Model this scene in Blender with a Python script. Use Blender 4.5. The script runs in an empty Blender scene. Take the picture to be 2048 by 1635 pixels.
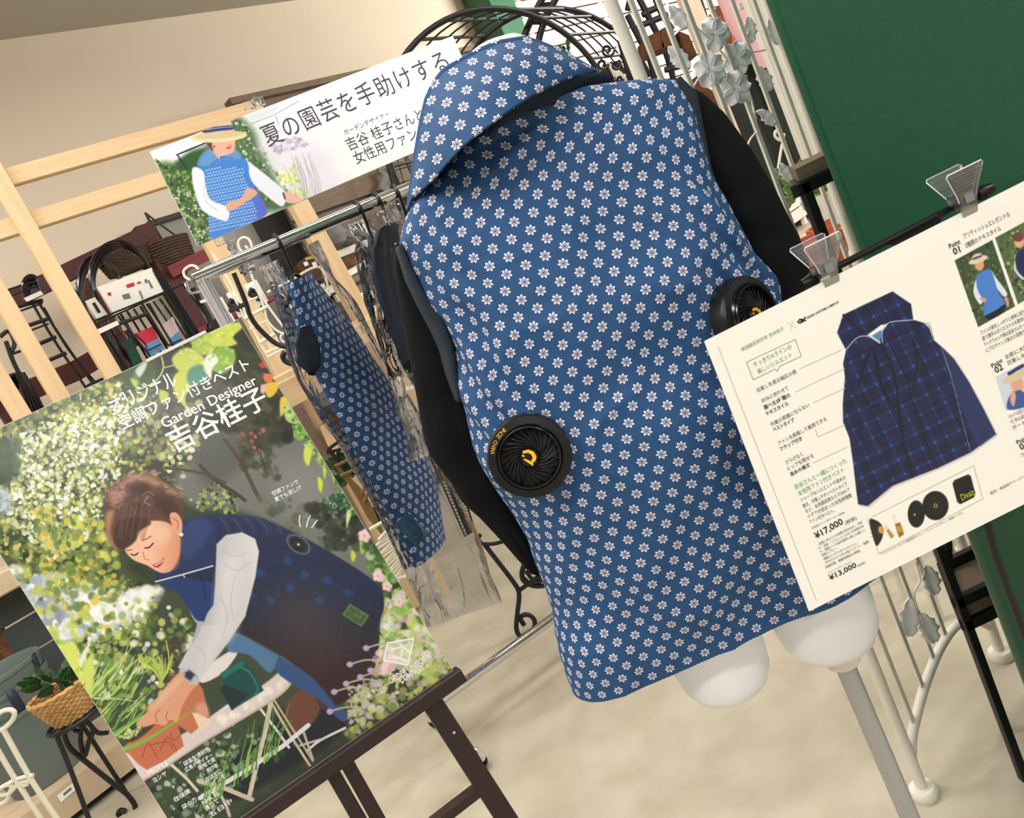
import bpy, bmesh, math, random
import numpy as np
from mathutils import Vector, Matrix, noise
random.seed(7); np.random.seed(7)
PI = math.pi
S = bpy.context.scene
COL = S.collection
# ---------------------------------------------------------------- camera
F = 1560.0; EYE = 1.35
_d = np.array([4665 - 1024.0, -(8318 - 817.5), -F]); _d /= np.linalg.norm(_d)
_up = -_d; _f = np.array([0, 0, -1.0]); _f = _f - _up * (_f @ _up); _f /= np.linalg.norm(_f)
_rx = np.cross(_f, _up); RM = np.array([_rx, _f, _up])
cam = bpy.data.cameras.new('camera'); co = bpy.data.objects.new('camera', cam); COL.objects.link(co)
cam.sensor_fit = 'HORIZONTAL'; cam.sensor_width = 36; cam.lens = 36 * F / 2048; cam.clip_start = .05; cam.clip_end = 60
M4 = Matrix([[*map(float, RM[i])] for i in range(3)]).to_4x4(); M4.translation = (0, 0, EYE)
co.matrix_world = M4; S.camera = co
# ---------------------------------------------------------------- world, lights, exposure
w = bpy.data.worlds.new('world'); S.world = w; w.use_nodes = True
bg = w.node_tree.nodes['Background']; bg.inputs[0].default_value = (1, .98, .95, 1); bg.inputs[1].default_value = .6
S.view_settings.view_transform = 'Standard'; S.view_settings.look = 'None'; S.view_settings.gamma = 1
S.view_settings.use_curve_mapping = False; S.view_settings.exposure = 0.12
def area(name, loc, sx, sy, power, target=None, color=(1, .97, .93)):
    l = bpy.data.lights.new(name, 'AREA'); l.shape = 'RECTANGLE'; l.size = sx; l.size_y = sy; l.energy = power; l.color = color
    o = bpy.data.objects.new(name, l); COL.objects.link(o); o.location = loc
    if target is not None:
        o.rotation_euler = (Vector(target) - Vector(loc)).to_track_quat('-Z', 'Y').to_euler()
    return o
area('ceiling_tube_and_fill', (-1.9, .4, 3.45), 2.6, .3, 42)
area('ceiling_tube_and_fill', (-.7, -1.2, 3.4), 2.6, .3, 60, None, (.97, .98, 1))  # front fill light, added to whiten the sign and the leg stumps
area('ceiling_tube_and_fill', (3.1, -.8, 3.4), 1.2, .5, 75)
area('ceiling_tube_and_fill', (.9, -3.5, 3.4), 2.0, .3, 75)
area('ceiling_tube_and_fill', (5.0, -8.6, 3.4), 2.4, .5, 60)
area('ceiling_tube_and_fill', (-.5, 2.0, 3.45), 2.6, .3, 55)
area('ceiling_tube_and_fill', (2.6, 2.6, 3.45), 2.6, .3, 75)
area('ceiling_tube_and_fill', (-2.8, 2.6, 3.45), 2.6, .3, 45)
area('fence_fill_light', (5.0, 5.6, 2.8), 2.0, 2.0, 330, (3.0, 7.6, 1.8), (1, .99, .98))  # area light added to brighten the plank fence; no window is modelled
# ---------------------------------------------------------------- helpers
def ray(x, y): return RM @ np.array([x - 1024.0, -(y - 817.5), -F])
def at(x, y, Y):
    r = ray(x, y); r = r * (Y / r[1]); return Vector((r[0], r[1], r[2] + EYE))
def onfloor(x, y, z=0.0):
    r = ray(x, y); r = r * ((z - EYE) / r[2]); return Vector((r[0], r[1], z))
def onvert(x, y, p, d):            # hit a vertical plane through p along direction d
    r = ray(x, y); n = np.array([-d[1], d[0]]); k = (n[0] * p[0] + n[1] * p[1]) / (n[0] * r[0] + n[1] * r[1])
    return Vector((r[0] * k, r[1] * k, r[2] * k + EYE))
def lin(c):
    c = np.asarray(c, float) / 255.0
    return np.where(c <= .04045, c / 12.92, ((c + .055) / 1.055) ** 2.4)
MATS = {}
def mat(name, rgb=(128, 128, 128), rough=.6, metal=0, spec=.5, nz=None, bump=0, bscale=60, coat=0, trans=0, ior=1.45, emit=0, bdist=.02):
    if name in MATS: return MATS[name]
    m = bpy.data.materials.new(name); m.use_nodes = True; nt = m.node_tree; b = nt.nodes['Principled BSDF']
    c = lin(rgb); b.inputs['Base Color'].default_value = (*c, 1); b.inputs['Roughness'].default_value = rough
    b.inputs['Metallic'].default_value = metal; b.inputs['Specular IOR Level'].default_value = spec
    b.inputs['Coat Weight'].default_value = coat; b.inputs['Coat Roughness'].default_value = .12
    b.inputs['Transmission Weight'].default_value = trans; b.inputs['IOR'].default_value = ior
    if emit: b.inputs['Emission Color'].default_value = (*c, 1); b.inputs['Emission Strength'].default_value = emit
    tc = nt.nodes.new('ShaderNodeTexCoord')
    if nz:                          # nz = (rgb2, scale, stretch xyz, contrast)
        mp = nt.nodes.new('ShaderNodeMapping'); mp.inputs['Scale'].default_value = nz[2]
        n = nt.nodes.new('ShaderNodeTexNoise'); n.inputs['Scale'].default_value = nz[1]; n.inputs['Detail'].default_value = 6
        r = nt.nodes.new('ShaderNodeValToRGB'); e = r.color_ramp.elements; k = nz[3]
        e[0].position = .5 - k; e[1].position = .5 + k; e[0].color = (*lin(nz[0]), 1); e[1].color = (*c, 1)
        nt.links.new(tc.outputs['Object'], mp.inputs[0]); nt.links.new(mp.outputs[0], n.inputs[0])
        nt.links.new(n.outputs[0], r.inputs[0]); nt.links.new(r.outputs[0], b.inputs['Base Color'])
    if bump:
        n2 = nt.nodes.new('ShaderNodeTexNoise'); n2.inputs['Scale'].default_value = bscale; n2.inputs['Detail'].default_value = 4
        bn = nt.nodes.new('ShaderNodeBump'); bn.inputs['Strength'].default_value = bump; bn.inputs['Distance'].default_value = bdist
        nt.links.new(tc.outputs['Object'], n2.inputs[0]); nt.links.new(n2.outputs[0], bn.inputs['Height']); nt.links.new(bn.outputs[0], b.inputs['Normal'])
    MATS[name] = m; return m
class B:
    """collects shapes into one mesh"""
    def __init__(s): s.v = []; s.f = []; s.uv = None
    def add(s, v, f):
        o = len(s.v); s.v += [tuple(p) for p in v]; s.f += [tuple(i + o for i in q) for q in f]; return s
    def box(s, lo, hi):
        (a, b, c), (d, e, g) = lo, hi
        return s.add([(a, b, c), (d, b, c), (d, e, c), (a, e, c), (a, b, g), (d, b, g), (d, e, g), (a, e, g)],
                     [(0, 3, 2, 1), (4, 5, 6, 7), (0, 1, 5, 4), (1, 2, 6, 5), (2, 3, 7, 6), (3, 0, 4, 7)])
    def bar(s, p, q, w, h, up=(0, 0, 1), ch=0.0):      # box beam from p to q
        p, q = Vector(p), Vector(q); d = (q - p).normalized(); u = Vector(up)
        x = d.cross(u)
        if x.length < 1e-4: x = d.cross(Vector((0, 1, 0)))
        x.normalize(); y = x.cross(d).normalized(); V = []
        c = ch or min(w, h) * .08
        pr = [(-w / 2 + c, -h / 2), (w / 2 - c, -h / 2), (w / 2, -h / 2 + c), (w / 2, h / 2 - c), (w / 2 - c, h / 2), (-w / 2 + c, h / 2), (-w / 2, h / 2 - c), (-w / 2, -h / 2 + c)]
        for e in (p, q):
            for a, b in pr: V.append(e + x * a + y * b)
        return s.add(V, [tuple(range(7, -1, -1)), tuple(range(8, 16))] + [(i, (i + 1) % 8, 8 + (i + 1) % 8, 8 + i) for i in range(8)])
    def tube(s, pts, r, n=8, closed=False, flat=1.0):
        P = [Vector(p) for p in pts]; m = len(P); V = []; R = r if hasattr(r, '__len__') else [r] * m; px = None
        for i in range(m):
            a = P[(i - 1) % m] if (closed or i > 0) else P[i]; b = P[(i + 1) % m] if (closed or i < m - 1) else P[i]
            d = (b - a).normalized()
            if px is None: px = d.orthogonal().normalized()
            else:
                px = px - d * px.dot(d)
                px = px.normalized() if px.length > 1e-6 else d.orthogonal().normalized()
            py = d.cross(px)
            for k in range(n):
                t = 2 * PI * k / n; V.append(P[i] + (px * math.cos(t) + py * math.sin(t) * flat) * R[i])
        Fc = []
        for i in range(m if closed else m - 1):
            j = (i + 1) % m
            for k in range(n): Fc.append((i * n + k, i * n + (k + 1) % n, j * n + (k + 1) % n, j * n + k))
        if not closed: Fc += [tuple(range(n - 1, -1, -1)), tuple((m - 1) * n + k for k in range(n))]
        return s.add(V, Fc)
    def lathe(s, prof, n=32, c=(0, 0, 0), ax=None):     # prof [(r,z)]
        V = []; m = len(prof)
        for r, z in prof:
            for k in range(n):
                t = 2 * PI * k / n; V.append(Vector((r * math.cos(t), r * math.sin(t), z)))
        if ax is not None: V = [ax @ v for v in V]
        V = [v + Vector(c) for v in V]
        Fc = [(i * n + k, i * n + (k + 1) % n, (i + 1) * n + (k + 1) % n, (i + 1) * n + k) for i in range(m - 1) for k in range(n)]
        return s.add(V, Fc)
    def prism(s, poly, o, x, y, th):                     # polygon in plane (o; x,y), extruded by th along x cross y
        o, x, y = Vector(o), Vector(x), Vector(y); nrm = x.cross(y).normalized(); n = len(poly)
        V = [o + x * a + y * b for a, b in poly] + [o + x * a + y * b + nrm * th for a, b in poly]
        return s.add(V, [tuple(range(n - 1, -1, -1)), tuple(range(n, 2 * n))] + [(i, (i + 1) % n, n + (i + 1) % n, n + i) for i in range(n)])
    def grid(s, rows, wrap=False):
        n = len(rows[0]); V = [p for r in rows for p in r]; Fc = []
        for i in range(len(rows) - 1):
            for k in range(n if wrap else n - 1):
                Fc.append((i * n + k, i * n + (k + 1) % n, (i + 1) * n + (k + 1) % n, (i + 1) * n + k))
        return s.add(V, Fc)
    def build(s, name, m, parent=None, smooth=True, ang=40, solid=0, uv=None, bev=0):
        me = bpy.data.meshes.new(name)
        off = parent_origin(parent)
        me.from_pydata([(x - off[0], y - off[1], z - off[2]) for x, y, z in s.v], [], s.f)
        if m: me.materials.append(m if not isinstance(m, str) else MATS[m])
        if smooth:
            me.polygons.foreach_set('use_smooth', [True] * len(me.polygons)); me.set_sharp_from_angle(angle=math.radians(ang))
        if uv is not None:
            l = me.uv_layers.new(name='uv'); li = np.zeros(len(me.loops), int); me.loops.foreach_get('vertex_index', li)
            l.data.foreach_set('uv', np.asarray(uv, float)[li].ravel())
        me.update(); o = bpy.data.objects.new(name, me); COL.objects.link(o)
        if parent is not None: o.parent = parent
        if solid:
            md = o.modifiers.new('s', 'SOLIDIFY'); md.thickness = solid; md.offset = 0
        if bev:
            md = o.modifiers.new('b', 'BEVEL'); md.width = bev; md.segments = 2; md.limit_method = 'ANGLE'
        return o
ORG = {}
def parent_origin(p):
    v = Vector((0, 0, 0))
    while p is not None: v += Vector(p.location); p = p.parent
    return v
def thing(name, label, cat, loc=(0, 0, 0), group=None):
    o = bpy.data.objects.new(name, None); COL.objects.link(o); o.location = loc; o.empty_display_size = .05
    o['label'] = label; o['category'] = cat
    if group: o['group'] = group
    return o
def tag(o, label, cat, group=None):
    o['label'] = label; o['category'] = cat
    if group: o['group'] = group
    return o
def struct(o): o['kind'] = 'structure'; return o
def kids(o): return [c for c in COL.objects if c.parent == o]
def copy_thing(root, loc, label, rot=None, group=None, scale=None):
    r = root.copy(); COL.objects.link(r); r.location = loc; r['label'] = label
    if rot is not None: r.rotation_euler = rot
    if scale is not None: r.scale = scale
    if group: r['group'] = group
    for c in kids(root):
        k = c.copy(); COL.objects.link(k); k.parent = r
        for g in kids(c):
            h = g.copy(); COL.objects.link(h); h.parent = k
    return r
def spline(pts, n=8, closed=False):                     # Catmull-Rom
    P = [Vector(p) for p in pts]; out = []; m = len(P)
    for i in range(m if closed else m - 1):
        a, b, c, d = (P[(i - 1) % m] if closed or i else P[0]), P[i], P[(i + 1) % m], (P[(i + 2) % m] if closed or i < m - 2 else P[-1])
        for k in range(n):
            t = k / n; out.append(.5 * ((2 * b) + (c - a) * t + (2 * a - 5 * b + 4 * c - d) * t * t + (3 * b - a - 3 * c + d) * t ** 3))
    if not closed: out.append(P[-1])
    return out
def fbm(x, y, z=0): return noise.noise((x, y, z))
# ---------------------------------------------------------------- materials
mat('floor', (192, 184, 164), .4, nz=((168, 158, 136), 7, (1, 1, 1), .25), bump=.12, bscale=14)
mat('wall', (222, 206, 182), .8, nz=((216, 199, 174), 1.2, (1, 1, 1), .3), bump=.05, bscale=90)
mat('ceiling', (176, 170, 160), .9)
mat('pine', (224, 196, 154), .6, nz=((206, 172, 128), 5, (6, 6, .6), .3))
mat('pine_h', (224, 196, 154), .6, nz=((206, 172, 128), 5, (.8, .8, 14), .3))
mat('grey_board', (140, 137, 131), .8, bump=.03)
mat('charcoal', (62, 62, 59), .8)
mat('oldwood', (128, 109, 89), .75, nz=((96, 80, 64), 5, (2, 2, 18), .3), bump=.1, bscale=30)
mat('redwood', (80, 32, 28), .6, nz=((58, 22, 20), 8, (2, 2, 14), .3))
mat('red', (120, 34, 42), .5)
mat('espresso', (52, 30, 25), .42, nz=((38, 21, 18), 14, (1, 1, 14), .3), coat=.15)
mat('black', (20, 20, 20), .45); mat('black_gloss', (14, 14, 16), .18, coat=.4); mat('black_plastic', (13, 13, 15), .34)
mat('black_cloth', (15, 16, 18), .9, spec=.2, bump=.15, bscale=300, bdist=.002)
mat('navy_trim', (24, 36, 50), .75, bump=.15, bscale=250, bdist=.002)
mat('chrome', (225, 225, 225), .12, 1)
mat('steel', (165, 165, 168), .33, .85)
mat('alu', (176, 174, 172), .42, .35)
mat('white', (246, 247, 250), .35, coat=.2); mat('mannequin', (234, 236, 240), .38, coat=.15)
mat('cream', (226, 218, 196), .45); mat('cream_metal', (232, 226, 206), .4); mat('gate_white', (222, 216, 202), .5); mat('gate_leaf', (240, 240, 240), .38)
mat('green_paint', (24, 82, 54), .38, nz=((22, 76, 50), 2, (1, 1, 1), .3), bump=.05, bscale=60, coat=.1)
mat('green_far', (46, 104, 70), .4)
mat('paper', (246, 243, 234), .6); mat('foam', (232, 228, 215), .7)
mat('label_white', (240, 238, 232), .5)
mat('slat', (236, 220, 208), .7, nz=((218, 194, 180), 4, (1, 1, 12), .3))
mat('dark_green', (34, 46, 36), .35); mat('pink', (232, 180, 184), .5); mat('terracotta', (190, 104, 66), .8, nz=((170, 84, 50), 10, (1, 1, 1), .3))
mat('cork', (116, 74, 44), .95, nz=((74, 44, 26), 25, (1, 1, 1), .25), bump=.5, bscale=60)
mat('grey_stone', (120, 120, 116), .85, bump=.3, bscale=60)
mat('sage', (104, 116, 112), .55, nz=((96, 108, 104), 3, (1, 1, 1), .3)); mat('sage_dark', (62, 70, 66), .6)
mat('blue_label', (38, 50, 66), .5)
mat('rattan', (208, 166, 104), .6, nz=((170, 124, 70), 40, (1, 1, 1), .2)); mat('wicker', (84, 62, 42), .8, nz=((54, 38, 26), 50, (1, 1, 1), .25))
mat('leaf', (42, 84, 34), .4, nz=((26, 58, 24), 30, (1, 1, 1), .2)); mat('leaf_light', (120, 150, 84), .5)
mat('tabletop', (206, 186, 156), .55, nz=((190, 168, 138), 6, (1, 14, 1), .3))
def clear_mat():
    m = bpy.data.materials.new('clear'); m.use_nodes = True; nt = m.node_tree; nt.nodes.clear(); L = nt.links.new
    o = nt.nodes.new('ShaderNodeOutputMaterial'); t = nt.nodes.new('ShaderNodeBsdfTransparent'); g = nt.nodes.new('ShaderNodeBsdfGlossy'); d = nt.nodes.new('ShaderNodeBsdfDiffuse')
    t.inputs[0].default_value = (.95, .96, .97, 1); g.inputs['Roughness'].default_value = .06; d.inputs[0].default_value = (.9, .92, .93, 1)
    lw = nt.nodes.new('ShaderNodeLayerWeight'); lw.inputs[0].default_value = .35; a = nt.nodes.new('ShaderNodeMixShader'); b = nt.nodes.new('ShaderNodeMixShader'); b.inputs[0].default_value = .05
    L(lw.outputs['Fresnel'], a.inputs[0]); L(t.outputs[0], a.inputs[1]); L(g.outputs[0], a.inputs[2]); L(a.outputs[0], b.inputs[1]); L(d.outputs[0], b.inputs[2]); L(b.outputs[0], o.inputs[0]); MATS['clear'] = m
clear_mat()
mat('yellow', (240, 186, 30), .4); mat('twig', (120, 92, 58), .8)
mat('wht_ink', (250, 250, 248), .35); mat('dark_ink', (60, 52, 50), .6); mat('green_ink', (92, 158, 118), .6); mat('plum_ink', (66, 60, 84), .5)
mat('line_ink', (178, 182, 160), .6); mat('pink_ink', (206, 188, 184), .6); mat('black_ink', (28, 26, 26), .6); mat('yellow_ink', (208, 206, 30), .6)
def film_mat():
    m = bpy.data.materials.new('plastic_film'); m.use_nodes = True; nt = m.node_tree; nt.nodes.clear()
    o = nt.nodes.new('ShaderNodeOutputMaterial'); mx = nt.nodes.new('ShaderNodeMixShader'); t = nt.nodes.new('ShaderNodeBsdfTransparent'); g = nt.nodes.new('ShaderNodeBsdfGlossy')
    t.inputs[0].default_value = (.87, .88, .90, 1); g.inputs['Roughness'].default_value = .12
    lw = nt.nodes.new('ShaderNodeLayerWeight'); lw.inputs[0].default_value = .12
    tc = nt.nodes.new('ShaderNodeTexCoord'); mp = nt.nodes.new('ShaderNodeMapping'); mp.inputs['Scale'].default_value = (1.6, 1.6, .9)
    n = nt.nodes.new('ShaderNodeTexNoise'); n.inputs['Scale'].default_value = 9; n.inputs['Detail'].default_value = 3; n.inputs['Distortion'].default_value = 1.2
    b = nt.nodes.new('ShaderNodeBump'); b.inputs['Strength'].default_value = 1; b.inputs['Distance'].default_value = .014
    L = nt.links.new; L(tc.outputs['Object'], mp.inputs[0]); L(mp.outputs[0], n.inputs[0]); L(n.outputs[0], b.inputs['Height'])
    L(b.outputs[0], g.inputs['Normal']); L(b.outputs[0], lw.inputs['Normal'])
    L(lw.outputs['Fresnel'], mx.inputs[0]); L(t.outputs[0], mx.inputs[1]); L(g.outputs[0], mx.inputs[2]); L(mx.outputs[0], o.inputs[0])
    MATS['film'] = m
film_mat()
def vcol_mat(name, rough=.3, coat=.35):
    m = mat(name, (200, 200, 200), rough, coat=coat); nt = m.node_tree
    a = nt.nodes.new('ShaderNodeVertexColor'); a.layer_name = 'print'; nt.links.new(a.outputs[0], nt.nodes['Principled BSDF'].inputs['Base Color'])
vcol_mat('print_gloss', .22, .06); vcol_mat('print_laminate', .4, .1)
def flower_mat():
    m = bpy.data.materials.new('floral_cloth'); m.use_nodes = True; nt = m.node_tree; b = nt.nodes['Principled BSDF']; L = nt.links.new
    def mm(op, a, c=None, d=None):
        n = nt.nodes.new('ShaderNodeMath'); n.operation = op
        for i, q in enumerate((a, c, d)):
            if q is None: continue
            if isinstance(q, (int, float)): n.inputs[i].default_value = q
            else: L(q, n.inputs[i])
        return n.outputs[0]
    uv = nt.nodes.new('ShaderNodeUVMap'); sp = nt.nodes.new('ShaderNodeSeparateXYZ'); L(uv.outputs[0], sp.inputs[0])
    Wc, Hc = .0232, .0160
    v = mm('DIVIDE', sp.outputs[1], Hc); row = mm('FLOOR', v); par = mm('FLOORED_MODULO', row, 2.0)
    u = mm('ADD', mm('DIVIDE', sp.outputs[0], Wc), mm('MULTIPLY', par, .5))
    x = mm('MULTIPLY', mm('SUBTRACT', mm('FRACT', u), .5), Wc); y = mm('MULTIPLY', mm('SUBTRACT', mm('FRACT', v), .5), Hc)
    r = mm('SQRT', mm('ADD', mm('MULTIPLY', x, x), mm('MULTIPLY', y, y))); th = mm('ARCTAN2', y, x)
    k = mm('FRACT', mm('ADD', mm('MULTIPLY', th, 7 / (2 * PI)), .25)); tri = mm('SUBTRACT', 1.0, mm('MULTIPLY', mm('ABSOLUTE', mm('SUBTRACT', k, .5)), 2.0))
    edge = mm('ADD', .0033, mm('MULTIPLY', mm('POWER', tri, .9), .0030))
    q = mm('DIVIDE', r, edge)
    mask = mm('LESS_THAN', q, 1.0); rim = mm('GREATER_THAN', q, .76)
    line = mm('MULTIPLY', mm('LESS_THAN', tri, .34), mm('LESS_THAN', r, .0034)); core = mm('LESS_THAN', r, .0009)
    dark = mm('MAXIMUM', line, core)
    def mix(f, a, c):
        n = nt.nodes.new('ShaderNodeMix'); n.data_type = 'RGBA'; L(f, n.inputs[0])
        for i, qq in ((6, a), (7, c)):
            if isinstance(qq, tuple): n.inputs[i].default_value = (*lin(qq), 1)
            else: L(qq, n.inputs[i])
        return n.outputs[2]
    c = mix(rim, (184, 182, 204), (236, 238, 244)); c = mix(dark, c, (44, 30, 50)); c = mix(mask, (43, 79, 122), c)
    L(c, b.inputs['Base Color']); b.inputs['Roughness'].default_value = .72; b.inputs['Specular IOR Level'].default_value = .25
    n = nt.nodes.new('ShaderNodeTexNoise'); n.inputs['Scale'].default_value = 900; bn = nt.nodes.new('ShaderNodeBump'); bn.inputs['Strength'].default_value = .12; bn.inputs['Distance'].default_value = .001
    tc = nt.nodes.new('ShaderNodeTexCoord'); L(tc.outputs['Object'], n.inputs[0]); L(n.outputs[0], bn.inputs['Height']); L(bn.outputs[0], b.inputs['Normal'])
    MATS['floral'] = m
flower_mat()
# ================================================================ room shell
WP = Vector((-1.71, 4.97, 0)); WD = Vector((.765, .643, 0)).normalized(); WN = Vector((WD.y, -WD.x, 0))   # WN points to the camera side
def wl(t, off=0, z=0): p = WP + WD * t + WN * off; return Vector((p.x, p.y, z))
struct(B().box((-7, -12, -.1), (10, 13, 0)).build('floor', 'floor', smooth=False))
struct(B().box((-7, -12, 3.65), (10, 13, 3.75)).build('ceiling', 'ceiling', smooth=False))
def slab(t0, t1, o0, o1, z0, z1, b=None):
    b = b or B(); A = [wl(t0, o0, z0), wl(t1, o0, z0), wl(t1, o1, z0), wl(t0, o1, z0)]; U = [Vector((p.x, p.y, z1)) for p in A]
    return b.add(A + U, [(0, 3, 2, 1), (4, 5, 6, 7), (0, 1, 5, 4), (1, 2, 6, 5), (2, 3, 7, 6), (3, 0, 4, 7)])
struct(slab(-5, 10, -.12, 0, 0, 3.65).build('wall_left', 'wall', smooth=False))
struct(slab(-5, 10, 0, .012, 0, .1).build('baseboard_left', 'charcoal', smooth=False))
# ---- green steel column beside the laminated sign
g = thing('steel_column', 'large green painted steel column at the right behind the laminated sign', 'column', (.82, 1.15, 0))
th = math.radians(29); cu, cv = Vector((math.cos(th), -math.sin(th), 0)), Vector((math.sin(th), math.cos(th), 0)); c0 = Vector((.555, 1.112, 0))
B().prism([(0, 0), (.46, 0), (.46, .46), (0, .46)], c0, cu, cv, 3.65).build('web', 'green_paint', g, bev=.012)
# far column
p = wl(3.9, .16); g = thing('steel_column', 'narrow green painted column far behind the black garden arch', 'column', p)
slab(3.74, 4.06, .04, .30, 0, 3.65).build('column_shaft', 'green_far', g, bev=.01)
# ---- far fence of pale planks
PLK = thing('plank_fence', 'tall fence of pale pinkish planks behind the garden arch', 'fence', wl(5.5, .3))
z = .1
proto = None
while z < 3.5:
    h = .134
    if proto is None:
        proto = slab(4.09, 8.6, .2, .222, z, z + h).build('plank', 'slat', PLK, smooth=False); z0 = z; pl = proto.location.z
    else:
        o = proto.copy(); COL.objects.link(o); o.location = (random.uniform(-.004, .004), random.uniform(-.004, .004), z - z0)
    z += .152
for t in (4.2, 5.4, 6.6, 7.8): slab(t, t + .07, .15, .2, 0, 3.5).build('post', 'slat', PLK, smooth=False)
# ---- pine display frame : posts and rails
FD = Vector((.84, .545, 0)).normalized(); FP = Vector((-.427 * 3.3, 3.3, 0)); FN = Vector((FD.y, -FD.x, 0))
def fl(t, off=0, z=0): p = FP + FD * t + FN * off; return Vector((p.x, p.y, z))
def ft(a):                       # where the line of sight X/Y = a meets the frame line
    return (FP.x - a * FP.y) / (a * FD.y - FD.x)
def fto(a, off):
    q = FP + FN * off; return (q.x - a * q.y) / (a * FD.y - FD.x)
fr = thing('timber_rack', 'open frame of bare pine posts and rails standing in front of the beige wall', 'frame', fl(.6))
for a0, a1, zt in ((-.427, -.43, 2.62), (-.497, -.503, 2.3), (-.551, -.553, 2.2)):
    t = fto(a0, .04); B().bar(fl(fto(a1, .04), .04, 0), fl(t, .04, zt), .066, .045, FN).build('post', 'pine', fr, smooth=False)
t = fto(-.240, .08); B().bar(fl(t, .08, .02), fl(t, .08, 1.99), .085, .05, FN).build('post', 'pine', fr, smooth=False)
B().bar(fl(fto(-.113, .08), .08, .75), fl(fto(-.130, .08), .08, 2.3), .09, .06, FN).build('post', 'pine', fr, smooth=False)
B().bar(fl(-.5, -.0, 2.435), fl(ft(-.112), 0, 2.435), .04, .068, (0, 0, 1)).build('rail', 'pine_h', fr, smooth=False)
B().bar(fl(-.5, -.0, 2.255), fl(ft(-.13), 0, 2.255), .04, .068, (0, 0, 1)).build('rail', 'pine_h', fr, smooth=False)
# low pine shelf boards between the posts (step ends)
for (x0, y0), (x1, y1), Y in (((520, 742), (608, 790), 3.2), ((672, 668), (745, 640), 3.75)):
    p, q = at(x0, y0, Y), at(x1, y1, Y)
sh = thing('pine_shelf', 'low bare pine shelf behind the hanging bagged vest', 'shelf', fl(.9))
q = at(575, 752, 3.02); d = FD
B().bar(q - d * .17 - FN * .02, q + d * .10 - FN * .02, .30, .035).build('shelf_board', 'pine_h', sh, smooth=False)
B().bar(q - d * .17 + FN * .13 - Vector((0, 0, .055)), q + d * .10 + FN * .13 - Vector((0, 0, .055)), .03, .1).build('front_rail', 'pine_h', sh, smooth=False)
q2 = at(718, 645, 3.5)
B().bar(q2 - d * .3 - FN * .02, q2 + d * .1 - FN * .02, .2, .03).build('shelf_board', 'pine_h', sh, smooth=False)
B().bar(q2 - d * .3 + FN * .09 - Vector((0, 0, .05)), q2 + d * .1 + FN * .09 - Vector((0, 0, .05)), .03, .09).build('front_rail', 'pine_h', sh, smooth=False)
B().bar(fl(ft(-.205), .13, 0), fl(ft(-.205), .13, 1.2), .05, .06, FN).build('leg', 'pine', sh, smooth=False)
B().bar(fl(ft(-.262), .13, 0), fl(ft(-.258), .13, 1.25), .05, .045, FN).build('leg', 'oldwood', sh, smooth=False)
# ---- dark red shelf frame against the wall
rs = thing('wall_shelf_frame', 'dark red stained wooden shelf frame against the beige wall', 'shelf', wl(-.9, .3))
RP = lambda x, y, off=.45: onvert(x, y, wl(0, off), WD)
def rbar(x0, y0, x1, y1, w, h, off=.45, m='redwood', up=None, name='rail', parent=None):
    p, q = RP(x0, y0, off), RP(x1, y1, off)
    return B().bar(p, q, w, h, up or (0, 0, 1)).build(name, m, parent or rs, smooth=False)
rbar(-60, 640, 285, 472, .05, .09)
rbar(-60, 830, 150, 742, .05, .10); rbar(150, 742, 265, 675, .05, .1)
p = RP(283, 452, .42); B().bar((p.x, p.y, .168), p, .10, .07, WN).build('post', 'redwood', rs, smooth=False)
p = RP(165, 560, .44); B().bar((p.x, p.y, .9), p, .07, .05, WN).build('post', 'redwood', rs, smooth=False)
p = RP(-60, 690, .44); B().bar((p.x, p.y, .168), p, .10, .07, WN).build('post', 'redwood', rs, smooth=False)
ws = thing('wall_bracket_shelf', 'small dark red bracket shelf holding the wicker basket', 'shelf', RP(360, 530))
p, q = RP(325, 548, .38), RP(408, 507, .38)
B().bar(p, q, .22, .025).build('shelf_board', 'red', ws, smooth=False)
B().bar(p + WN * .1 - Vector((0, 0, .03)), q + WN * .1 - Vector((0, 0, .03)), .02, .05).build('front_lip', 'red', ws, smooth=False)
B().bar(RP(372, 530, .36), RP(357, 590, .36), .03, .03).build('bracket', 'red', ws, smooth=False)
ws2 = thing('wall_bracket_shelf', 'lower dark red shelf half hidden by the garden poster corner', 'shelf', RP(400, 655))
B().bar(RP(385, 668, .38), RP(540, 600, .38), .2, .03).build('shelf_board', 'red', ws2, smooth=False)
# ---- grey partition board, the shade of its side painted charcoal
gp = thing('partition_board', 'grey partition board with its shaded side painted charcoal behind the chrome rail', 'partition', RP(480, 640, .12))
def tat(x, y, off): p = RP(x, y, off); return (p - wl(0, off)).dot(WD)
t0, t1 = tat(300, 462, .1), tat(516, 470, .1); zt = RP(345, 440, .1).z; zb = RP(600, 840, .1).z
slab(t0, t1, .03, .1, zb, zt).build('panel', 'grey_board', gp, smooth=False)
t2 = tat(590, 470, .1); slab(t1, t2, .03, .1, zb, zt).build('shaded_edge', 'charcoal', gp, smooth=False)
slab(t0, t2, .03, .13, zt, zt + .03).build('cap_strip', 'charcoal', gp, smooth=False)
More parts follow.
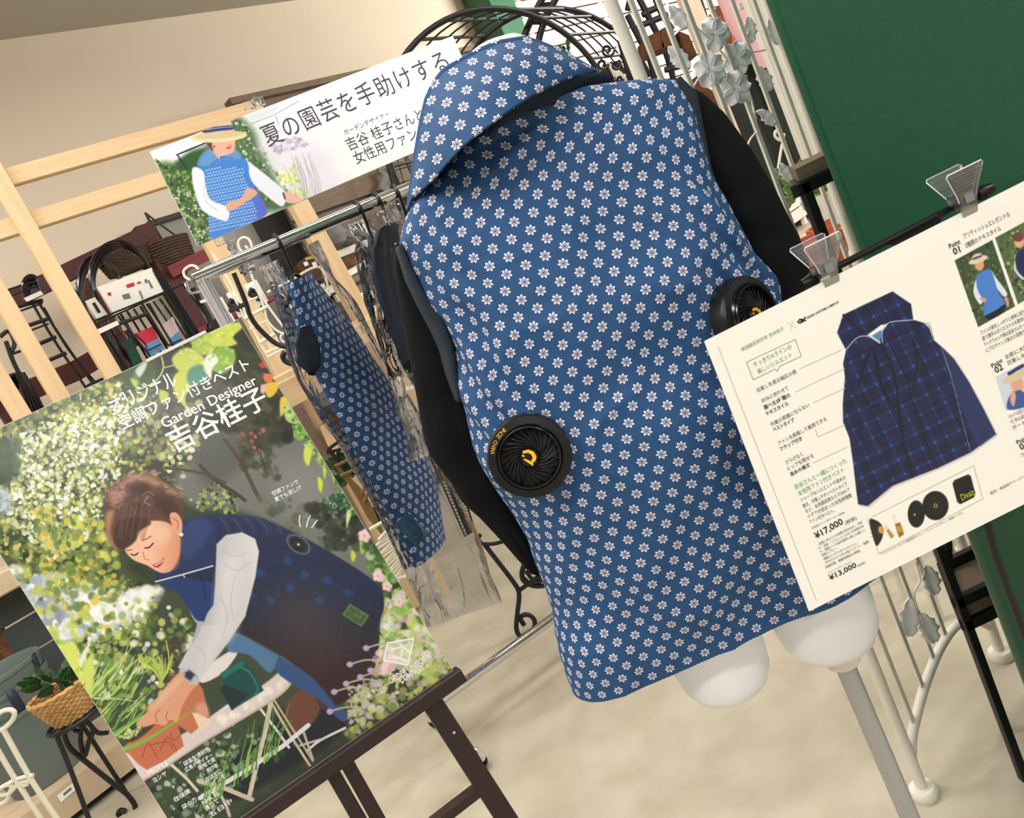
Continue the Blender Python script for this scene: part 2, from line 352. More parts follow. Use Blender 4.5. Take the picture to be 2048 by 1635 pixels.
# ---- weathered board cladding behind the rack
CL = thing('board_cladding', 'weathered brown horizontal boards behind the chrome rail', 'cladding', wl(2.2, .1))
t0, t1 = tat(620, 440, .3), tat(1010, 75, .3)
z1 = RP(700, 158, .3).z; ztop = z1; k = 0
while z1 > .35:
    h = .25
    if k == 0: pr = slab(t0 - .12, t1, .26, .285, z1 - h, z1).build('board', 'oldwood', CL, smooth=False); zz = z1
    else:
        o = pr.copy(); COL.objects.link(o); o.location = (random.uniform(-.006, .006) , random.uniform(-.006, .006), z1 - zz)
    z1 -= h + .022; k += 1
slab(t0 - .12, t1, .245, .262, .3, ztop).build('backing', 'charcoal', CL, smooth=False)
slab(t0 - .14, t1, .24, .33, ztop, ztop + .04).build('top_cap', 'oldwood', CL, smooth=False)
# grey ornamental bracket on the boards
orn = thing('wall_bracket', 'small grey pierced iron bracket hanging on the weathered boards', 'bracket', RP(775, 370, .36))
b = B(); P = [RP(758, 338, .34), RP(772, 352, .34), RP(765, 372, .34), RP(782, 380, .34), RP(786, 395, .34)]
b.tube(spline(P, 5), [.022] * 10 + [.03] * 5 + [.016] * 6, 6, flat=.3); b.tube([RP(755, 340, .34), RP(790, 330, .34)], .012, 6); b.build('scroll', 'grey_stone', orn)
mat('rib_grey', (46, 46, 48), .35); mat('deep_black', (7, 7, 8), .7)
# ================================================================ mannequin and vest
Ym = .95
def interp(z, tab):      # tab sorted by z descending [(z,x)]
    zs = [t[0] for t in tab][::-1]; xs = [t[1] for t in tab][::-1]; return float(np.interp(z, zs, xs))
def crop(o, s, pts): return [(o[0] + x * s, o[1] + y * s) for x, y in pts]
Lpx = [(800, 487), (812, 536), (850, 591), (886, 638), (904, 690), (912, 741), (921, 801), (938, 857), (951, 895), (968, 934), (1002, 994), (1032, 1049), (1049, 1075), (1062, 1110), (1077, 1147), (1095, 1193), (1106, 1238), (1121, 1294), (1147, 1382)]
Rpx = [(1365, 163), (1378, 219), (1387, 260), (1399, 308), (1412, 353), (1440, 404), (1460, 442), (1484, 479), (1508, 524), (1535, 572), (1560, 640)]
def XZ(x, y): p = at(x, y, Ym); return (p.z, p.x)
LT = [(1.478, .085), (1.462, .045), (1.45, .015), (1.435, -.012)] + [XZ(*p) for p in Lpx]
RT = [(1.478, .225), (1.468, .262), (1.457, .30), (1.447, .330)] + [XZ(*p) for p in Rpx] + [(.95, .385), (.79, .415)]
LT.sort(key=lambda q: -q[0]); RT.sort(key=lambda q: -q[0])
ZT, ZB = 1.474, .797
def depth(z): return float(np.interp(z, [.78, .95, 1.1, 1.25, 1.38, 1.43, 1.46, 1.50], [.105, .12, .128, .118, .085, .062, .045, .055]))
vest = thing('fan_vest', 'blue floral sleeveless fan vest seen from behind on the mannequin', 'vest', (.17, .95, ZB))
NR, NC = 190, 256
rows = []; UV = []
for i in range(NR + 1):
    z = ZT + (ZB - ZT) * i / NR
    xl, xr = interp(z, LT), interp(z, RT); cx = (xl + xr) / 2; w_ = (xr - xl) / 2; D = depth(z)
    row = []
    for k in range(NC):
        ph = 2 * PI * k / NC; c, s_ = math.cos(ph), math.sin(ph)      # back (to the camera) is sin<0
        e = .86
        px = cx + w_ * math.copysign(abs(c) ** e, c); py = Ym + D * math.copysign(abs(s_) ** .9, s_)
        back = max(0, -s_); zz = z
        lift = .012 * back * max(0, (ZT - z) / (ZT - ZB)) ** 2
        zz += lift
        # wrinkles
        u = (px - cx) / max(w_, .01); wr = 0
        wr += .0080 * math.sin(34 * (px - .16) + 9 * fbm(px * 4, z * 2.2)) * np.clip((1.28 - z) * 4, 0, 1) * (.35 + .65 * abs(u) ** 1.5)
        wr += .013 * fbm(px * 9 + z * 5, z * 9 - px * 7, 3)
        side = math.exp(-((u - .8) / .22) ** 2) + math.exp(-((u + .85) / .2) ** 2)
        dg = (z - 1.18) * 60 + u * abs(u) * 22
        wr += .0085 * side * math.sin(dg + 4 * fbm(px * 10, z * 6)) * math.exp(-((z - 1.22) / .13) ** 2)
        wr += .0045 * math.sin((z + .55 * px) * 46 + 5 * fbm(px * 5, z * 5)) * math.exp(-((z - 1.33) / .05) ** 2) * .7
        nx, ny = c / max(w_, .02), s_ / max(D, .02); nl = math.hypot(nx, ny); nx /= nl; ny /= nl
        wr += .006 * (1 - abs(fbm(px * 7 - z * 6, z * 5 + px * 9, 7))) ** 6
        # a long vertical fold on the right side
        fold = .016 * math.exp(-((px - (.318 + (1.3 - z) * .02)) / .012) ** 2) * np.clip((1.38 - z) * 6, 0, 1) * np.clip((z - .98) * 6, 0, 1) * back
        wr -= fold; wr += .012 * math.exp(-((px - (.295 + (1.3 - z) * .02)) / .016) ** 2) * np.clip((1.36 - z) * 5, 0, 1) * np.clip((z - .9) * 4, 0, 1) * back
        row.append((px + nx * wr * .4, py + ny * wr, zz))
    rows.append(row)
    # arc length from the centre back
    R = np.array(row); seg = np.linalg.norm(np.roll(R, -1, 0) - R, axis=1); k0 = 3 * NC // 4
    al = np.zeros(NC)
    for j in range(1, NC // 2 + 1): al[(k0 + j) % NC] = al[(k0 + j - 1) % NC] + seg[(k0 + j - 1) % NC]
    for j in range(1, NC // 2): al[(k0 - j) % NC] = al[(k0 - j + 1) % NC] - seg[(k0 - j) % NC]
    for k in range(NC): UV.append((al[k] + .5 + .008 * (cx - .16), z * 1.02 + .08 * (al[k]) * 0))
b = B().grid(rows, wrap=True); b.build('body_shell', 'floral', vest, uv=UV, ang=180)
# ---- collar : stand + fold-over fall, free lower edge away from the shoulders
top_px = [(815, 425), (820, 385), (830, 315), (842, 245), (852, 203), (868, 168), (888, 143), (927, 119), (965, 100), (998, 86), (1054, 77), (1086, 87), (1135, 107), (1186, 137), (1212, 150), (1226, 162)]
bot_px = [(812, 428), (823, 396), (864, 360), (893, 325), (922, 294), (952, 268), (983, 246), (1008, 226), (1034, 208), (1064, 189), (1095, 173), (1121, 160), (1148, 150), (1172, 145), (1199, 145), (1218, 153)]
def resamp(P, n):
    P = np.array(P, float); s = np.r_[0, np.cumsum(np.linalg.norm(np.diff(P, axis=0), axis=1))]; t = np.linspace(0, s[-1], n)
    return np.c_[np.interp(t, s, P[:, 0]), np.interp(t, s, P[:, 1])]
n = 90; T = resamp(top_px, n); Bt = resamp(bot_px, n)
def Ytop(s): return .895 + .09 * abs(2 * s - 1) ** 2
def Ybot(s): return .805 + .165 * abs(2 * s - 1) ** 1.8
rows = []; CU = []
M = 22
Tp = [at(T[i][0], T[i][1], Ytop(i / (n - 1))) for i in range(n)]; Bp = [at(Bt[i][0], Bt[i][1], Ybot(i / (n - 1))) for i in range(n)]
for j in range(M + 1):
    v = j / M; r = []
    for i in range(n):
        p = Tp[i].lerp(Bp[i], v); p = p + Vector((0, -.010 * math.sin(PI * v), 0)); r.append(tuple(p))
    rows.append(r)
for r in rows:
    for p in r: CU.append((p[0] * 1.02 + .5, p[2] * 1.05 + .004))
col = B().grid(rows)
# thickness of the fall + inner stand going down into the neck
inner = []
for j in range(8):
    v = j / 7; r = []
    for i in range(n):
        s = i / (n - 1); x = .165 + (Tp[i].x - .165) * (1 - .25 * v); r.append((x, Tp[i].y + .012 + .012 * v, Tp[i].z + .003 * math.sin(PI * v) - v * (Tp[i].z - 1.455 + .02 * abs(2 * s - 1))))
    inner.append(r)
    for p in r: CU.append((p[0] + .5, p[2]))
col.grid(inner)
under = [[(p[0], p[1] + .004 + .004, p[2]) for p in r] for r in rows]
for r in under:
    for p in r: CU.append((p[0] * 1.02 + .5, p[2] * 1.05))
col.grid(under)
# rolled fold edge joining outer and inner sheets
edge = [[(p.x, p.y + .006 + .006 * math.cos(a), p.z + .005 * math.sin(a)) for p in Tp] for a in np.linspace(PI, 0, 6)]
for r in edge:
    for p in r: CU.append((p[0] * 1.02 + .5, p[2] * 1.05 + .004))
col.grid(edge)
eb = [[(p.x, p.y + t, p.z - .0015 * math.sin(PI * t / .008)) for p in Bp] for t in (0, .004, .008)]
for r in eb:
    for p in r: CU.append((p[0] * 1.02 + .5, p[2] * 1.05 + .004))
col.grid(eb)
col.build('collar', 'floral', vest, uv=CU, ang=180)
# collar right wing (front half standing away beyond the shoulder)
w0 = [at(985, 235, .868), at(1095, 165, .885), at(1205, 146, .94), at(1234, 170, .985)]; w1 = [at(975, 275, .862), at(1050, 222, .88), at(1120, 208, .91), at(1180, 205, .97)]
S0, S1 = spline(w0, 6), spline(w1, 6); W2 = B().grid([[tuple(a.lerp(b_, t)) for t in np.linspace(0, 1, 8)] for a, b_ in zip(S0, S1)])
W2.build('collar_lining', 'navy_trim', vest, solid=.002)
# ---- armhole bindings (navy ribbons)
def ribbon(inp, outp, Y0, Y1, name, m, parent, n=40, bulge=.012):
    A = resamp(inp, n); C = resamp(outp, n); rows = []
    for v in np.linspace(0, 1, 7):
        rows.append([tuple(at(A[i][0], A[i][1], Y0).lerp(at(C[i][0], C[i][1], Y1), v) + Vector((0, -bulge * math.sin(PI * v), 0))) for i in range(n)])
    return B().grid(rows).build(name, m, parent, ang=180, solid=.003)
ribbon([(1350, 158), (1378, 219), (1387, 260), (1399, 308), (1412, 353), (1440, 404), (1470, 455)], [(1358, 160), (1392, 186), (1402, 240), (1412, 295), (1420, 345), (1444, 404), (1472, 458)], .925, .955, 'armhole_binding', 'navy_trim', vest)
ribbon([(803, 487), (825, 536), (852, 591), (888, 638), (906, 690), (914, 745), (922, 800)], [(793, 498), (812, 560), (836, 610), (862, 660), (880, 700), (893, 750), (912, 800)], .925, .950, 'armhole_binding', 'navy_trim', vest)
# ---- fans
def fan(center, normal, up, R, lettering=True):
    nrm = Vector(normal).normalized(); upv = Vector(up); xv = upv.cross(nrm).normalized(); yv = nrm.cross(xv)
    ax = Matrix((xv, yv, nrm)).transposed()
    f = bpy.data.objects.new('fan', None); COL.objects.link(f); f.parent = vest; f.location = Vector(center) - Vector(vest.location)
    f['label'] = 'black round ventilation fan set in the vest'
    C0 = Vector(center)
    b = B().lathe([(R * 1.0, -.012), (R * 1.0, .002), (R * .985, .006), (R * .96, .008), (R * .74, .0095), (R * .725, .0105), (R * .70, .0105)], 72, C0, ax); b.build('rim', 'black_plastic', f)
    b = B().lathe([(R * .79, .009), (R * .77, .0125), (R * .745, .0115), (R * .73, .0145), (R * .70, .0150), (R * .675, .011), (R * .67, .002), (R * .665, -.012)], 72, C0, ax); b.build('inner_ring', 'black_gloss', f)
    b = B().lathe([(R * .68, .000), (R * .3, -.001), (.0001, -.001)], 48, C0, ax); b.build('recess', 'deep_black', f)
    sp = B()
    for k in range(26):
        a0 = 2 * PI * k / 26; pts = []
        for j in range(9):
            t = j / 8; rr = R * (.22 + .46 * t); a = a0 + .75 * math.sin(t * PI / 2) ** 1.2
            pts.append(C0 + ax @ Vector((rr * math.cos(a), rr * math.sin(a), .008 + .002 * math.sin(PI * t))))
        sp.tube(pts, R * .0085, 5)
    sp.build('grille_ribs', 'rib_grey', f)
    bl = B()
    for k in range(9):
        a0 = 2 * PI * k / 9; q = []
        for rr, da, hz in ((.24, 0, .005), (.64, .25, .006), (.64, .62, .001), (.24, .5, .000)):
            q.append(C0 + ax @ Vector((R * rr * math.cos(a0 + da), R * rr * math.sin(a0 + da), hz)))
        bl.add(q, [(0, 1, 2, 3)])
    bl.build('fan_blades', 'deep_black', f)
    b = B().lathe([(R * .235, .002), (R * .235, .011), (R * .21, .013), (R * .2, .0125), (.0001, .0125)], 40, C0, ax); b.build('hub', 'black_plastic', f)
    # yellow emblem : a slanted open D with a pointed foot
    def P2(pts, o=.0132): return [C0 + ax @ Vector((R * x, R * y, o)) for x, y in pts]
    em = B()
    out = [(-.13, .12), (-.02, .15), (.08, .11), (.13, .02), (.11, -.06), (.07, -.09), (.07, -.16), (-.02, -.10), (-.11, -.04), (-.09, -.02), (-.06, -.03), (.03, -.07), (.06, 0), (.03, .06), (-.03, .09), (-.12, .07)]
    rt_ = lambda x, y: (1.25 * R * (.9 * x + .437 * y), 1.25 * R * (-.437 * x + .9 * y))
    em.prism([rt_(x, y) for x, y in out], C0 + ax @ Vector((0, 0, .0128)), xv, yv, .0008)
    em.prism([rt_(x, y) for x, y in [(-.14, .05), (-.1, .045), (-.09, .015), (-.13, .01)]], C0 + ax @ Vector((0, 0, .0128)), xv, yv, .0008)
    em.build('emblem', 'yellow', f, smooth=False)
    if lettering:
        st = 'WIND ZONE'; 
        for i, ch in enumerate(st):
            if ch == ' ': continue
            a = math.radians(146 - i * 4.9); q = C0 + ax @ Vector((R * .865 * math.cos(a), R * .865 * math.sin(a), .0092))
            rot = a - PI / 2
            cx_, cy_ = xv * math.cos(rot) + yv * math.sin(rot), yv * math.cos(rot) - xv * math.sin(rot)
            TEXTS.append((f, 'lettering', 'yellow', ch, q, cx_, cy_, nrm, 0, R * .10))
    return f
TEXTS = []

# world-up as seen on the fan: letters run along the upper-left rim
fan(at(1059, 911, .822), (-.06, -1, .12), (0, 0, 1), .0462)
fan(at(1496, 636, .834), (.56, -.83, .04), (0, 0, 1), .047, False)
# ---- mannequin
mq = thing('mannequin', 'white torso mannequin with thigh stumps on a metal pole', 'mannequin', (.255, .95, 0))
def leg(pxc, cx, cy, ztop, zbot, r, r0):
    b = B(); pr = [(r * .2 * 0 + .0001, 0), (r * .5, .004), (r * .78, .014), (r * .92, .032), (r * .97, .06), (r, .12), (r * 1.08, .25), (r * 1.1, ztop - zbot)]
    b.lathe(pr, 40, (cx, cy, zbot)); return b
leg(0, .105, .96, 1.0, .684, .067, 0).build('leg', 'white', mq); leg(0, .255, .95, 1.0, .678, .070, 0).build('leg', 'white', mq)
tr = B(); prof = []
for z, w_, dd, cx in ((.90, .15, .085, .18), (1.0, .165, .095, .175), (1.1, .13, .085, .165), (1.2, .12, .08, .16), (1.3, .14, .085, .16), (1.38, .15, .07, .16), (1.42, .13, .05, .16), (1.45, .06, .045, .16), (1.5, .045, .045, .16), (1.545, .046, .046, .158)):
    prof.append([(cx + w_ * math.cos(2 * PI * k / 32), .955 + dd * math.sin(2 * PI * k / 32), z) for k in range(32)])
tr.grid(prof, wrap=True); tr.build('torso', 'cream', mq)
cp = B(); c = at(972, 140, .955)
cp.lathe([(.050, -.05), (.052, -.01), (.049, .008), (.038, .018), (.018, .024), (.0001, .025)], 32, (c.x + .012, c.y, c.z + .0)); cp.build('neck_cap', 'cream', mq)
B().tube([(.2555, .95, .03), (.2555, .95, .68)], .0135, 24).build('pole', 'alu', mq)
B().lathe([(.0001, .03), (.0215, .03), (.023, .028), (.023, .002), (.021, 0)], 28, (.2555, .95, .656)).build('collar_ring', 'cream', mq)
B().lathe([(.118, 0), (.118, .008), (.1, .014), (.03, .02), (.02, .04), (.0001, .04)], 40, (.2555, .95, 0)).build('base_plate', 'steel', mq)
# ---- black long sleeved shirt
shirt = thing('long_sleeved_shirt', 'plain black long sleeved shirt under the floral vest', 'shirt', (.16, .97, .9))
def sleeve(Lp, Rp, Y, n=60, dep=.04, dY=None):
    A = resamp(Lp, n); C = resamp(Rp, n); rows = []
    for i in range(n):
        s = i / (n - 1); y = Y if dY is None else Y + dY * s
        p, q = at(A[i][0], A[i][1], y), at(C[i][0], C[i][1], y); m = (p + q) / 2; h = (q - p) / 2; dd = min(dep, h.length * .8)
        r = []
        for k in range(36):
            t = 2 * PI * k / 36; wv = .0035 * fbm(i * .13, k * .35, 2) + .003 * math.sin(i * .55 + 3 * math.sin(t)) * (1 if 24 < i < 40 else .3)
            r.append(tuple(m + h * math.cos(t) + Vector((0, (dd + wv) * math.sin(t), 0))))
        rows.append(r)
    b = B().grid(rows, wrap=True); return b.build('sleeve', 'black_cloth', shirt, ang=180)
sleeve([(790, 490), (788, 530), (797, 600), (814, 690), (825, 750), (835, 805), (848, 878), (861, 912), (900, 962), (925, 1005), (959, 1034), (1002, 1080), (1036, 1119), (1058, 1143)],
       [(835, 470), (870, 540), (905, 600), (935, 650), (960, 740), (972, 810), (990, 870), (1000, 915), (1015, 965), (1035, 1010), (1055, 1050), (1068, 1090), (1078, 1120), (1086, 1150)], .985, dY=.02)
sleeve([(1340, 185), (1360, 230), (1370, 300), (1385, 350), (1405, 400), (1430, 450), (1465, 510), (1490, 560), (1515, 610), (1560, 700)],
       [(1368, 166), (1405, 187), (1447, 226), (1474, 264), (1501, 301), (1529, 349), (1560, 404), (1594, 472), (1621, 544), (1660, 660)], .985)
ts = B(); ts.grid([[(.16 + a_ * math.cos(2 * PI * k / 32), .965 + d_ * math.sin(2 * PI * k / 32), z) for k in range(32)] for z, a_, d_ in ((1.0, .168, .1), (1.1, .15, .092), (1.3, .16, .09), (1.38, .165, .075), (1.42, .155, .055), (1.445, .08, .045))], wrap=True)
ts.build('shirt_body', 'black_cloth', shirt, ang=180)
# ================================================================ printed boards (flat print painted into a colour layer)
def solve_quad(q, H0=None, W0=None):
    P = [ray(x, y) for x, y in q]; s = np.linalg.solve(np.array([P[1], -P[2], P[3]]).T, P[0])
    X = [P[0], P[1] * s[0], P[2] * s[1], P[3] * s[2]]; w_, h_ = X[1] - X[0], X[3] - X[0]
    k = H0 / np.linalg.norm(h_) if H0 else W0 / np.linalg.norm(w_)
    o = X[0] * k + np.array([0, 0, EYE]); return o, w_ * k, h_ * k
class Art:
    def __init__(s, o, wv, hv, nx, ny, base):
        s.o, s.w, s.h, s.nx, s.ny = o, wv, hv, nx, ny
        s.n = np.cross(wv, hv); s.n = s.n / np.linalg.norm(s.n)
        if s.n @ (np.array([0, 0, EYE]) - o) < 0: s.n = -s.n
        u, v = np.meshgrid((np.arange(nx) + .5) / nx, (np.arange(ny) + .5) / ny)
        P = (o[None, None] + u[..., None] * wv + v[..., None] * hv) - np.array([0, 0, EYE]); Cm = P @ RM      # camera coords
        s.X = 1024 + Cm[..., 0] / (-Cm[..., 2]) * F; s.Y = 817.5 - Cm[..., 1] / (-Cm[..., 2]) * F
        s.I = np.zeros((ny, nx, 3)); s.I[:] = base
        s.G = np.linalg.inv(np.array([wv, hv, s.n]).T)
    def uv(s, x, y):
        r = ray(x, y); c = np.array([0, 0, EYE]) - s.o; k = -(s.n @ c) / (s.n @ r); p = c + r * k; g = s.G @ p; return g[0], g[1]
    def p3(s, x, y, off=0):
        u, v = s.uv(x, y); return Vector(s.o + u * s.w + v * s.h + s.n * off)
    def win(s, x0, y0, x1, y1):
        U = [s.uv(a, b) for a, b in ((x0, y0), (x1, y0), (x1, y1), (x0, y1))]
        a = max(0, int(min(u for u, v in U) * s.nx) - 1); b = min(s.nx, int(max(u for u, v in U) * s.nx) + 2)
        c = max(0, int(min(v for u, v in U) * s.ny) - 1); d = min(s.ny, int(max(v for u, v in U) * s.ny) + 2)
        return (slice(c, max(c, d)), slice(a, max(a, b)))
    def mix(s, W, al, col):
        if callable(col): col = col(s.X[W], s.Y[W])
        s.I[W] = s.I[W] * (1 - al[..., None]) + np.asarray(col, float) * al[..., None]
    def mask(s, pts, soft=1.2):
        pts = np.array(pts, float); W = s.win(pts[:, 0].min() - soft, pts[:, 1].min() - soft, pts[:, 0].max() + soft, pts[:, 1].max() + soft)
        X, Y = s.X[W], s.Y[W]; ins = np.zeros(X.shape, bool); D = np.full(X.shape, 1e9); n = len(pts)
        if X.size == 0: return W, np.zeros(X.shape)
        for i in range(n):
            x1, y1 = pts[i]; x2, y2 = pts[(i + 1) % n]
            if y1 != y2: ins ^= ((y1 > Y) != (y2 > Y)) & (X < (x2 - x1) * (Y - y1) / (y2 - y1) + x1)
            dx, dy = x2 - x1, y2 - y1; L = dx * dx + dy * dy + 1e-9; t = np.clip(((X - x1) * dx + (Y - y1) * dy) / L, 0, 1)
            D = np.minimum(D, (X - x1 - t * dx) ** 2 + (Y - y1 - t * dy) ** 2)
        D = np.sqrt(D) * np.where(ins, 1, -1); return W, np.clip(D / soft * .5 + .5, 0, 1)
    def poly(s, pts, col, soft=1.2, a=1, smooth=True):
        if smooth: pts = [(p.x, p.y) for p in spline([(x, y, 0) for x, y in pts], 4, True)]
        W, m = s.mask(pts, soft); s.mix(W, m * a, col)
    def ell(s, c, rx, ry, ang, col, soft=.3, a=1):
        R = max(rx, ry) * 1.4; W = s.win(c[0] - R, c[1] - R, c[0] + R, c[1] + R); X, Y = s.X[W] - c[0], s.Y[W] - c[1]
        ca, sa = math.cos(ang), math.sin(ang); q = np.sqrt(((X * ca + Y * sa) / rx) ** 2 + ((-X * sa + Y * ca) / ry) ** 2)
        s.mix(W, np.clip((1 - q) / soft + .5, 0, 1) * a, col)
    def line(s, pts, wd, col, a=1, taper=False, curve=True):
        if curve and len(pts) > 2: pts = [(p.x, p.y) for p in spline([(x, y, 0) for x, y in pts], 6)]
        p = np.array(pts, float); W = s.win(p[:, 0].min() - wd, p[:, 1].min() - wd, p[:, 0].max() + wd, p[:, 1].max() + wd); X, Y = s.X[W], s.Y[W]
        if X.size == 0: return
        m = np.zeros(X.shape); n = len(p) - 1
        for i in range(n):
            x1, y1 = p[i]; dx, dy = p[i + 1] - p[i]; L = dx * dx + dy * dy + 1e-9; t = np.clip(((X - x1) * dx + (Y - y1) * dy) / L, 0, 1)
            d = np.hypot(X - x1 - t * dx, Y - y1 - t * dy); ww = wd * (1 - .8 * (i + t) / n) if taper else wd; m = np.maximum(m, np.clip((ww / 2 - d) / 1.0 + .5, 0, 1))
        s.mix(W, m * a, col)
    def blobs(s, n, region, cols, r0, r1, asp=.7, soft=.5, a=.9, ang=None):
        reg = np.array(region, float); x0, y0 = reg.min(0); x1, y1 = reg.max(0); k = 0; tries = 0
        while k < n and tries < n * 12:
            tries += 1; x, y = random.uniform(x0, x1), random.uniform(y0, y1); ins = False
            for i in range(len(reg)):
                xa, ya = reg[i]; xb, yb = reg[(i + 1) % len(reg)]
                if (ya > y) != (yb > y) and x < (xb - xa) * (y - ya) / (yb - ya) + xa: ins = not ins
            if not ins: continue
            c = np.array(random.choice(cols), float) + random.uniform(-14, 14); r = random.uniform(r0, r1)
            s.ell((x, y), r, r * random.uniform(asp, 1), random.uniform(0, PI) if ang is None else ang + random.uniform(-.4, .4), np.clip(c, 0, 255), soft, a * random.uniform(.6, 1)); k += 1
    def noise(s, amp, sc, seed=0):
        rs = np.random.RandomState(seed)
        for f in (1, 2, 4):
            g = rs.randn(int(s.ny / sc * f) + 3, int(s.nx / sc * f) + 3); yy = np.arange(s.ny) / sc * f; xx = np.arange(s.nx) / sc * f
            yi, xi = yy.astype(int), xx.astype(int); fy, fx = (yy - yi)[:, None], (xx - xi)[None]
            v = g[yi][:, xi] * (1 - fy) * (1 - fx) + g[yi + 1][:, xi] * fy * (1 - fx) + g[yi][:, xi + 1] * (1 - fy) * fx + g[yi + 1][:, xi + 1] * fy * fx
            s.I += v[..., None] * amp / f
    def mesh(s, name, m, parent, off=.0004, u0=0, u1=1, v0=0, v1=1):
        nx, ny = s.nx, s.ny; u, v = np.meshgrid(np.linspace(0, 1, nx + 1), np.linspace(0, 1, ny + 1))
        V = s.o + u[..., None] * s.w + v[..., None] * s.h + s.n * off - np.array(parent_origin(parent)); V = V.reshape(-1, 3)
        i = (np.arange(ny)[:, None] * (nx + 1) + np.arange(nx)[None]).ravel(); q = np.stack([i, i + nx + 1, i + nx + 2, i + 1], 1)
        if np.dot(np.cross(s.h, s.w), s.n) < 0: q = q[:, ::-1]
        me = bpy.data.meshes.new(name); me.vertices.add(len(V)); me.vertices.foreach_set('co', V.ravel())
        me.loops.add(q.size); me.loops.foreach_set('vertex_index', q.ravel().astype(np.int32)); me.polygons.add(len(q))
        me.polygons.foreach_set('loop_start', np.arange(0, q.size, 4, dtype=np.int32)); me.update(calc_edges=True)
        ca = me.color_attributes.new('print', 'FLOAT_COLOR', 'CORNER'); c = np.ones((q.size, 4)); c[:, :3] = np.repeat(lin(np.clip(s.I, 0, 255)).reshape(-1, 3), 4, 0)
        ca.data.foreach_set('color', c.ravel()); me.materials.append(MATS[m]); o = bpy.data.objects.new(name, me); COL.objects.link(o); o.parent = parent; return o
    def text(s, parent, m, st, p0, p1, hpx, off=.0009, name='lettering', slant=0):
        a = s.p3(*p0, off); b = s.p3(*p1, off); xd = (b - a); wd = xd.length; xd.normalize(); n = Vector(s.n); yd = n.cross(xd).normalized()
        dist = (a - Vector((0, 0, EYE))).length; TEXTS.append((parent, name, m, st, a, xd, yd, n, wd, hpx / F * dist * 1.02))
def C(o, sc):
    return lambda *pts: [(o[0] + x * sc, o[1] + y * sc) for x, y in pts]
def board(art, name, m, parent, th, grow=0):
    o, w_, h_, n = art.o, art.w, art.h, art.n; P = [o, o + w_, o + w_ + h_, o + h_]; c = sum(P) / 4
    P = [p + (p - c) / np.linalg.norm(p - c) * grow for p in P]
    b = B().add([tuple(p) for p in P] + [tuple(p - n * th) for p in P], [(0, 1, 2, 3), (7, 6, 5, 4), (0, 4, 5, 1), (1, 5, 6, 2), (2, 6, 7, 3), (3, 7, 4, 0)])
    ob = b.build(name, m, parent, smooth=False); return ob
# ---------------------------------------------------------------- the big garden poster
o, wv, hv = solve_quad([(-124, 911), (475, 640), (905, 1340), (379, 1705)], H0=.841)
A = Art(o, wv, hv, 520, 736, (58, 66, 48)); PO = A
root = thing('garden_poster', 'large glossy garden poster of a woman tending pots, resting on the easel', 'poster', tuple(o + wv / 2 + hv))
WHT, YG, GR, DK, YL = (244, 246, 230), (196, 206, 96), (104, 128, 58), (48, 56, 36), (222, 196, 84)
left = [(-130, 905), (120, 800), (330, 705), (380, 760), (330, 900), (220, 990), (200, 1120), (300, 1180), (360, 1260), (340, 1400), (200, 1450), (60, 1300)]
A.noise(5, 40, 1)
A.poly([(-130, 905), (240, 745), (330, 720), (300, 860), (210, 980), (230, 1150), (360, 1260), (330, 1440), (200, 1500), (-60, 1200)], (122, 132, 80), 40)
A.blobs(700, left, [DK, DK, GR, (70, 84, 44)], 4, 15)
A.blobs(1900, left, [YG, GR, YL, (168, 184, 96), (140, 150, 90), DK, (206, 204, 140)], 1.8, 7, .4)
A.blobs(1500, [(-100, 930), (130, 830), (260, 800), (240, 950), (190, 1080), (100, 1120)], [WHT, WHT, YG, (250, 250, 244), (190, 196, 150)], 1.8, 6, .5)
A.blobs(260, [(60, 850), (330, 720), (350, 800), (150, 900)], [WHT, (230, 220, 130), GR], 2, 5)
A.blobs(240, [(0, 1130), (120, 1150), (200, 1180), (240, 1260), (120, 1300)], [WHT, (214, 218, 230), YG, (150, 160, 180)], 4, 14)
A.blobs(90, [(150, 1190), (320, 1180), (330, 1230), (200, 1250)], [WHT, (236, 236, 240)], 5, 15)
A.blobs(260, [(60, 1010), (230, 1050), (240, 1200), (110, 1230)], [YL, YG, GR, (120, 140, 80)], 4, 10)
A.poly([(-20, 980), (10, 975), (30, 1010), (0, 1030)], (160, 180, 210), 8, .6)
A.blobs(90, [(-60, 910), (40, 880), (30, 950), (-20, 980)], [DK, (40, 70, 36), (60, 90, 44)], 6, 14)
# upper right: dark tree and grey wall
A.poly([(300, 725), (475, 640), (620, 860), (560, 900), (440, 870), (360, 860)], (50, 54, 42), 14)
A.poly([(440, 880), (520, 900), (600, 860), (660, 890), (760, 1110), (735, 1160), (640, 1110), (560, 1055), (470, 1020), (380, 1010), (350, 950)], (116, 116, 110), 10)
A.poly([(560, 940), (650, 920), (690, 1000), (600, 1040)], (134, 132, 126), 30, .8)  # soft paler patch: lamp glare on the gloss, painted into the print
A.poly([(380, 850), (470, 830), (520, 880), (450, 960), (400, 960)], (92, 94, 88), 14)
A.blobs(260, [(340, 740), (490, 690), (620, 840), (560, 890), (430, 850), (330, 860)], [DK, (62, 72, 44), (44, 48, 38), (84, 74, 54)], 5, 16)
A.blobs(120, [(270, 850), (400, 800), (400, 900), (300, 930)], [(110, 100, 80), (150, 140, 100), DK, (190, 190, 130)], 3, 9)
A.blobs(60, [(330, 860), (390, 890), (370, 960), (330, 940)], [YG, WHT, GR], 3, 7)
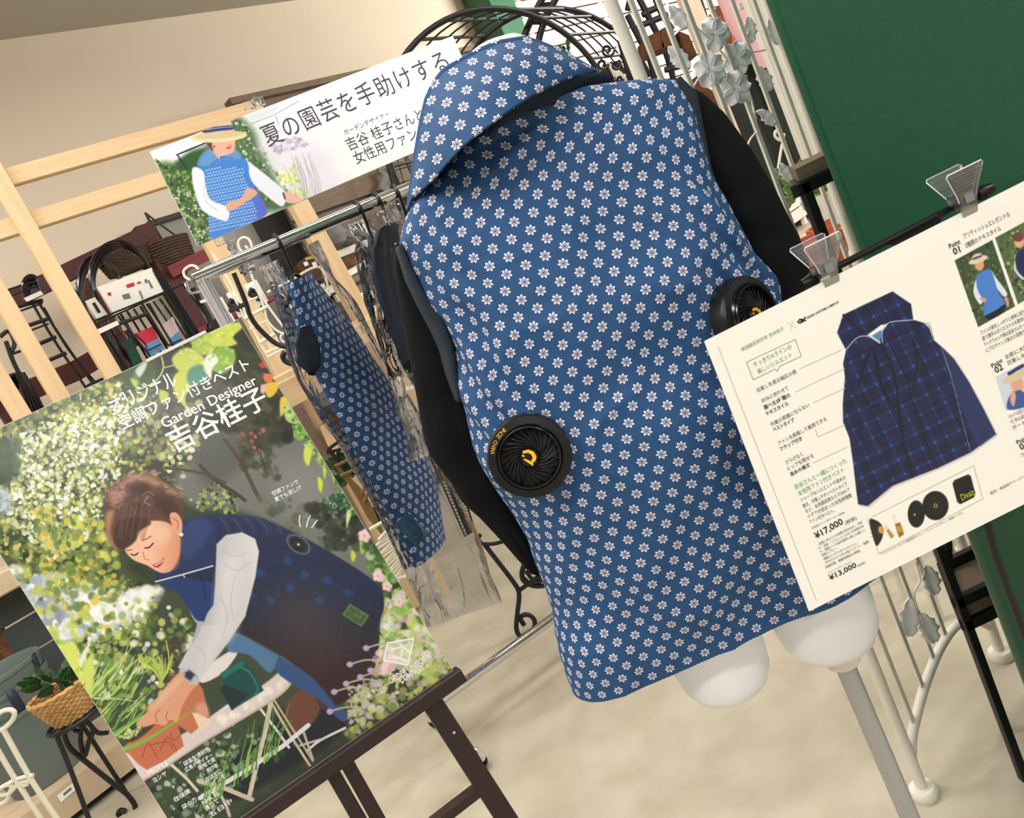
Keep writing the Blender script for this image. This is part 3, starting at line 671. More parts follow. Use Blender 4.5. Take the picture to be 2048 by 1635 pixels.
A.line([(400, 930), (430, 960), (470, 985), (490, 1000)], 7, (74, 58, 50)); A.line([(330, 935), (400, 945), (450, 965)], 6, (84, 70, 60)); A.line([(450, 880), (480, 920), (500, 960), (520, 1000)], 8, (88, 66, 56)); A.line([(480, 850), (490, 900), (480, 930)], 5, (84, 66, 56)); A.line([(510, 880), (525, 920), (535, 950)], 4, (84, 66, 56))
A.blobs(60, [(470, 850), (540, 880), (560, 960), (480, 940)], [DK, (66, 70, 50)], 4, 10, a=.7)
A.blobs(16, [(470, 870), (530, 850), (520, 900), (480, 890)], [(196, 92, 74)], 3, 4)
A.blobs(80, [(500, 990), (700, 1010), (740, 1100), (640, 1100), (560, 1050)], [(88, 96, 76), (110, 114, 96), (70, 76, 62)], 4, 12, a=.6)
A.blobs(150, [(610, 1010), (700, 990), (740, 1090), (660, 1100)], [(44, 50, 40), (56, 60, 48)], 4, 11, a=.85)
A.blobs(120, [(380, 1000), (430, 960), (480, 1000), (470, 1030), (400, 1020)], [(130, 150, 80), (180, 190, 120), DK], 2, 5)
# grape vine leaves at the top
c1 = C((0, 640), .367)
A.poly([(240, 745), (300, 716), (310, 760), (270, 790)], (66, 84, 50), 6)
for P, col in (([(940, 200), (1010, 150), (1080, 170), (1120, 230), (1080, 280), (1000, 290), (950, 250)], (196, 208, 96)), ([(1040, 110), (1110, 90), (1180, 140), (1140, 190), (1070, 170)], (170, 196, 76)),
               ([(1100, 60), (1290, 10), (1320, 40), (1270, 90), (1290, 130), (1200, 150), (1140, 120)], (204, 216, 92)), ([(1180, 150), (1270, 160), (1280, 230), (1220, 290), (1150, 260)], (136, 182, 66)),
               ([(960, 290), (1020, 270), (1050, 340), (1010, 420), (1020, 480), (960, 420), (940, 340)], (204, 206, 74)), ([(870, 380), (920, 400), (900, 460), (870, 430)], (190, 196, 60)),
               ([(1030, 270), (1090, 240), (1130, 260), (1120, 330), (1060, 360), (1020, 330)], (84, 142, 122)), ([(1120, 200), (1160, 180), (1190, 220), (1160, 260), (1150, 320), (1130, 300), (1110, 250)], (236, 240, 232)),
               ([(720, 300), (770, 240), (800, 250), (760, 320), (780, 350), (730, 360)], (78, 128, 78)), ([(710, 320), (750, 330), (740, 370)], (184, 206, 72)), ([(740, 270), (800, 225), (790, 270), (760, 310)], (206, 212, 206))):
    A.poly(c1(*P), col, 2.5)
A.line(c1((880, 200), (890, 260), (860, 320), (800, 360), (740, 380)), 3, (196, 206, 110)); A.line(c1((890, 260), (950, 245)), 2.4, (190, 200, 110))
A.blobs(60, c1((940, 150), (1290, 20), (1260, 260), (1040, 280)), [(224, 228, 120), (150, 190, 70), (236, 236, 160)], 2, 6, a=.5)
for P, col in (([(1410, 240), (1440, 225), (1460, 250), (1430, 262)], (206, 60, 60)), ([(1440, 290), (1490, 300), (1480, 340), (1440, 330)], (226, 120, 80)), ([(1440, 350), (1520, 340), (1500, 400), (1460, 420)], (230, 190, 60)), ([(1425, 350), (1450, 360), (1440, 400), (1420, 390)], (224, 180, 190))):
    A.poly(c1(*P), col, 2)
# right edge vine
c2 = C((440, 700), .367)
for P, col in (([(330, 260), (380, 260), (370, 300), (330, 360)], (228, 200, 70)), ([(350, 300), (400, 290), (440, 340), (420, 400), (360, 380)], (176, 208, 120)), ([(420, 400), (480, 390), (490, 440), (450, 490), (400, 470)], (128, 176, 84)),
               ([(470, 500), (500, 490), (500, 560), (480, 630), (455, 580)], (204, 226, 80)), ([(530, 560), (570, 560), (560, 620), (530, 610)], (180, 210, 100)), ([(560, 640), (580, 650), (570, 700)], (196, 220, 70)), ([(535, 690), (560, 720), (550, 775), (535, 740)], (204, 226, 60)),
               ([(590, 560), (640, 590), (650, 690), (620, 720), (600, 640)], (160, 190, 90)), ([(690, 880), (730, 850), (700, 940), (690, 965)], (214, 220, 170)), ([(730, 840), (770, 860), (760, 900), (730, 880)], (150, 200, 60)), ([(715, 1090), (740, 1110), (730, 1150), (715, 1140)], (196, 210, 70)), ([(760, 1040), (790, 1060), (780, 1110), (765, 1100)], (160, 190, 70))):
    A.poly(c2(*P), col, 2)
A.blobs(130, c2((340, 300), (480, 400), (640, 620), (760, 900), (700, 900), (560, 640), (420, 460)), [(120, 160, 80), (196, 214, 130), (70, 110, 60), (90, 130, 70)], 2, 6)
A.blobs(120, c2((560, 800), (680, 780), (720, 860), (600, 900)), [(56, 96, 66), (120, 150, 120), (44, 70, 48)], 2, 5)
A.blobs(160, c2((780, 1040), (870, 1080), (1190, 1600), (1130, 1635), (900, 1300), (800, 1150)), [(120, 170, 80), (70, 120, 50), (200, 214, 160), (60, 90, 50)], 4, 10)
A.blobs(340, c2((900, 1330), (1000, 1310), (1230, 1700), (1200, 1790), (880, 1700), (850, 1480)), [(150, 190, 90), (206, 220, 190), (236, 232, 232), (232, 190, 204), (110, 150, 70), (190, 206, 90)], 4, 12)
A.blobs(420, [(740, 1300), (860, 1250), (905, 1340), (700, 1480), (660, 1440), (720, 1380)], [(196, 204, 120), (176, 196, 110), (222, 214, 200), (214, 190, 196), (130, 150, 80), (206, 206, 96)], 3, 9)
for c, r in (((788, 1010), 38), ((862, 1230), 32), ((910, 1285), 28), ((975, 1370), 30), ((1070, 1420), 26)):
    p = c2(c)[0]
    for k in range(5): A.ell((p[0] + r * .18 * math.cos(k * 1.26), p[1] + r * .18 * math.sin(k * 1.26)), r * .2, r * .16, k, (236, 196 + k * 3, 206), .6)
    A.ell(p, r * .07, r * .07, 0, (220, 160, 120), .6)
# lower part : dark garden under the table, tiles and grass
A.poly([(330, 1180), (420, 1230), (480, 1265), (640, 1350), (700, 1440), (560, 1540), (379, 1705), (200, 1480), (260, 1330)], (64, 74, 54), 10)
A.blobs(260, [(250, 1180), (380, 1230), (400, 1330), (330, 1420), (200, 1400), (140, 1300)], [(120, 150, 70), (170, 190, 100), (90, 120, 60), (210, 200, 110), WHT], 3, 9)
A.blobs(60, [(330, 1280), (370, 1270), (370, 1360), (330, 1380)], [(80, 60, 50), (60, 56, 44)], 4, 10, a=.6)
A.poly([(600, 1400), (700, 1440), (640, 1500), (540, 1560), (460, 1600), (430, 1540), (520, 1470)], (34, 36, 44), 8)
A.blobs(120, [(440, 1500), (520, 1450), (600, 1480), (480, 1590), (380, 1690), (340, 1620)], [(44, 60, 40), (70, 96, 60), (96, 130, 90), (36, 44, 40), (150, 170, 150)], 3, 9)
A.blobs(160, [(290, 1560), (370, 1500), (470, 1440), (470, 1560), (379, 1705)], [(90, 120, 70), (50, 64, 48), (150, 170, 130), (196, 206, 180), (40, 46, 40)], 2, 7)
A.poly([(575, 1400), (630, 1370), (640, 1420), (600, 1470), (575, 1450)], (110, 70, 54), 3); A.poly([(630, 1360), (660, 1380), (655, 1420), (632, 1400)], (80, 50, 42), 3)
A.line([(615, 1500), (640, 1480), (690, 1455)], 5, (226, 218, 210)); A.line([(600, 1490), (650, 1475)], 4, (200, 196, 190))
# striped iron table
c7 = C((0, 1150), .2966); c8 = C((400, 1150), .2966)
A.line(c8((480, 840), (440, 1050), (370, 1330), (330, 1500)), 9, (214, 200, 172), curve=False); A.line(c8((470, 840), (610, 1080), (740, 1280)), 5, (206, 190, 160), curve=False); A.line(c8((500, 840), (640, 1060), (760, 1250)), 4, (196, 180, 150), curve=False)
A.line(c8((-10, 1385), (180, 1440), (350, 1510)), 9, (206, 192, 166), curve=False); A.line(c8((0, 1500), (300, 1320), (560, 1150), (730, 1010)), 9, (226, 224, 222), curve=False)
A.line(c8((400, 890), (530, 1060), (600, 1160)), 5, (226, 222, 214), curve=False); A.line(c8((140, 1480), (180, 1560), (200, 1620)), 6, (200, 190, 170), curve=False); A.line(c7((1150, 1270), (1260, 1370), (1330, 1450)), 6, (214, 206, 190), curve=False)
A.line(c8((700, 1060), (740, 1180), (760, 1240)), 5, (190, 180, 170), curve=False)
A.poly([(398, 1345), (445, 1310), (470, 1298), (474, 1308), (445, 1345), (405, 1365)], (232, 222, 220), 1.5)
A.poly([(412, 1440), (500, 1378), (505, 1392), (420, 1455)], (236, 226, 224), 2)
A.poly([(252, 1505), (300, 1500), (418, 1437), (527, 1368), (562, 1340), (588, 1334), (594, 1345), (570, 1380), (520, 1415), (400, 1487), (320, 1540), (268, 1566)], (222, 206, 206), 2)
A.line([(594, 1345), (570, 1380), (520, 1415), (400, 1487), (320, 1540), (268, 1568)], 4, (196, 176, 150))
A.blobs(36, [(430, 1440), (580, 1350), (560, 1380), (440, 1450)], [(246, 236, 222)], 4, 9, a=.7)
A.poly(c8((140, 660), (290, 572), (345, 630), (430, 775), (215, 908), (135, 765), (165, 740)), (24, 76, 70), 1.6, smooth=False)
A.poly(c8((140, 660), (290, 572), (300, 600), (160, 700)), (34, 112, 96), 1.6, smooth=False); A.line(c8((250, 610), (330, 650), (390, 760), (370, 800)), 5, (40, 110, 104)); A.poly(c8((135, 765), (165, 740), (330, 800), (215, 908)), (28, 50, 50), 2, smooth=False)
# terracotta pots, cone, soil
A.poly(c7((1210, 850), (1330, 720), (1365, 760), (1415, 955), (1290, 1070), (1185, 1000)), (198, 116, 82), 1.6, smooth=False)
A.poly(c7((1380, 860), (1410, 940), (1340, 960), (1320, 880)), (226, 172, 146), 5, .7)
A.poly(c7((830, 1160), (930, 1060), (1060, 990), (1190, 970), (1240, 1150), (1110, 1250), (990, 1310), (930, 1270)), (196, 110, 76), 1.6, smooth=False)
for P in (((960, 1230), (1000, 1130), (1060, 1230)), ((1000, 1150), (1120, 1120), (1160, 1160)), ((1150, 1060), (1170, 1110), (1210, 1080)), ((1080, 1180), (1130, 1090), (1190, 1180))): A.line(c7(*P), 2, (140, 70, 44), .8)
A.poly(c7((820, 1090), (930, 1000), (1000, 960), (1040, 1010), (900, 1120)), (70, 58, 44), 2); A.blobs(60, c7((800, 1090), (940, 1000), (980, 1010), (880, 1110)), [(190, 206, 120), (120, 150, 70), (220, 226, 170)], 2, 4)
A.poly(c7((1295, 925), (1330, 930), (1425, 975), (1410, 1010), (1350, 1048)), (240, 212, 184), 1.5, smooth=False)
# spiky leaves, left
A.blobs(90, c7((400, 450), (560, 600), (640, 800), (600, 800), (420, 600)), [(226, 230, 110), (196, 210, 90), (160, 196, 80)], 4, 12)
for i in range(90):
    x, y = random.uniform(560, 900), random.uniform(620, 1120); l = random.uniform(80, 240); a = random.uniform(-1.3, -.7)
    p = c7((x, y), (x + l * .5 * math.cos(a) + 6, y + l * .5 * math.sin(a)), (x + l * math.cos(a), y + l * math.sin(a)))
    A.line(p, random.uniform(2, 6), random.choice([(150, 190, 90), (110, 156, 70), (196, 216, 120), (84, 130, 60), (206, 224, 160)]), .85, True)
for i in range(60):
    x, y = random.uniform(930, 1180), 720; A.line(c7((1090, 720), ((x + 1090) / 2 + 10, 630), (x, random.uniform(520, 660))), 1.6, random.choice([(196, 214, 90), (150, 180, 70)]), .8)
A.line(c7((1130, 660), (1140, 560), (1120, 440)), 2.2, (196, 206, 90))
A.poly(c7((430, 470), (500, 450), (540, 560), (500, 640), (450, 560)), (214, 222, 110), 3); A.poly(c7((560, 640), (610, 540), (640, 660), (590, 780)), (206, 220, 110), 3); A.poly(c7((530, 570), (600, 450), (600, 500), (550, 620)), (226, 232, 196), 3)
for P, wd, col in ((((730, 1090), (900, 980), (1100, 790)), 10, (110, 160, 70)), (((740, 1110), (860, 1020), (990, 930)), 8, (150, 190, 90)), (((790, 1190), (1000, 1100), (1310, 905)), 11, (132, 176, 66)), (((640, 830), (760, 830), (930, 850)), 4, (196, 210, 150)), (((690, 980), (800, 860), (880, 740)), 5, (120, 160, 70))): A.line(c7(*P), wd, col, 1, True)
for i in range(46):
    x = random.uniform(-20, 520); y = 1000 + 0; b0 = (x, 1590 - x * .75); A.line(c8(b0, (b0[0] + random.uniform(0, 60), b0[1] - 130), (b0[0] + random.uniform(-10, 150), b0[1] - random.uniform(160, 420))), random.uniform(1.5, 4), random.choice([(110, 160, 70), (70, 120, 60), (150, 196, 90)]), .9, True)
# ---- the woman
VN = (36, 44, 78)
A.poly(c1((1020, 1500), (1030, 1560), (1060, 1635), (1150, 1700), (1130, 1500)), (206, 206, 214), 1.5)
A.poly(c7((1265, 160), (1330, 300), (1290, 470), (1330, 520), (1420, 300), (1420, 180)), (176, 178, 190), 1.5)
A.poly([(535, 1300), (625, 1350), (661, 1392), (697, 1432), (680, 1440), (640, 1400), (560, 1350)], (54, 84, 130), 2); A.poly([(470, 1265), (530, 1295), (585, 1328), (560, 1310), (540, 1345), (500, 1310), (455, 1300)], (84, 120, 160), 2)
vest_poly = [(356, 1175), (340, 1120), (352, 1050), (365, 1040), (400, 1032), (440, 1028), (513, 1033), (579, 1060), (642, 1093), (690, 1122), (734, 1151), (763, 1181), (768, 1214), (760, 1245), (757, 1298), (741, 1358), (711, 1385), (675, 1410), (661, 1396), (625, 1355), (584, 1325), (533, 1292), (471, 1260), (440, 1240), (400, 1240)]
A.poly(vest_poly, lambda X, Y: np.stack([34 + 22 * np.clip((Y - 1180) / 160, 0, 1) + 10 * np.clip((1080 - Y) / 60, 0, 1), 42 + 0 * X - 6 * np.clip((Y - 1200) / 160, 0, 1) + 14 * np.clip((1080 - Y) / 60, 0, 1), 70 - 36 * np.clip((Y - 1180) / 150, 0, 1) + 24 * np.clip((1080 - Y) / 60, 0, 1)], -1), 2)
A.poly([(540, 1190), (640, 1180), (690, 1260), (640, 1320), (560, 1280)], (82, 66, 62), 40, .55)
for i in range(9):      # tartan
    s = i * 34; A.line([(505 + s, 1110 + s * .35), (480 + s, 1180 + s * .35), (470 + s, 1250 + s * .4)], 3.2, (38, 68, 116), .3)
for i in range(5):
    s = i * 32; A.line([(470, 1100 + s), (580, 1130 + s), (700, 1185 + s), (760, 1225 + s)], 3.2, (38, 68, 116), .28)
for x, y in ((520, 1145), (575, 1120), (580, 1175), (540, 1200), (655, 1160), (695, 1185), (610, 1150), (640, 1200), (500, 1190)): A.ell((x, y), 9, 8, .5, (36, 80, 140), .9, .6)
for i in range(10): A.line([(430 + i * 12, 1036), (440 + i * 13, 1052), (444 + i * 13, 1066)], 2.5, (84, 76, 120) if i % 2 else (24, 30, 60), .6)
A.poly(c1((840, 1360), (980, 1240), (990, 1150), (1060, 1080), (1180, 1100), (1180, 1220), (1160, 1335), (985, 1390), (850, 1428)), (40, 52, 92), 2, smooth=False)
A.poly(c1((990, 1150), (1060, 1080), (1150, 1110), (1100, 1240), (1000, 1300)), (54, 70, 118), 6, .8)
A.line(c1((848, 1424), (985, 1388), (1160, 1338)), 3, (206, 210, 220), curve=False); A.line(c1((1000, 1390), (1020, 1425)), 3, (190, 196, 206))
A.poly(c1((870, 1440), (980, 1400), (1080, 1420), (1170, 1440), (1160, 1560), (1080, 1640), (1010, 1540), (960, 1480)), (34, 58, 110), 2)
A.line(c1((1085, 1380), (1110, 1440), (1120, 1520)), 3, (24, 34, 70))
SL = c1((1180, 1220), (1230, 1170), (1320, 1155), (1390, 1190), (1412, 1260), (1392, 1400), (1340, 1600)) + c8((310, 270), (200, 440), (100, 570), (0, 700)) + c7((1350, 690), (1200, 622), (1260, 510), (1330, 420), (1400, 250), (1440, 200), (1450, 60))
A.poly(SL, lambda X, Y: np.stack([206 - 20 * np.clip((470 - X) / 60, -1, 1) * (Y < 1250) - 0 * X, 204 - 20 * np.clip((470 - X) / 60, -1, 1) * (Y < 1250), 206 - 14 * np.clip((470 - X) / 60, -1, 1) * (Y < 1250)], -1), 1.5, smooth=False)
A.poly([(440, 1140), (470, 1110), (480, 1180), (470, 1260), (440, 1290), (420, 1330), (400, 1340), (430, 1220)], (232, 228, 222), 14, .6)
for P in (((446, 1100), (470, 1112), (492, 1104)), ((450, 1130), (475, 1140), (500, 1125)), ((440, 1190), (455, 1230), (446, 1270)), ((390, 1290), (410, 1310), (404, 1340)), ((470, 1150), (462, 1200), (468, 1240))): A.line(P, 2.6, (168, 168, 176), .35)
# arm, hand, watch
SK = (222, 160, 126)
A.poly(c7((1195, 665), (1250, 640), (1345, 715), (1290, 780), (1230, 880), (1195, 985), (1150, 975), (1110, 1012), (1050, 1000), (985, 1018), (925, 1005), (930, 980), (990, 920), (1000, 880), (1060, 830), (1110, 760)), SK, 1.6)
A.poly(c7((1200, 690), (1240, 690), (1150, 800), (1050, 890), (1020, 900), (1090, 800)), (238, 188, 158), 6, .7); A.line(c7((1080, 900), (1050, 940), (1060, 990)), 2, (160, 96, 70), .8); A.line(c7((1130, 920), (1120, 960), (1140, 990)), 2, (160, 96, 70), .8)
A.poly(c7((1205, 640), (1230, 618), (1350, 700), (1330, 730), (1280, 735)), (190, 192, 200), 1.5, smooth=False); A.poly(c7((1235, 655), (1275, 628), (1325, 668), (1285, 722), (1240, 690)), (150, 152, 160), 1.5, smooth=False); A.poly(c7((1250, 655), (1280, 642), (1312, 668), (1282, 708), (1250, 685)), (52, 54, 60), 1.5, smooth=False)
# head
A.blobs(26, c1((620, 940), (660, 860), (760, 815), (860, 835), (900, 900), (760, 900)), [(150, 118, 98), (110, 80, 66), (186, 150, 124)], 6, 12, .6, .6)
HR = (96, 68, 56)
A.poly(c1((570, 1100), (562, 1000), (590, 920), (640, 880), (700, 838), (790, 832), (850, 850), (910, 890), (985, 950), (1002, 1010), (1000, 1070), (985, 1120), (940, 1140), (800, 1160), (720, 1200), (700, 1240), (640, 1262), (600, 1215), (575, 1160)), HR, 3)
A.poly(c1((590, 950), (640, 890), (730, 850), (760, 900), (680, 960), (620, 1010)), (196, 150, 128), 8, .7); A.poly(c1((700, 850), (780, 838), (850, 860), (880, 900), (820, 900)), (176, 140, 110), 6, .8); A.poly(c1((900, 890), (990, 955), (960, 960), (900, 930)), (196, 164, 120), 5, .6)
A.poly(c1((575, 1060), (620, 1040), (600, 1160), (640, 1250), (610, 1230), (580, 1170)), (206, 160, 120), 5, .7)
for i in range(60):
    a = random.uniform(0, 6.28); cx0, cy0 = random.uniform(600, 960), random.uniform(860, 1060)
    A.line(c1((cx0, cy0), (cx0 + 40 * math.cos(a), cy0 + 30 * math.sin(a)), (cx0 + 60 * math.cos(a + .7), cy0 + 50 * math.sin(a + .7))), random.uniform(1, 2.6), random.choice([(70, 48, 40), (150, 118, 96), (196, 164, 136), (90, 64, 52)]), .6)
A.poly(c1((690, 900), (760, 880), (820, 900), (800, 940), (720, 950)), (66, 42, 38), 6, .8); A.poly(c1((830, 960), (930, 980), (980, 1060), (900, 1060)), (60, 40, 36), 8, .7)
FACE = c1((682, 1245), (700, 1180), (730, 1130), (800, 1095), (900, 1098), (960, 1140), (985, 1200), (975, 1300), (940, 1360), (900, 1377), (860, 1370), (800, 1335), (735, 1310), (695, 1275))
A.poly(FACE, lambda X, Y: np.stack([228 - 12 * np.clip((X - 330) / 30, -1, 1), 170 - 18 * np.clip((X - 325) / 30, -1, 1), 136 - 20 * np.clip((X - 325) / 30, -1, 1)], -1), 1.6)
A.poly(c1((760, 1140), (860, 1110), (930, 1150), (880, 1220), (800, 1180)), (240, 196, 166), 10, .8); A.poly(c1((760, 1270), (820, 1250), (840, 1290), (800, 1310)), (240, 190, 160), 6, .8)
A.poly(c1((925, 1060), (960, 1048), (990, 1090), (992, 1150), (970, 1172), (945, 1140)), (224, 164, 132), 1.5); A.line(c1((945, 1080), (970, 1100), (965, 1140)), 2, (170, 110, 84)); A.ell(c1((988, 1168))[0], 4, 4, 0, (246, 240, 226))
A.poly(c1((640, 1100), (700, 1080), (800, 1080), (820, 1110), (760, 1150), (740, 1200), (690, 1240), (650, 1240), (620, 1200)), (74, 50, 44), 2.5)
for i in range(16): A.line(c1((690 + i * 8, 1000), (660 + i * 10, 1090), (650 + i * 9, 1180 + 20 * math.sin(i))), 1.4, random.choice([(56, 38, 36), (130, 94, 76), (90, 62, 52)]), .7)
for i in range(26):
    a = random.uniform(PI, 2 * PI); p = c1((790 + 205 * math.cos(a), 1000 + 160 * math.sin(a)), (790 + 230 * math.cos(a + .15), 1000 + 185 * math.sin(a + .15))); A.line(p, 1.2, (206, 180, 150), .5)
A.line(c1((715, 1275), (735, 1280), (752, 1268)), 2.6, (60, 34, 32)); A.line(c1((790, 1240), (812, 1238), (835, 1215)), 2.8, (56, 32, 30)); A.line(c1((690, 1255), (720, 1250)), 2, (120, 84, 66)); A.line(c1((770, 1200), (800, 1190), (825, 1175)), 2, (130, 92, 72))
A.line(c1((780, 1260), (790, 1300), (815, 1305)), 1.8, (190, 120, 94)); A.poly(c1((832, 1335), (868, 1318), (895, 1292), (885, 1325), (860, 1348)), (186, 62, 66), 1.2); A.line(c1((845, 1336), (872, 1322), (888, 1306)), 1.6, (246, 236, 230))
A.poly(c1((940, 1360), (978, 1290), (985, 1220), (992, 1180), (975, 1330)), (150, 96, 76), 3, .8)
# fan on her vest, patch, three white strokes, flowers on the right
p = c2((427, 1058))[0]; A.ell(p, 26, 16, .62, (120, 124, 140), .25); A.ell(p, 23, 14, .62, (40, 42, 50), .2); A.ell((p[0] - 1, p[1]), 17, 10.5, .62, (24, 24, 26), .2)
for k in range(10): a = k * .628; A.line([(p[0], p[1]), (p[0] + 15 * math.cos(a), p[1] + 9 * math.sin(a) + 4 * math.cos(a))], 1, (80, 80, 84), .6, curve=False)
A.ell(p, 2.6, 2.6, 0, (216, 206, 170), .5)
A.poly(c8((1010, 190), (1142, 270), (1090, 348), (958, 265)), (92, 128, 74), 1.2, smooth=False); A.poly(c8((1014, 202), (1126, 272), (1086, 336), (972, 264)), (64, 84, 56), 1.2, .8, smooth=False)
for k in range(14): A.ell(c8((1050 + random.uniform(-50, 50), 270 + random.uniform(-28, 28)))[0], 3, 2, 0, (96, 120, 80), .6, .6)
for P in (((435, 900), (432, 930), (437, 960)), ((492, 900), (478, 930), (472, 962)), ((530, 925), (515, 945), (500, 966))): A.line(c2(*P), 2.4, (236, 236, 232))
for x, y in ((1120, 490), (1010, 600), (985, 730), (905, 785), (875, 918), (1080, 685), (1150, 640)):
    q = c8((x, y), (x + 110, y - 30), (x + 210, y - 20)); A.line(q, 4, (176, 176, 150), .9); A.ell(q[0], 6.5, 6, 0, (190, 168, 206), .5)
A.blobs(30, c8((1180, 520), (1300, 480), (1320, 660), (1190, 660)), [(236, 190, 200), (226, 170, 186), (240, 214, 214)], 4, 9)
A.blobs(60, c8((1000, 760), (1130, 700), (1120, 1000), (1000, 1000)), [(200, 196, 190), (176, 190, 130), (206, 190, 206)], 2, 5)
# logo diamond and captions
lw = (250, 250, 246)
A.poly(c8((1265, 455), (1440, 425), (1415, 600), (1240, 575)), (250, 244, 236), 1.2, .45, smooth=False)
for P in (((1265, 455), (1440, 425), (1400, 605), (1240, 572), (1265, 455)), ((1290, 500), (1370, 480), (1350, 560), (1280, 555)), ((1350, 470), (1420, 520)), ((1300, 540), (1400, 580))): A.line(c8(*P), 3.2, lw, 1, curve=False)
board(A, 'backing_board', 'foam', root, .005, .0012); A.mesh('printed_picture', 'print_gloss', root)
T = lambda st, q0, q1, h, m='wht_ink', **k: A.text(root, m, st, q0, q1, h, **k)
T('オリジナル', c1((625, 510))[0], c1((975, 352))[0], 29); T('空調ファン付きベスト', c1((672, 602))[0], c1((1372, 268))[0], 27)
T('Garden Designer', c1((905, 606))[0], c1((1415, 362))[0], 25); T('吉谷桂子', c1((960, 730))[0], c1((1478, 470))[0], 48)
T('空調ファンで', c2((290, 795))[0], c2((432, 725))[0], 9.5); T('夏でも涼しげ', c2((305, 828))[0], c2((448, 756))[0], 9.5)
T('ORDER UNIFORM', c8((1285, 735))[0], c8((1560, 560))[0], 12); T('COMPANY', c8((1355, 728))[0], c8((1520, 635))[0], 12)
T('PROFILE', c7((1008, 1352))[0], c7((1138, 1276))[0], 9)
for st, a, b in (('園芸生活研究', (1250, 1288), (1418, 1180)), ('広島デザイナー', (1255, 1328), (1440, 1222)), ('現地で英', (1345, 1318), (1458, 1250)), ('、約7年', (1372, 1350), (1478, 1290)), ('在は主に', (1395, 1396), (1500, 1330)), ('インを', (1440, 1410), (1522, 1360)), ('NHK BS', (1375, 1550), (1478, 1475)), ('通じて', (1390, 1590), (1480, 1530)), ('五日中', (1420, 1635), (1570, 1530)), ('ヨシヤ', (1040, 1400), (1130, 1345)), ('在住後', (1180, 1530), (1290, 1460)), ('園の力', (1240, 1580), (1330, 1520))):
    T(st, c7(a)[0], c7(b)[0], 8.5)
# pale strip along the top edge of the board
q0, q1 = A.p3(293, 722, .001), A.p3(412, 663, .001)
B().bar(q0, q1, .004, .006).build('edge_strip', 'label_white', root, smooth=False)
POSTER = (o, wv, hv, A.n)
# ---------------------------------------------------------------- banner on the rail
Q = [(300, 303), (905, 72), (980, 239), (396, 491)]
o, wv, hv = solve_quad(Q, W0=1.0)
k = 2.42 / (o[1] + hv[1]); o = np.array([0, 0, EYE]) + (o - np.array([0, 0, EYE])) * k; wv = wv * k; hv = hv * k
A = Art(o, wv, hv, 460, 150, (240, 240, 238)); c = C((300, 80), .3223)
root = thing('shop_banner', 'long banner board with a woman in a straw hat above the chrome rail', 'banner', tuple(o + hv + wv / 2))
A.poly(c((1150, 500), (1500, 380), (1700, 300), (1650, 800), (1200, 900)), (232, 236, 232), 60)
A.blobs(36, c((1150, 560), (1650, 420), (1600, 850), (1150, 880)), [(242, 244, 240)], 6, 14, 1, .2, .6)
A.poly(c((0, 700), (560, 510), (720, 600), (860, 900), (1050, 960), (300, 1290)), (190, 200, 186), 30)
A.poly(c((0, 690), (540, 500), (600, 640), (300, 700), (60, 820)), (236, 238, 236), 10)
A.poly(c((60, 800), (180, 760), (300, 680), (380, 700), (380, 1240), (290, 1290)), (66, 92, 52), 8)
A.poly(c((160, 760), (260, 690), (340, 690), (300, 780), (200, 820)), (52, 88, 50), 5)
A.blobs(260, c((10, 720), (150, 800), (260, 820), (380, 1200), (300, 1280)), [(84, 116, 58), (44, 66, 40), (120, 150, 80), (150, 170, 110)], 1.5, 5)
A.blobs(60, c((120, 900), (280, 940), (380, 1230), (290, 1270)), [(226, 230, 214)], 1, 2.4)
A.line(c((168, 712), (340, 640)), 3.4, (44, 46, 60), curve=False); A.line(c((168, 712), (230, 800)), 3, (44, 46, 60), curve=False)
A.poly(c((490, 490), (560, 480), (640, 560), (700, 700), (860, 980), (1000, 990), (700, 1060), (560, 780), (510, 640)), (84, 110, 76), 8)
A.blobs(240, c((500, 490), (560, 480), (680, 640), (870, 960), (720, 1020), (560, 740)), [(96, 124, 84), (64, 88, 60), (124, 148, 110), (210, 216, 200)], 1.5, 4)
A.poly(c((700, 640), (850, 600), (1050, 640), (1200, 900), (960, 1000), (860, 900), (760, 740)), (226, 218, 232), 24, .9)
A.blobs(80, c((740, 650), (900, 600), (1000, 640), (780, 720)), [(150, 140, 170), (190, 180, 206)], 1.5, 5, a=.5)
A.blobs(70, c((800, 820), (900, 780), (920, 860), (980, 950), (900, 980), (820, 900)), [(214, 220, 110), (190, 206, 90), (236, 236, 190)], 2, 5)
for i in range(26):
    x = random.uniform(820, 1020); A.line(c((x, 700 + random.uniform(0, 100)), (x + 40, 860), (x + random.uniform(40, 90), 1000)), 1.2, (150, 160, 150), .5)
A.line(c((600, 530), (760, 470), (920, 380)), 3, (170, 172, 186), .8, curve=False); A.line(c((780, 470), (800, 530)), 2.4, (150, 152, 170), .8, curve=False)
A.poly(c((620, 470), (780, 400), (780, 450), (640, 500)), (206, 210, 222), 4, .8)
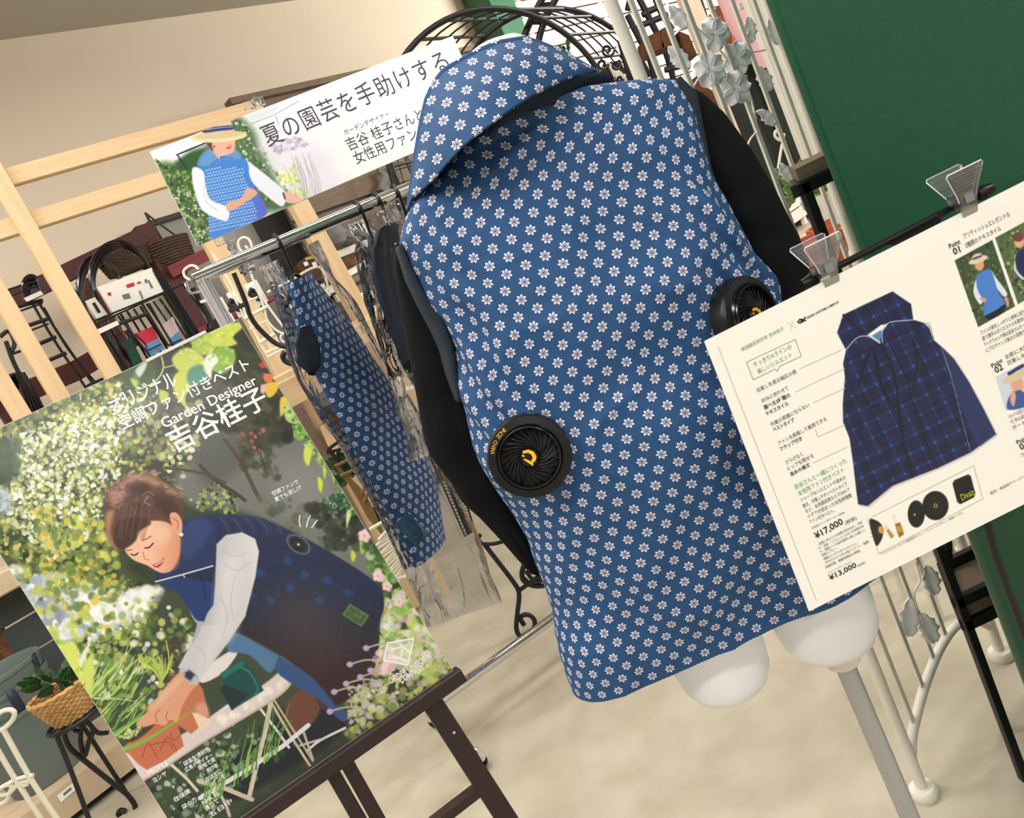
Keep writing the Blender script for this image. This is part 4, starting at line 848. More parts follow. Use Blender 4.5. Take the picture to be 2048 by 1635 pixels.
# woman
A.poly(c((600, 755), (660, 790), (760, 870), (842, 950), (822, 1032), (740, 980), (650, 900), (610, 850)), (226, 228, 236), 1.5)
A.poly(c((835, 950), (880, 950), (945, 985), (930, 1005), (880, 1012), (840, 1000)), (226, 176, 160), 1.3); A.line(c((826, 948), (838, 985)), 3, (46, 44, 56), curve=False)
A.poly(c((290, 790), (345, 690), (440, 720), (530, 700), (605, 760), (620, 850), (680, 960), (725, 1080), (560, 1160), (385, 1232), (362, 1100), (360, 980), (340, 880)), lambda X, Y: np.stack([70 + 0 * X + 30 * np.clip((X - 490) / 40, 0, 1), 130 - 34 * np.clip((X - 490) / 50, 0, 1), 206 - 14 * np.clip((X - 490) / 50, 0, 1)], -1), 1.5)
for i in range(24):
    for j in range(26):
        x, y = 300 + i * 17 + (j % 2) * 8, 700 + j * 20 + (i * 17) * -.22
        W_ = c((x, y))[0]
        if 345 < x < 660 and 790 < y < 1200 and x < 560 + (y - 760) * .35 and x > 335 + (y - 900) * .1: A.ell(W_, 1.7, 1.7, 0, (196, 214, 240), .8, .8)
A.poly(c((292, 770), (350, 680), (430, 730), (470, 740), (560, 735), (540, 690), (470, 720), (380, 775)), (110, 150, 200), 1.5, .8)
A.line(c((380, 775), (440, 730), (520, 735)), 1.6, (60, 90, 150)); A.line(c((345, 690), (300, 770), (335, 800)), 1.4, (60, 90, 150), .6)
A.poly(c((268, 790), (330, 815), (345, 900), (375, 990), (482, 1040), (478, 1120), (400, 1100), (320, 1050), (280, 950), (262, 860)), (230, 234, 242), 1.5)
A.line(c((330, 900), (350, 1000), (420, 1060)), 2, (180, 186, 206), .7)
A.poly(c((480, 1010), (560, 985), (600, 920), (650, 930), (662, 960), (600, 1000), (560, 1030), (484, 1060)), (222, 166, 140), 1.3)
A.poly(c((335, 590), (520, 560), (528, 640), (515, 690), (480, 712), (440, 700), (430, 740), (390, 690), (370, 650)), (226, 172, 148), 1.3)
A.poly(c((335, 590), (400, 575), (420, 600), (385, 640), (392, 690), (360, 660), (340, 620)), (96, 72, 60), 2)
A.line(c((400, 590), (470, 580), (515, 585)), 4, (110, 84, 70)); A.line(c((452, 605), (478, 600)), 1.6, (60, 40, 40)); A.line(c((500, 600), (520, 598)), 1.6, (60, 40, 40)); A.poly(c((470, 660), (505, 652), (500, 672), (480, 676)), (200, 80, 84), 1); A.line(c((474, 663), (500, 657)), 1.2, (250, 240, 236)); A.ell(c((398, 662))[0], 1.6, 2, 0, (60, 50, 60))
A.ell(c((425, 600))[0], 57, 11, -.06, (226, 208, 168), .12); A.ell(c((430, 590))[0], 50, 7, -.08, (206, 186, 146), .2)
A.poly(c((330, 572), (340, 530), (370, 508), (440, 492), (495, 500), (512, 530), (518, 562), (430, 574)), (206, 188, 148), 1.5)
A.poly(c((332, 576), (334, 552), (430, 536), (512, 530), (517, 554), (430, 564)), (56, 62, 120), 1.2); A.line(c((336, 560), (430, 545), (514, 539)), 1.1, (190, 186, 206))
board(A, 'backing_board', 'foam', root, .006, .001); A.mesh('printed_picture', 'print_gloss', root)
T = lambda st, q0, q1, h, m='plum_ink', **k: A.text(root, m, st, q0, q1, h, **k)
for i, ch in enumerate('夏の園芸を手助けする'):
    x0, y0 = 730 + i * 116, 665 - i * 49.5; q = c((x0 - (0), y0), (x0 + 112, y0 - 47)); T(ch, q[0], q[1], 38)
T('ガーデンデザイナー', c((1212, 590))[0], c((1490, 468))[0], 9.5); T('吉谷 桂子さんと', c((1240, 690))[0], c((1710, 492))[0], 24); T('女性用ファン', c((1285, 775))[0], c((1670, 612))[0], 24)
BANNER = A
# ---------------------------------------------------------------- laminated product sign
Q = [(1408, 682), (2048, 362), (2220, 922), (1618, 1222)]
o, wv, hv = solve_quad(Q, H0=.297); wv = wv / np.linalg.norm(wv) * .42
A = Art(o, wv, hv, 560, 396, (247, 243, 232)); c = C((1400, 500), .4525); cb = C((1600, 320), .2447); cc = C((1560, 840), .2446)
root = thing('laminated_sign', 'laminated product sign with prices clipped in front of the green column', 'sign', tuple(o + wv / 2 + hv))
def tartan(X, Y, base=(26, 30, 66)):
    u = (X * .90 - Y * .437); v = (X * .437 + Y * .9); s = np.zeros(X.shape)
    for q, per in ((u, 27.0), (v, 31.0)):
        f = np.abs((q / per) % 1 - .5) * 2; s += .5 * np.clip((f - .72) / .1, 0, 1) + .5 * (np.clip((f - .9) / .05, 0, 1))
    s = s[..., None]; n_ = (np.sin(X * .11 + Y * .05) * np.sin(Y * .09 - X * .04))[..., None]
    return np.array(base, float) * (1 + .18 * n_) + s * np.array([0, 12, 20.0]) + np.clip((s - .9) / .8, 0, 1) * np.array([6, 40, 58.0])
A.poly(c((605, 365), (632, 285), (850, 182), (932, 238), (942, 308), (800, 330), (645, 442)), tartan, 1.2, smooth=False)
A.line(c((632, 285), (690, 340), (740, 380)), 4, (14, 14, 30), .8)
A.poly(c((758, 378), (802, 352), (806, 410), (790, 402)), (84, 128, 186), 1.2, smooth=False)
BD = c((645, 440), (700, 385), (745, 378), (795, 412), (803, 360), (835, 320), (942, 308), (985, 320), (1012, 345), (1030, 395), (1075, 435), (1120, 480), (1185, 580), (1250, 700), (1306, 812), (1195, 893), (1050, 962), (850, 1040), (770, 1105), (740, 1130), (698, 1122), (690, 1060), (676, 940), (660, 830), (632, 760), (630, 680), (640, 560), (632, 500))
A.poly([(x + 3, y + 2.5) for x, y in BD], (196, 188, 190), 3, smooth=False)
A.poly(BD, tartan, 1.2, smooth=False)
A.poly(c((1060, 425), (1120, 480), (1185, 580), (1250, 700), (1306, 812), (1240, 862), (1190, 800), (1130, 640), (1080, 510)), (38, 52, 96), 3, .85, smooth=False)
for P, wd in ((((800, 420), (860, 560), (890, 800), (940, 1000)), 5), (((770, 430), (790, 560), (840, 680)), 7), (((720, 640), (760, 690), (790, 680)), 4), (((840, 420), (900, 540), (980, 800), (1050, 960)), 2.4), (((760, 430), (720, 520), (700, 600)), 5), (((940, 400), (960, 500), (940, 600)), 4)): A.line(c(*P), wd, (12, 12, 26), .7)
for i in range(9): A.line(c((650 + i * 4, 620 + i * 3), (700 + i * 6, 610 + i * 14)), 1.2, (12, 14, 30), .5); A.line(c((950 + i * 8, 320), (960 + i * 9, 360 + i * 4)), 1.2, (12, 14, 30), .5)
A.line(c((1065, 430), (1110, 560), (1160, 760), (1196, 892)), 1.3, (140, 150, 180), .8)
A.line(c((645, 440), (690, 390), (740, 380), (795, 412)), 1.8, (190, 190, 200)); A.line(c((806, 408), (805, 360), (835, 320), (942, 308)), 1.8, (190, 190, 200))
lc = (176, 182, 156)
for P in (((80, 428), (515, 1550)), ((443, 523), (628, 440)), ((420, 627), (640, 522)), ((500, 675), (640, 610)), ((508, 792), (520, 825), (640, 772)), ((498, 940), (648, 872)), ((740, 1188), (1208, 952), (1250, 1098), (790, 1340), (740, 1188)), ((205, 495), (420, 395), (447, 468), (350, 515), (342, 535), (330, 526), (235, 573), (205, 495))):
    A.line(c(*P), 1.6, (126, 150, 122) if P[0] in ((205, 495),) else lc, 1, curve=False)
A.line(c((385, 320), (425, 345)), 1.4, (206, 180, 176), curve=False); A.line(c((410, 312), (400, 355)), 1.4, (206, 180, 176), curve=False)
# logo
for P in (((432, 318), (440, 306), (450, 312), (442, 322), (432, 318)), ((448, 305), (466, 312)), ((452, 318), (464, 298))): A.line(c(*P), 3, (30, 28, 28), curve=False)
# accessories
A.poly(c((748, 1196), (775, 1192), (803, 1215), (808, 1255), (795, 1290), (775, 1300)), (28, 26, 26), 1.2)
for k in range(9): A.line(c((795, 1243), (795 + 45 * math.cos(1.6 + k * .35), 1243 + 48 * math.sin(1.6 + k * .35))), 1, (90, 86, 80), .7, curve=False)
A.ell(c((800, 1235))[0], 5.5, 8, -.3, (216, 150, 60))
A.poly(c((815, 1225), (825, 1220), (858, 1262), (845, 1275), (838, 1265)), (190, 140, 80), 1.2, smooth=False); A.poly(c((812, 1215), (822, 1212), (832, 1232), (824, 1238)), (226, 224, 222), 1, smooth=False)
A.poly(c((848, 1170), (860, 1166), (868, 1200), (858, 1204)), (228, 226, 226), 1.2, smooth=False); A.poly(c((860, 1208), (884, 1202), (901, 1255), (879, 1270)), (150, 112, 40), 1.2, smooth=False); A.poly(c((864, 1222), (890, 1214), (897, 1240), (872, 1250)), (186, 150, 60), 1.2, smooth=False)
A.ell(c((955, 1165))[0], 17, 27, .0, (24, 24, 24), .1); A.ell(c((1040, 1128))[0], 26, 29, 0, (22, 22, 22), .1)
for k in range(14): a = k * .449; A.line(c((1040 + 16 * math.cos(a), 1128 + 16 * math.sin(a)), (1040 + 38 * math.cos(a + .3), 1128 + 40 * math.sin(a + .3))), .8, (70, 70, 66), .7, curve=False)
A.ell(c((1040, 1128))[0], 4, 4.5, 0, (170, 160, 40), .5); A.ell(c((1040, 1128))[0], 2, 2.5, 0, (22, 22, 22), .5); A.ell(c((948, 1168))[0], 2, 3, 0, (170, 160, 40), .5)
A.poly(c((1115, 1030), (1125, 1015), (1185, 990), (1196, 998), (1216, 1075), (1210, 1092), (1150, 1122), (1136, 1112)), (20, 20, 22), 1.2, smooth=False)
# garden snapshots
def snap(Q4, bg_, cols, n=260):
    A.poly(Q4, bg_, 1, smooth=False); A.blobs(n, [tuple(np.array(Q4).mean(0) * .06 + np.array(q) * .94) for q in Q4], cols, 1, 4.5)
G3 = [(56, 78, 44), (96, 120, 60), (40, 52, 36), (140, 150, 90), (76, 100, 60), (60, 70, 56)]
snap(cb((1262, 820), (1570, 652), (1755, 1195), (1455, 1365)), (62, 80, 52), G3)
A.poly(cb((1440, 970), (1415, 1080), (1470, 1180), (1500, 1120), (1455, 1060)), (224, 228, 240), 1.2); A.poly(cb((1560, 900), (1600, 960), (1690, 1085), (1660, 1110), (1570, 990)), (224, 228, 240), 1.2)
A.poly(cb((1440, 960), (1470, 920), (1540, 890), (1570, 920), (1620, 1080), (1675, 1170), (1600, 1225), (1505, 1275), (1500, 1160), (1450, 1060)), (74, 128, 206), 1.3); A.poly(cb((1510, 1275), (1600, 1228), (1672, 1178), (1665, 1235), (1560, 1300)), (26, 26, 36), 1.2)
A.ell(cb((1465, 855))[0], 9, 12, 0, (222, 160, 130)); A.ell(cb((1455, 815))[0], 20, 6.5, -.35, (222, 208, 176), .15); A.ell(cb((1447, 792))[0], 11, 7, -.3, (214, 196, 160), .2); A.line(cb((1415, 808), (1480, 782)), 3.4, (56, 60, 130)); A.poly(cb((1672, 1120), (1700, 1130), (1705, 1190), (1690, 1190)), (214, 150, 120), 1); A.poly(cb((1465, 1130), (1520, 1130), (1505, 1160)), (222, 160, 130), 1)
snap(cb((1592, 635), (1900, 470), (2060, 1010), (1780, 1178)), (84, 104, 66), G3 + [(190, 200, 120)])
A.poly(cb((1760, 790), (1840, 730), (1900, 900), (1880, 1060), (1800, 960)), (28, 40, 84), 1.2); A.poly(cb((1755, 820), (1770, 900), (1830, 965), (1815, 975), (1750, 900)), (216, 222, 232), 1.2); A.ell(cb((1790, 665))[0], 10, 13, 0, (224, 170, 146)); A.ell(cb((1780, 630))[0], 11, 9, 0, (110, 64, 54))
P = c((1305, 560), (1460, 480), (1500, 620), (1350, 712)); A.poly(P, (206, 214, 226), 1, smooth=False); A.ell(c((1400, 590))[0], 13, 18, -.3, (224, 166, 140)); A.ell(c((1395, 555))[0], 28, 9, -.5, (214, 198, 160), .2); A.line(c((1365, 545), (1425, 510)), 7, (52, 56, 120)); A.poly(c((1370, 640), (1420, 620), (1460, 680), (1360, 705)), (60, 90, 150), 1.2); A.poly(c((1370, 660), (1380, 620), (1395, 640), (1385, 690)), (222, 166, 140), 1.2)
board(A, 'paper_sheet', 'paper', root, .0006); A.mesh('printed_page', 'print_laminate', root, .0003)
bo = B(); n_ = A.n; P = [o, o + wv, o + wv + hv, o + hv]; cc_ = sum(P) / 4; Gp = [p + (wv / .42) * (.007 if i in (1, 2) else -.007) + (hv / .297) * (.007 if i in (2, 3) else -.007) for i, p in enumerate(P)]
V = [tuple(p + n_ * .0005) for p in P] + [tuple(p + n_ * .0005) for p in Gp]
bo.add(V, [(0, 1, 5, 4), (1, 2, 6, 5), (2, 3, 7, 6), (3, 0, 4, 7)]); bo.build('laminate_margin', 'film', root, smooth=False)
T = lambda st, q0, q1, h, m='dark_ink', **k: A.text(root, m, st, c(q0)[0], c(q1)[0], h * .4525, **k)
GI = 'green_ink'
for st, a, b, h, m in (('英国園芸研究家 吉谷桂子', (185, 448), (372, 352), 17, GI), ('ORDER UNIFORM COMPANY', (470, 306), (615, 232), 10, 'black_ink'), ('すっきりAラインの', (240, 518), (406, 434), 22, GI), ('美しいシルエット', (258, 548), (408, 470), 22, GI),
    ('日差しを遮る幅広の襟', (255, 628), (427, 543), 19, 'dark_ink'), ('好みに合わせて', (275, 675), (392, 615), 19, 'dark_ink'), ('選べる2種類の', (285, 706), (400, 647), 20, 'black_ink'), ('テキスタイル', (294, 733), (392, 683), 19, 'black_ink'),
    ('作業の邪魔にならない', (315, 780), (485, 690), 19, 'dark_ink'), ('ベストタイプ', (325, 803), (418, 756), 19, 'black_ink'), ('ファンを脱着して着用できる', (348, 862), (560, 752), 19, 'dark_ink'), ('フラップ付き', (356, 888), (452, 838), 19, 'black_ink'),
    ('さりげなく', (382, 947), (456, 908), 19, 'dark_ink'), ('ヒップを隠せる', (390, 974), (503, 914), 19, 'dark_ink'), ('長めの着丈', (402, 1000), (488, 953), 19, 'black_ink'),
    ('吉谷さんと一緒につくった', (422, 1058), (650, 938), 23, GI), ('女性用ファン付きベスト', (438, 1086), (638, 978), 22, GI),
    ('シャープなシルエットや長めの', (447, 1112), (645, 1010), 18, 'dark_ink'), ('着丈、作業しやすいベストタイプ', (457, 1139), (652, 1038), 18, 'dark_ink'), ('など、女性園芸家ならではのア', (468, 1162), (664, 1062), 18, 'dark_ink'), ('イデアが詰まった女性用電動', (478, 1186), (672, 1088), 18, 'dark_ink'), ('ファン付きベスト。', (486, 1209), (596, 1156), 18, 'dark_ink'),
    ('女性用ファン付きベスト(本体)', (494, 1234), (640, 1162), 11, 'dark_ink'), ('¥17,000', (515, 1280), (636, 1212), 34, 'black_ink'), ('(税抜)', (645, 1216), (694, 1190), 20, 'dark_ink'),
    ('・送風と共に3つの効果が包み込む。冷却', (520, 1306), (716, 1206), 12, 'dark_ink'), ('け・消臭・リフレッシュの3つの効果があ', (526, 1322), (724, 1222), 12, 'dark_ink'), ('り、国産ハッカ油を使用し肌にも優しい', (532, 1338), (730, 1240), 12, 'dark_ink'), ('消臭スプレー。', (538, 1354), (610, 1318), 12, 'dark_ink'), ('・軽量コンパクトボディのファン。', (542, 1372), (695, 1298), 12, 'dark_ink'), ('・手のひらサイズの小型バッテリー、風量4', (550, 1388), (748, 1290), 12, 'dark_ink'), ('段階切替、駆動時間約3.5時間。', (556, 1406), (710, 1330), 12, 'dark_ink'), ('ファンバッテリーセット', (566, 1430), (670, 1378), 9, 'dark_ink'),
    ('¥13,000', (576, 1462), (694, 1402), 27, 'black_ink'), ('(税抜)', (698, 1400), (732, 1382), 11, 'dark_ink'),
    ('ファンバッテリーセット/消臭香涼スプレー・ファン・バッテリー・専用ケーブル', (800, 1348), (1160, 1164), 11, 'dark_ink'), ('販売・商品紹介ページへ!', (1284, 1080), (1436, 1003), 12, 'dark_ink'),
    ('Point', (1290, 520), (1337, 492), 16, 'black_ink'), ('02', (1308, 545), (1340, 525), 26, 'black_ink'), ('お肌に大敵な', (1352, 482), (1470, 422), 18, 'dark_ink'), ('日差しを完全', (1362, 508), (1480, 450), 18, 'dark_ink'),
    ('ツバ広の帽子', (1365, 746), (1490, 684), 16, 'dark_ink'), ('てれば、日差', (1372, 770), (1496, 708), 16, 'dark_ink'), ('ガードでき', (1382, 794), (1480, 745), 16, 'dark_ink'), ('Point', (1402, 858), (1450, 830), 16, 'black_ink'), ('03', (1418, 884), (1450, 864), 26, 'black_ink'), ('ファンの', (1418, 915), (1490, 880), 14, 'dark_ink'), ('Divaiz', (1157, 1106), (1212, 1078), 26, 'yellow_ink')):
    T(st, a, b, h, m)
T = lambda st, q0, q1, h, m='dark_ink', **k: A.text(root, m, st, cb(q0)[0], cb(q1)[0], h * .2447, **k)
for st, a, b, h, m in (('Point', (1222, 725), (1310, 680), 34, 'black_ink'), ('01', (1258, 778), (1312, 752), 50, 'black_ink'), ('ブリティッシュエレガントな', (1338, 645), (1715, 458), 38, 'dark_ink'), ('2種類のテキスタイル', (1355, 722), (1645, 575), 38, 'dark_ink'),
    ('ファンの風をしっかりと身体に送りつ', (1478, 1430), (1860, 1240), 32, 'dark_ink'), ('度で薄手のポリエステルを素材に使', (1492, 1478), (1870, 1290), 32, 'dark_ink'), ('ラックウォッチ柄は吉谷さんの一番人', (1508, 1525), (1880, 1340), 32, 'dark_ink'), ('にプロヴァンス風の小花柄で、夏', (1522, 1572), (1890, 1390), 32, 'dark_ink')):
    T(st, a, b, h, m)
SIGN = A; SIGNROOT = root
# ================================================================ clothes rack
RD = Vector((.721, .30, 0)).normalized(); RG = Vector((RD.y, -RD.x, 0)); R0 = Vector((-.637, 2.33, 0)); RZ = 1.658
rack = thing('clothes_rack', 'chrome rolling clothes rack behind the mannequin', 'rack', (-.637, 2.33, 0))
def rp(x, y): return onvert(x, y, R0, RD)
B().tube([R0 + Vector((0, 0, RZ)) - RD * .02, R0 + RD * 1.32 + Vector((0, 0, RZ))], .0200, 24).build('rail', 'chrome', rack)
for t in (0, 1.3):
    q = R0 + RD * t; b = B()
    b.tube([q + Vector((0, 0, .14)), q + Vector((0, 0, 1.20))], .0165, 16); b.tube([q + Vector((0, 0, 1.16)), q + Vector((0, 0, 1.665))], .0135, 14); b.lathe([(.0165, 0), (.021, .004), (.021, .028), (.0165, .032)], 16, tuple(q + Vector((0, 0, 1.16))))
    for k in range(8): b.tube([q + Vector((.017 * math.cos(k * .785), .017 * math.sin(k * .785), 1.42)), q + Vector((.017 * math.cos(k * .785), .017 * math.sin(k * .785), 1.668))], .0028, 5)
    b.build('upright', 'chrome', rack)
    b = B(); b.tube(spline([q + Vector((0, 0, .18)), q + RG * .05 + Vector((0, 0, .13)), q + RG * .215 + Vector((0, 0, .07))], 5), .014, 12); b.tube(spline([q + Vector((0, 0, .18)), q - RG * .05 + Vector((0, 0, .13)), q - RG * .17 + Vector((0, 0, .07))], 5), .014, 12); b.build('foot_tube', 'chrome', rack)
    for s in (.215, -.17):
        c = q + RG * s; cs = bpy.data.objects.new('caster', None); COL.objects.link(cs); cs.parent = rack; cs.location = c - Vector(rack.location)
        wx = (RG * .8 + RD * .6).normalized(); nx = wx.cross(Vector((0, 0, 1))); ax = Matrix((wx, Vector((0, 0, 1)), nx)).transposed()
        for e in (-.012, .012): B().lathe([(.0001, -.008), (.022, -.008), (.025, -.005), (.025, .005), (.022, .008), (.0001, .008)], 24, c + Vector((0, 0, .0255)) + nx * e, ax).build('wheel', 'black_plastic', cs)
        B().lathe([(.0001, .078), (.012, .076), (.024, .062), (.029, .045), (.029, .034), (.026, .034)], 20, c).build('hood', 'chrome', cs)
B().tube([R0 + Vector((0, 0, .155)), R0 + RD * 1.3 + Vector((0, 0, .155))], .0172, 20).build('base_bar', 'chrome', rack)
# ---- hangers
def hanger(tx, label, g2):
    q = R0 + RD * tx + Vector((0, 0, RZ)); h = thing('coat_hanger', label, 'hanger', q, 'black hangers on the chrome rail')
    P = [q + RG * (.026 * math.cos(a)) + Vector((0, 0, .0 + .026 * math.sin(a))) for a in np.linspace(-.6, PI + .4, 12)][::-1]
    P = P[::1] + [q + RG * .012 + Vector((0, 0, -.045)), q + Vector((0, 0, -.07)), q + Vector((0, 0, -.10))]
    B().tube(P, .005, 8, flat=1.4).build('hook', 'black_plastic', h)
    B().tube(spline([q - g2 * .13 + Vector((0, 0, -.20)), q - g2 * .06 + Vector((0, 0, -.145)), q + Vector((0, 0, -.1)), q + g2 * .06 + Vector((0, 0, -.145)), q + g2 * .13 + Vector((0, 0, -.20))], 4), .006, 8).build('shoulder_bar', 'black_plastic', h)
    return h
def rt(x, y): return (rp(x, y) - R0).dot(RD)
for (x, y), l in (((557, 487), 'black coat hanger carrying the leftmost bagged vest'), ((717, 418), 'black coat hanger second from the left on the rail'), ((754, 400), 'black coat hanger with a white size marker'), ((790, 384), 'black coat hanger nearest the big collar')):
    h = hanger(rt(x, y), l, (at(705, 645, 2.62) - at(602, 660, 2.32)).normalized() if 'leftmost' in l else (at(822, 620, 2.6) - at(764, 600, 2.3)).normalized())
    if 'marker' in l:
        q = Vector(h.location); B().box(tuple(q + Vector((-.008, -.012, -.072))), tuple(q + Vector((.008, .006, -.048)))).build('size_marker', 'label_white', h)
# ---- hanging garments
def hang(Lp, Rp, YL, YR, th, name, m, parent, n=70, wr=.006, seed=0, uvs=None, close=True, YLe=None, YRe=None):
    A_ = resamp(Lp, n); C_ = resamp(Rp, n); rows = []; UV = []; K = 40
    for i in range(n):
        s = i / (n - 1); p, q = at(*A_[i], YL + ((YLe or YL) - YL) * s), at(*C_[i], YR + ((YRe or YR) - YR) * s); m_ = (p + q) / 2; h = (q - p) / 2
        nn = h.cross(Vector((0, 0, 1))); nn = nn.normalized() if nn.length > 1e-6 else RD.copy(); tt = th * min(1, .25 + h.length * 9); r = []
        for k in range(K):
            t = 2 * PI * k / K; w_ = wr * (fbm(2.2 * math.cos(t) + seed, i * .10, 2.2 * math.sin(t)) + .5 * fbm(7 * math.cos(t) + seed, i * .16, 5 * math.sin(t)) + .35 * math.sin(9 * t + 2 * math.sin(i * .1)))
            r.append(tuple(m_ + h * math.cos(t) + nn * math.sin(t) * (tt + w_))); UV.append((math.cos(t) * h.length * .62 + (1 if math.sin(t) > 0 else 0) * .011, m_.z * .62))
        rows.append(r)
    return B().grid(rows, wrap=True).build(name, m, parent, ang=180, uv=UV)
g1 = thing('bagged_vest', 'blue floral vest in a crinkled clear bag hanging beside the garden poster', 'vest', rp(557, 487))
hang([(588, 560), (592, 610), (600, 660), (622, 725), (645, 770), (668, 814), (706, 888), (745, 964), (797, 1062), (835, 1133)], [(603, 552), (645, 592), (695, 645), (737, 707), (765, 748), (788, 784), (831, 869), (865, 942), (876, 1010), (882, 1077)], 2.32, 2.62, .04, 'vest_body', 'floral', g1, seed=3, uvs=1)
hang([(600, 655), (590, 690), (596, 730), (618, 745)], [(622, 650), (640, 690), (642, 730), (630, 750)], 2.24, 2.27, .02, 'armhole_lining', 'navy_trim', g1, n=20, wr=.002)
0 and hang([(640, 690), (652, 760), (668, 815), (700, 872)], [(652, 690), (668, 760), (682, 815), (706, 868)], 2.25, 2.27, .012, 'side_binding', 'navy_trim', g1, n=24, wr=.001)
pt = [at(x, y, 2.24) for x, y in C((540, 450), .428)((640, 1342), (742, 1436), (688, 1502), (580, 1402))]; B().add([tuple(p) for p in pt] + [tuple(p + Vector((0, .004, 0))) for p in pt], [(0, 1, 2, 3), (7, 6, 5, 4), (0, 4, 5, 1), (1, 5, 6, 2), (2, 6, 7, 3), (3, 7, 4, 0)]).build('patch', mat('teal_patch', (44, 84, 112), .7), g1, smooth=False)
ct = (pt[0] + pt[1] + pt[2] + pt[3]) / 4; b = B()
for r_ in (.30, .18, .08): b.tube([ct + (pt[1] - pt[0]) * r_ * math.cos(a) + (pt[2] - pt[1]) * r_ * .9 * math.sin(a) - Vector((0, .002, 0)) for a in np.linspace(0, 2 * PI, 20)[:-1]], .0012, 4, closed=True)
for s in (.42,): b.tube([ct + ((pt[i] - ct) * .86) - Vector((0, .002, 0)) for i in range(4)], .0012, 4, closed=True)
b.build('patch_stitching', mat('teal_thread', (84, 128, 150), .7), g1)
hang([(566, 512), (580, 560), (586, 640), (588, 700), (606, 752), (655, 835), (700, 892), (758, 1000), (820, 1110), (868, 1250)], [(584, 505), (622, 556), (684, 616), (735, 685), (768, 742), (806, 802), (856, 900), (892, 980), (930, 1060), (985, 1210)], 2.22, 2.60, .085, 'garment_bag', 'film', g1, wr=.022, seed=5)
g2 = thing('bagged_garment', 'dark navy garment in a clear bag hanging between the vest collar and rail', 'garment', rp(717, 418))
hang([(762, 455), (748, 500), (750, 545), (764, 600), (790, 672), (815, 722)], [(784, 450), (800, 500), (812, 560), (822, 620), (836, 690), (846, 745)], 2.30, 2.60, .03, 'garment_body', 'navy_trim', g2, seed=8, YLe=2.3)
hang([(724, 432), (738, 470), (736, 520), (748, 580), (768, 640), (798, 735), (828, 820), (850, 905)], [(752, 425), (792, 452), (806, 490), (820, 560), (834, 640), (850, 730), (868, 820), (880, 900)], 2.24, 2.62, .07, 'garment_bag', 'film', g2, wr=.022, seed=9)
g3 = thing('bagged_garment', 'crumpled clear garment bag bunched against the left shoulder of the vest', 'garment', rp(790, 384))
hang([(775, 412), (790, 440), (800, 470), (812, 520), (840, 640)], [(818, 395), (842, 412), (852, 440), (860, 520), (880, 640)], 2.4, 2.6, .07, 'garment_bag', 'film', g3, wr=.03, seed=14)
# ================================================================ banner clips
def clear_clip(x, y, x2, y2, label, Y0=2.41, Y1=2.40):
    p, q = at(x, y, Y0), at(x2, y2, Y1); t = thing('banner_clip', label, 'clip', p, 'clear clips of the banner'); d = (q - p)
    B().bar(p - RD * .03, p + RD * .03, .012, .022).build('jaw', 'clear', t, smooth=False)
    m_ = p.lerp(q, .3); B().lathe([(.0001, -.012), (.009, -.008), (.012, 0), (.009, .008), (.0001, .012)], 14, m_).build('ball_joint', 'clear', t)
    B().tube([p, m_, p.lerp(q, .5)], .006, 8).build('neck', 'clear', t)
    s = p.lerp(q, .45); B().bar(s, q, .022, .012, RG).build('arm', 'clear', t, smooth=False)
    b = B()
    for k in range(5): c = s.lerp(q, .08 + k * .09); b.bar(c - RD * .011 + RG * .009, c + RD * .011 + RG * .009, .003, .003)
    b.build('grip_ridges', 'clear', t, smooth=False)
    if y2 > y:
        a = [q + RG * .024 * math.cos(w_) + Vector((0, 0, .024 * math.sin(w_))) for w_ in np.linspace(-1.2, PI + .4, 12)]; b = B(); b.grid([[tuple(v - RD * .018) for v in a], [tuple(v + RD * .018) for v in a]]); b.build('rail_saddle', 'clear', t, solid=.003)
    return t
clear_clip(450, 478, 492, 535, 'clear clip holding the lower left edge of the banner on the rail')
clear_clip(508, 207, 516, 196, 'small clear clip on the top edge of the banner', 2.36, 2.36)
# ================================================================ easel
ez = thing('display_easel', 'dark brown wooden easel holding the garden poster', 'easel', (-.62, 1.45, 0))
n_ = Vector(PO.n); O_ = Vector(PO.o); Wv, Hv = Vector(PO.w), Vector(PO.h); bl, br = O_ + Hv, O_ + Wv + Hv; dW = Wv.normalized(); dH = Hv.normalized()
B().bar(bl - dW * .04 - n_ * .0 + dH * .016, br + dW * .012 + dH * .016, .045, .028, n_.cross(dW)).build('ledge', 'espresso', ez, smooth=False)
def ep(x, y, off=-.02): return PO.p3(x, y, off)
def tofloor(p, q): d = q - p; return p + d * (-p.z / d.z)
p = ep(862, 1398, -.022); q = ep(985, 1590, -.022); d = (q - p).normalized(); f0 = tofloor(p, q); f0.z = .0
def legs(p, f0, nm='leg'): B().bar(p, f0 + Vector((0, 0, .002)), .042, .022, n_).build(nm, 'espresso', ez, smooth=False)
legs(p - d * .02, f0)
cx = O_ + Wv / 2 + Hv; mir = lambda v: v - dW * 2 * (v - cx).dot(dW)
legs(mir(p - d * .02), mir(f0)); cl = mir(f0)
B().lathe([(.0001, -.013), (.021, -.013), (.021, .013), (.0001, .013)], 24, p, Matrix((dW, n_.cross(dW), n_)).transposed()).build('pivot_disc', 'espresso', ez)
B().lathe([(.0001, 0), (.003, 0), (.003, .002), (.0001, .002)], 10, ep(910, 1466, -.0095), Matrix((dW, n_.cross(dW), n_)).transposed()).build('screw', 'chrome', ez)
for x0, y0, x1, y1 in ((650, 1520, 716, 1635), (684, 1508, 752, 1630)):
    a = ep(x0, y0, -.02); c_ = ep(x1, y1, -.02); legs2 = tofloor(a, c_); B().bar(a - (c_ - a).normalized() * .75, legs2, .026, .022, n_).build('centre_leg', 'espresso', ez, smooth=False)
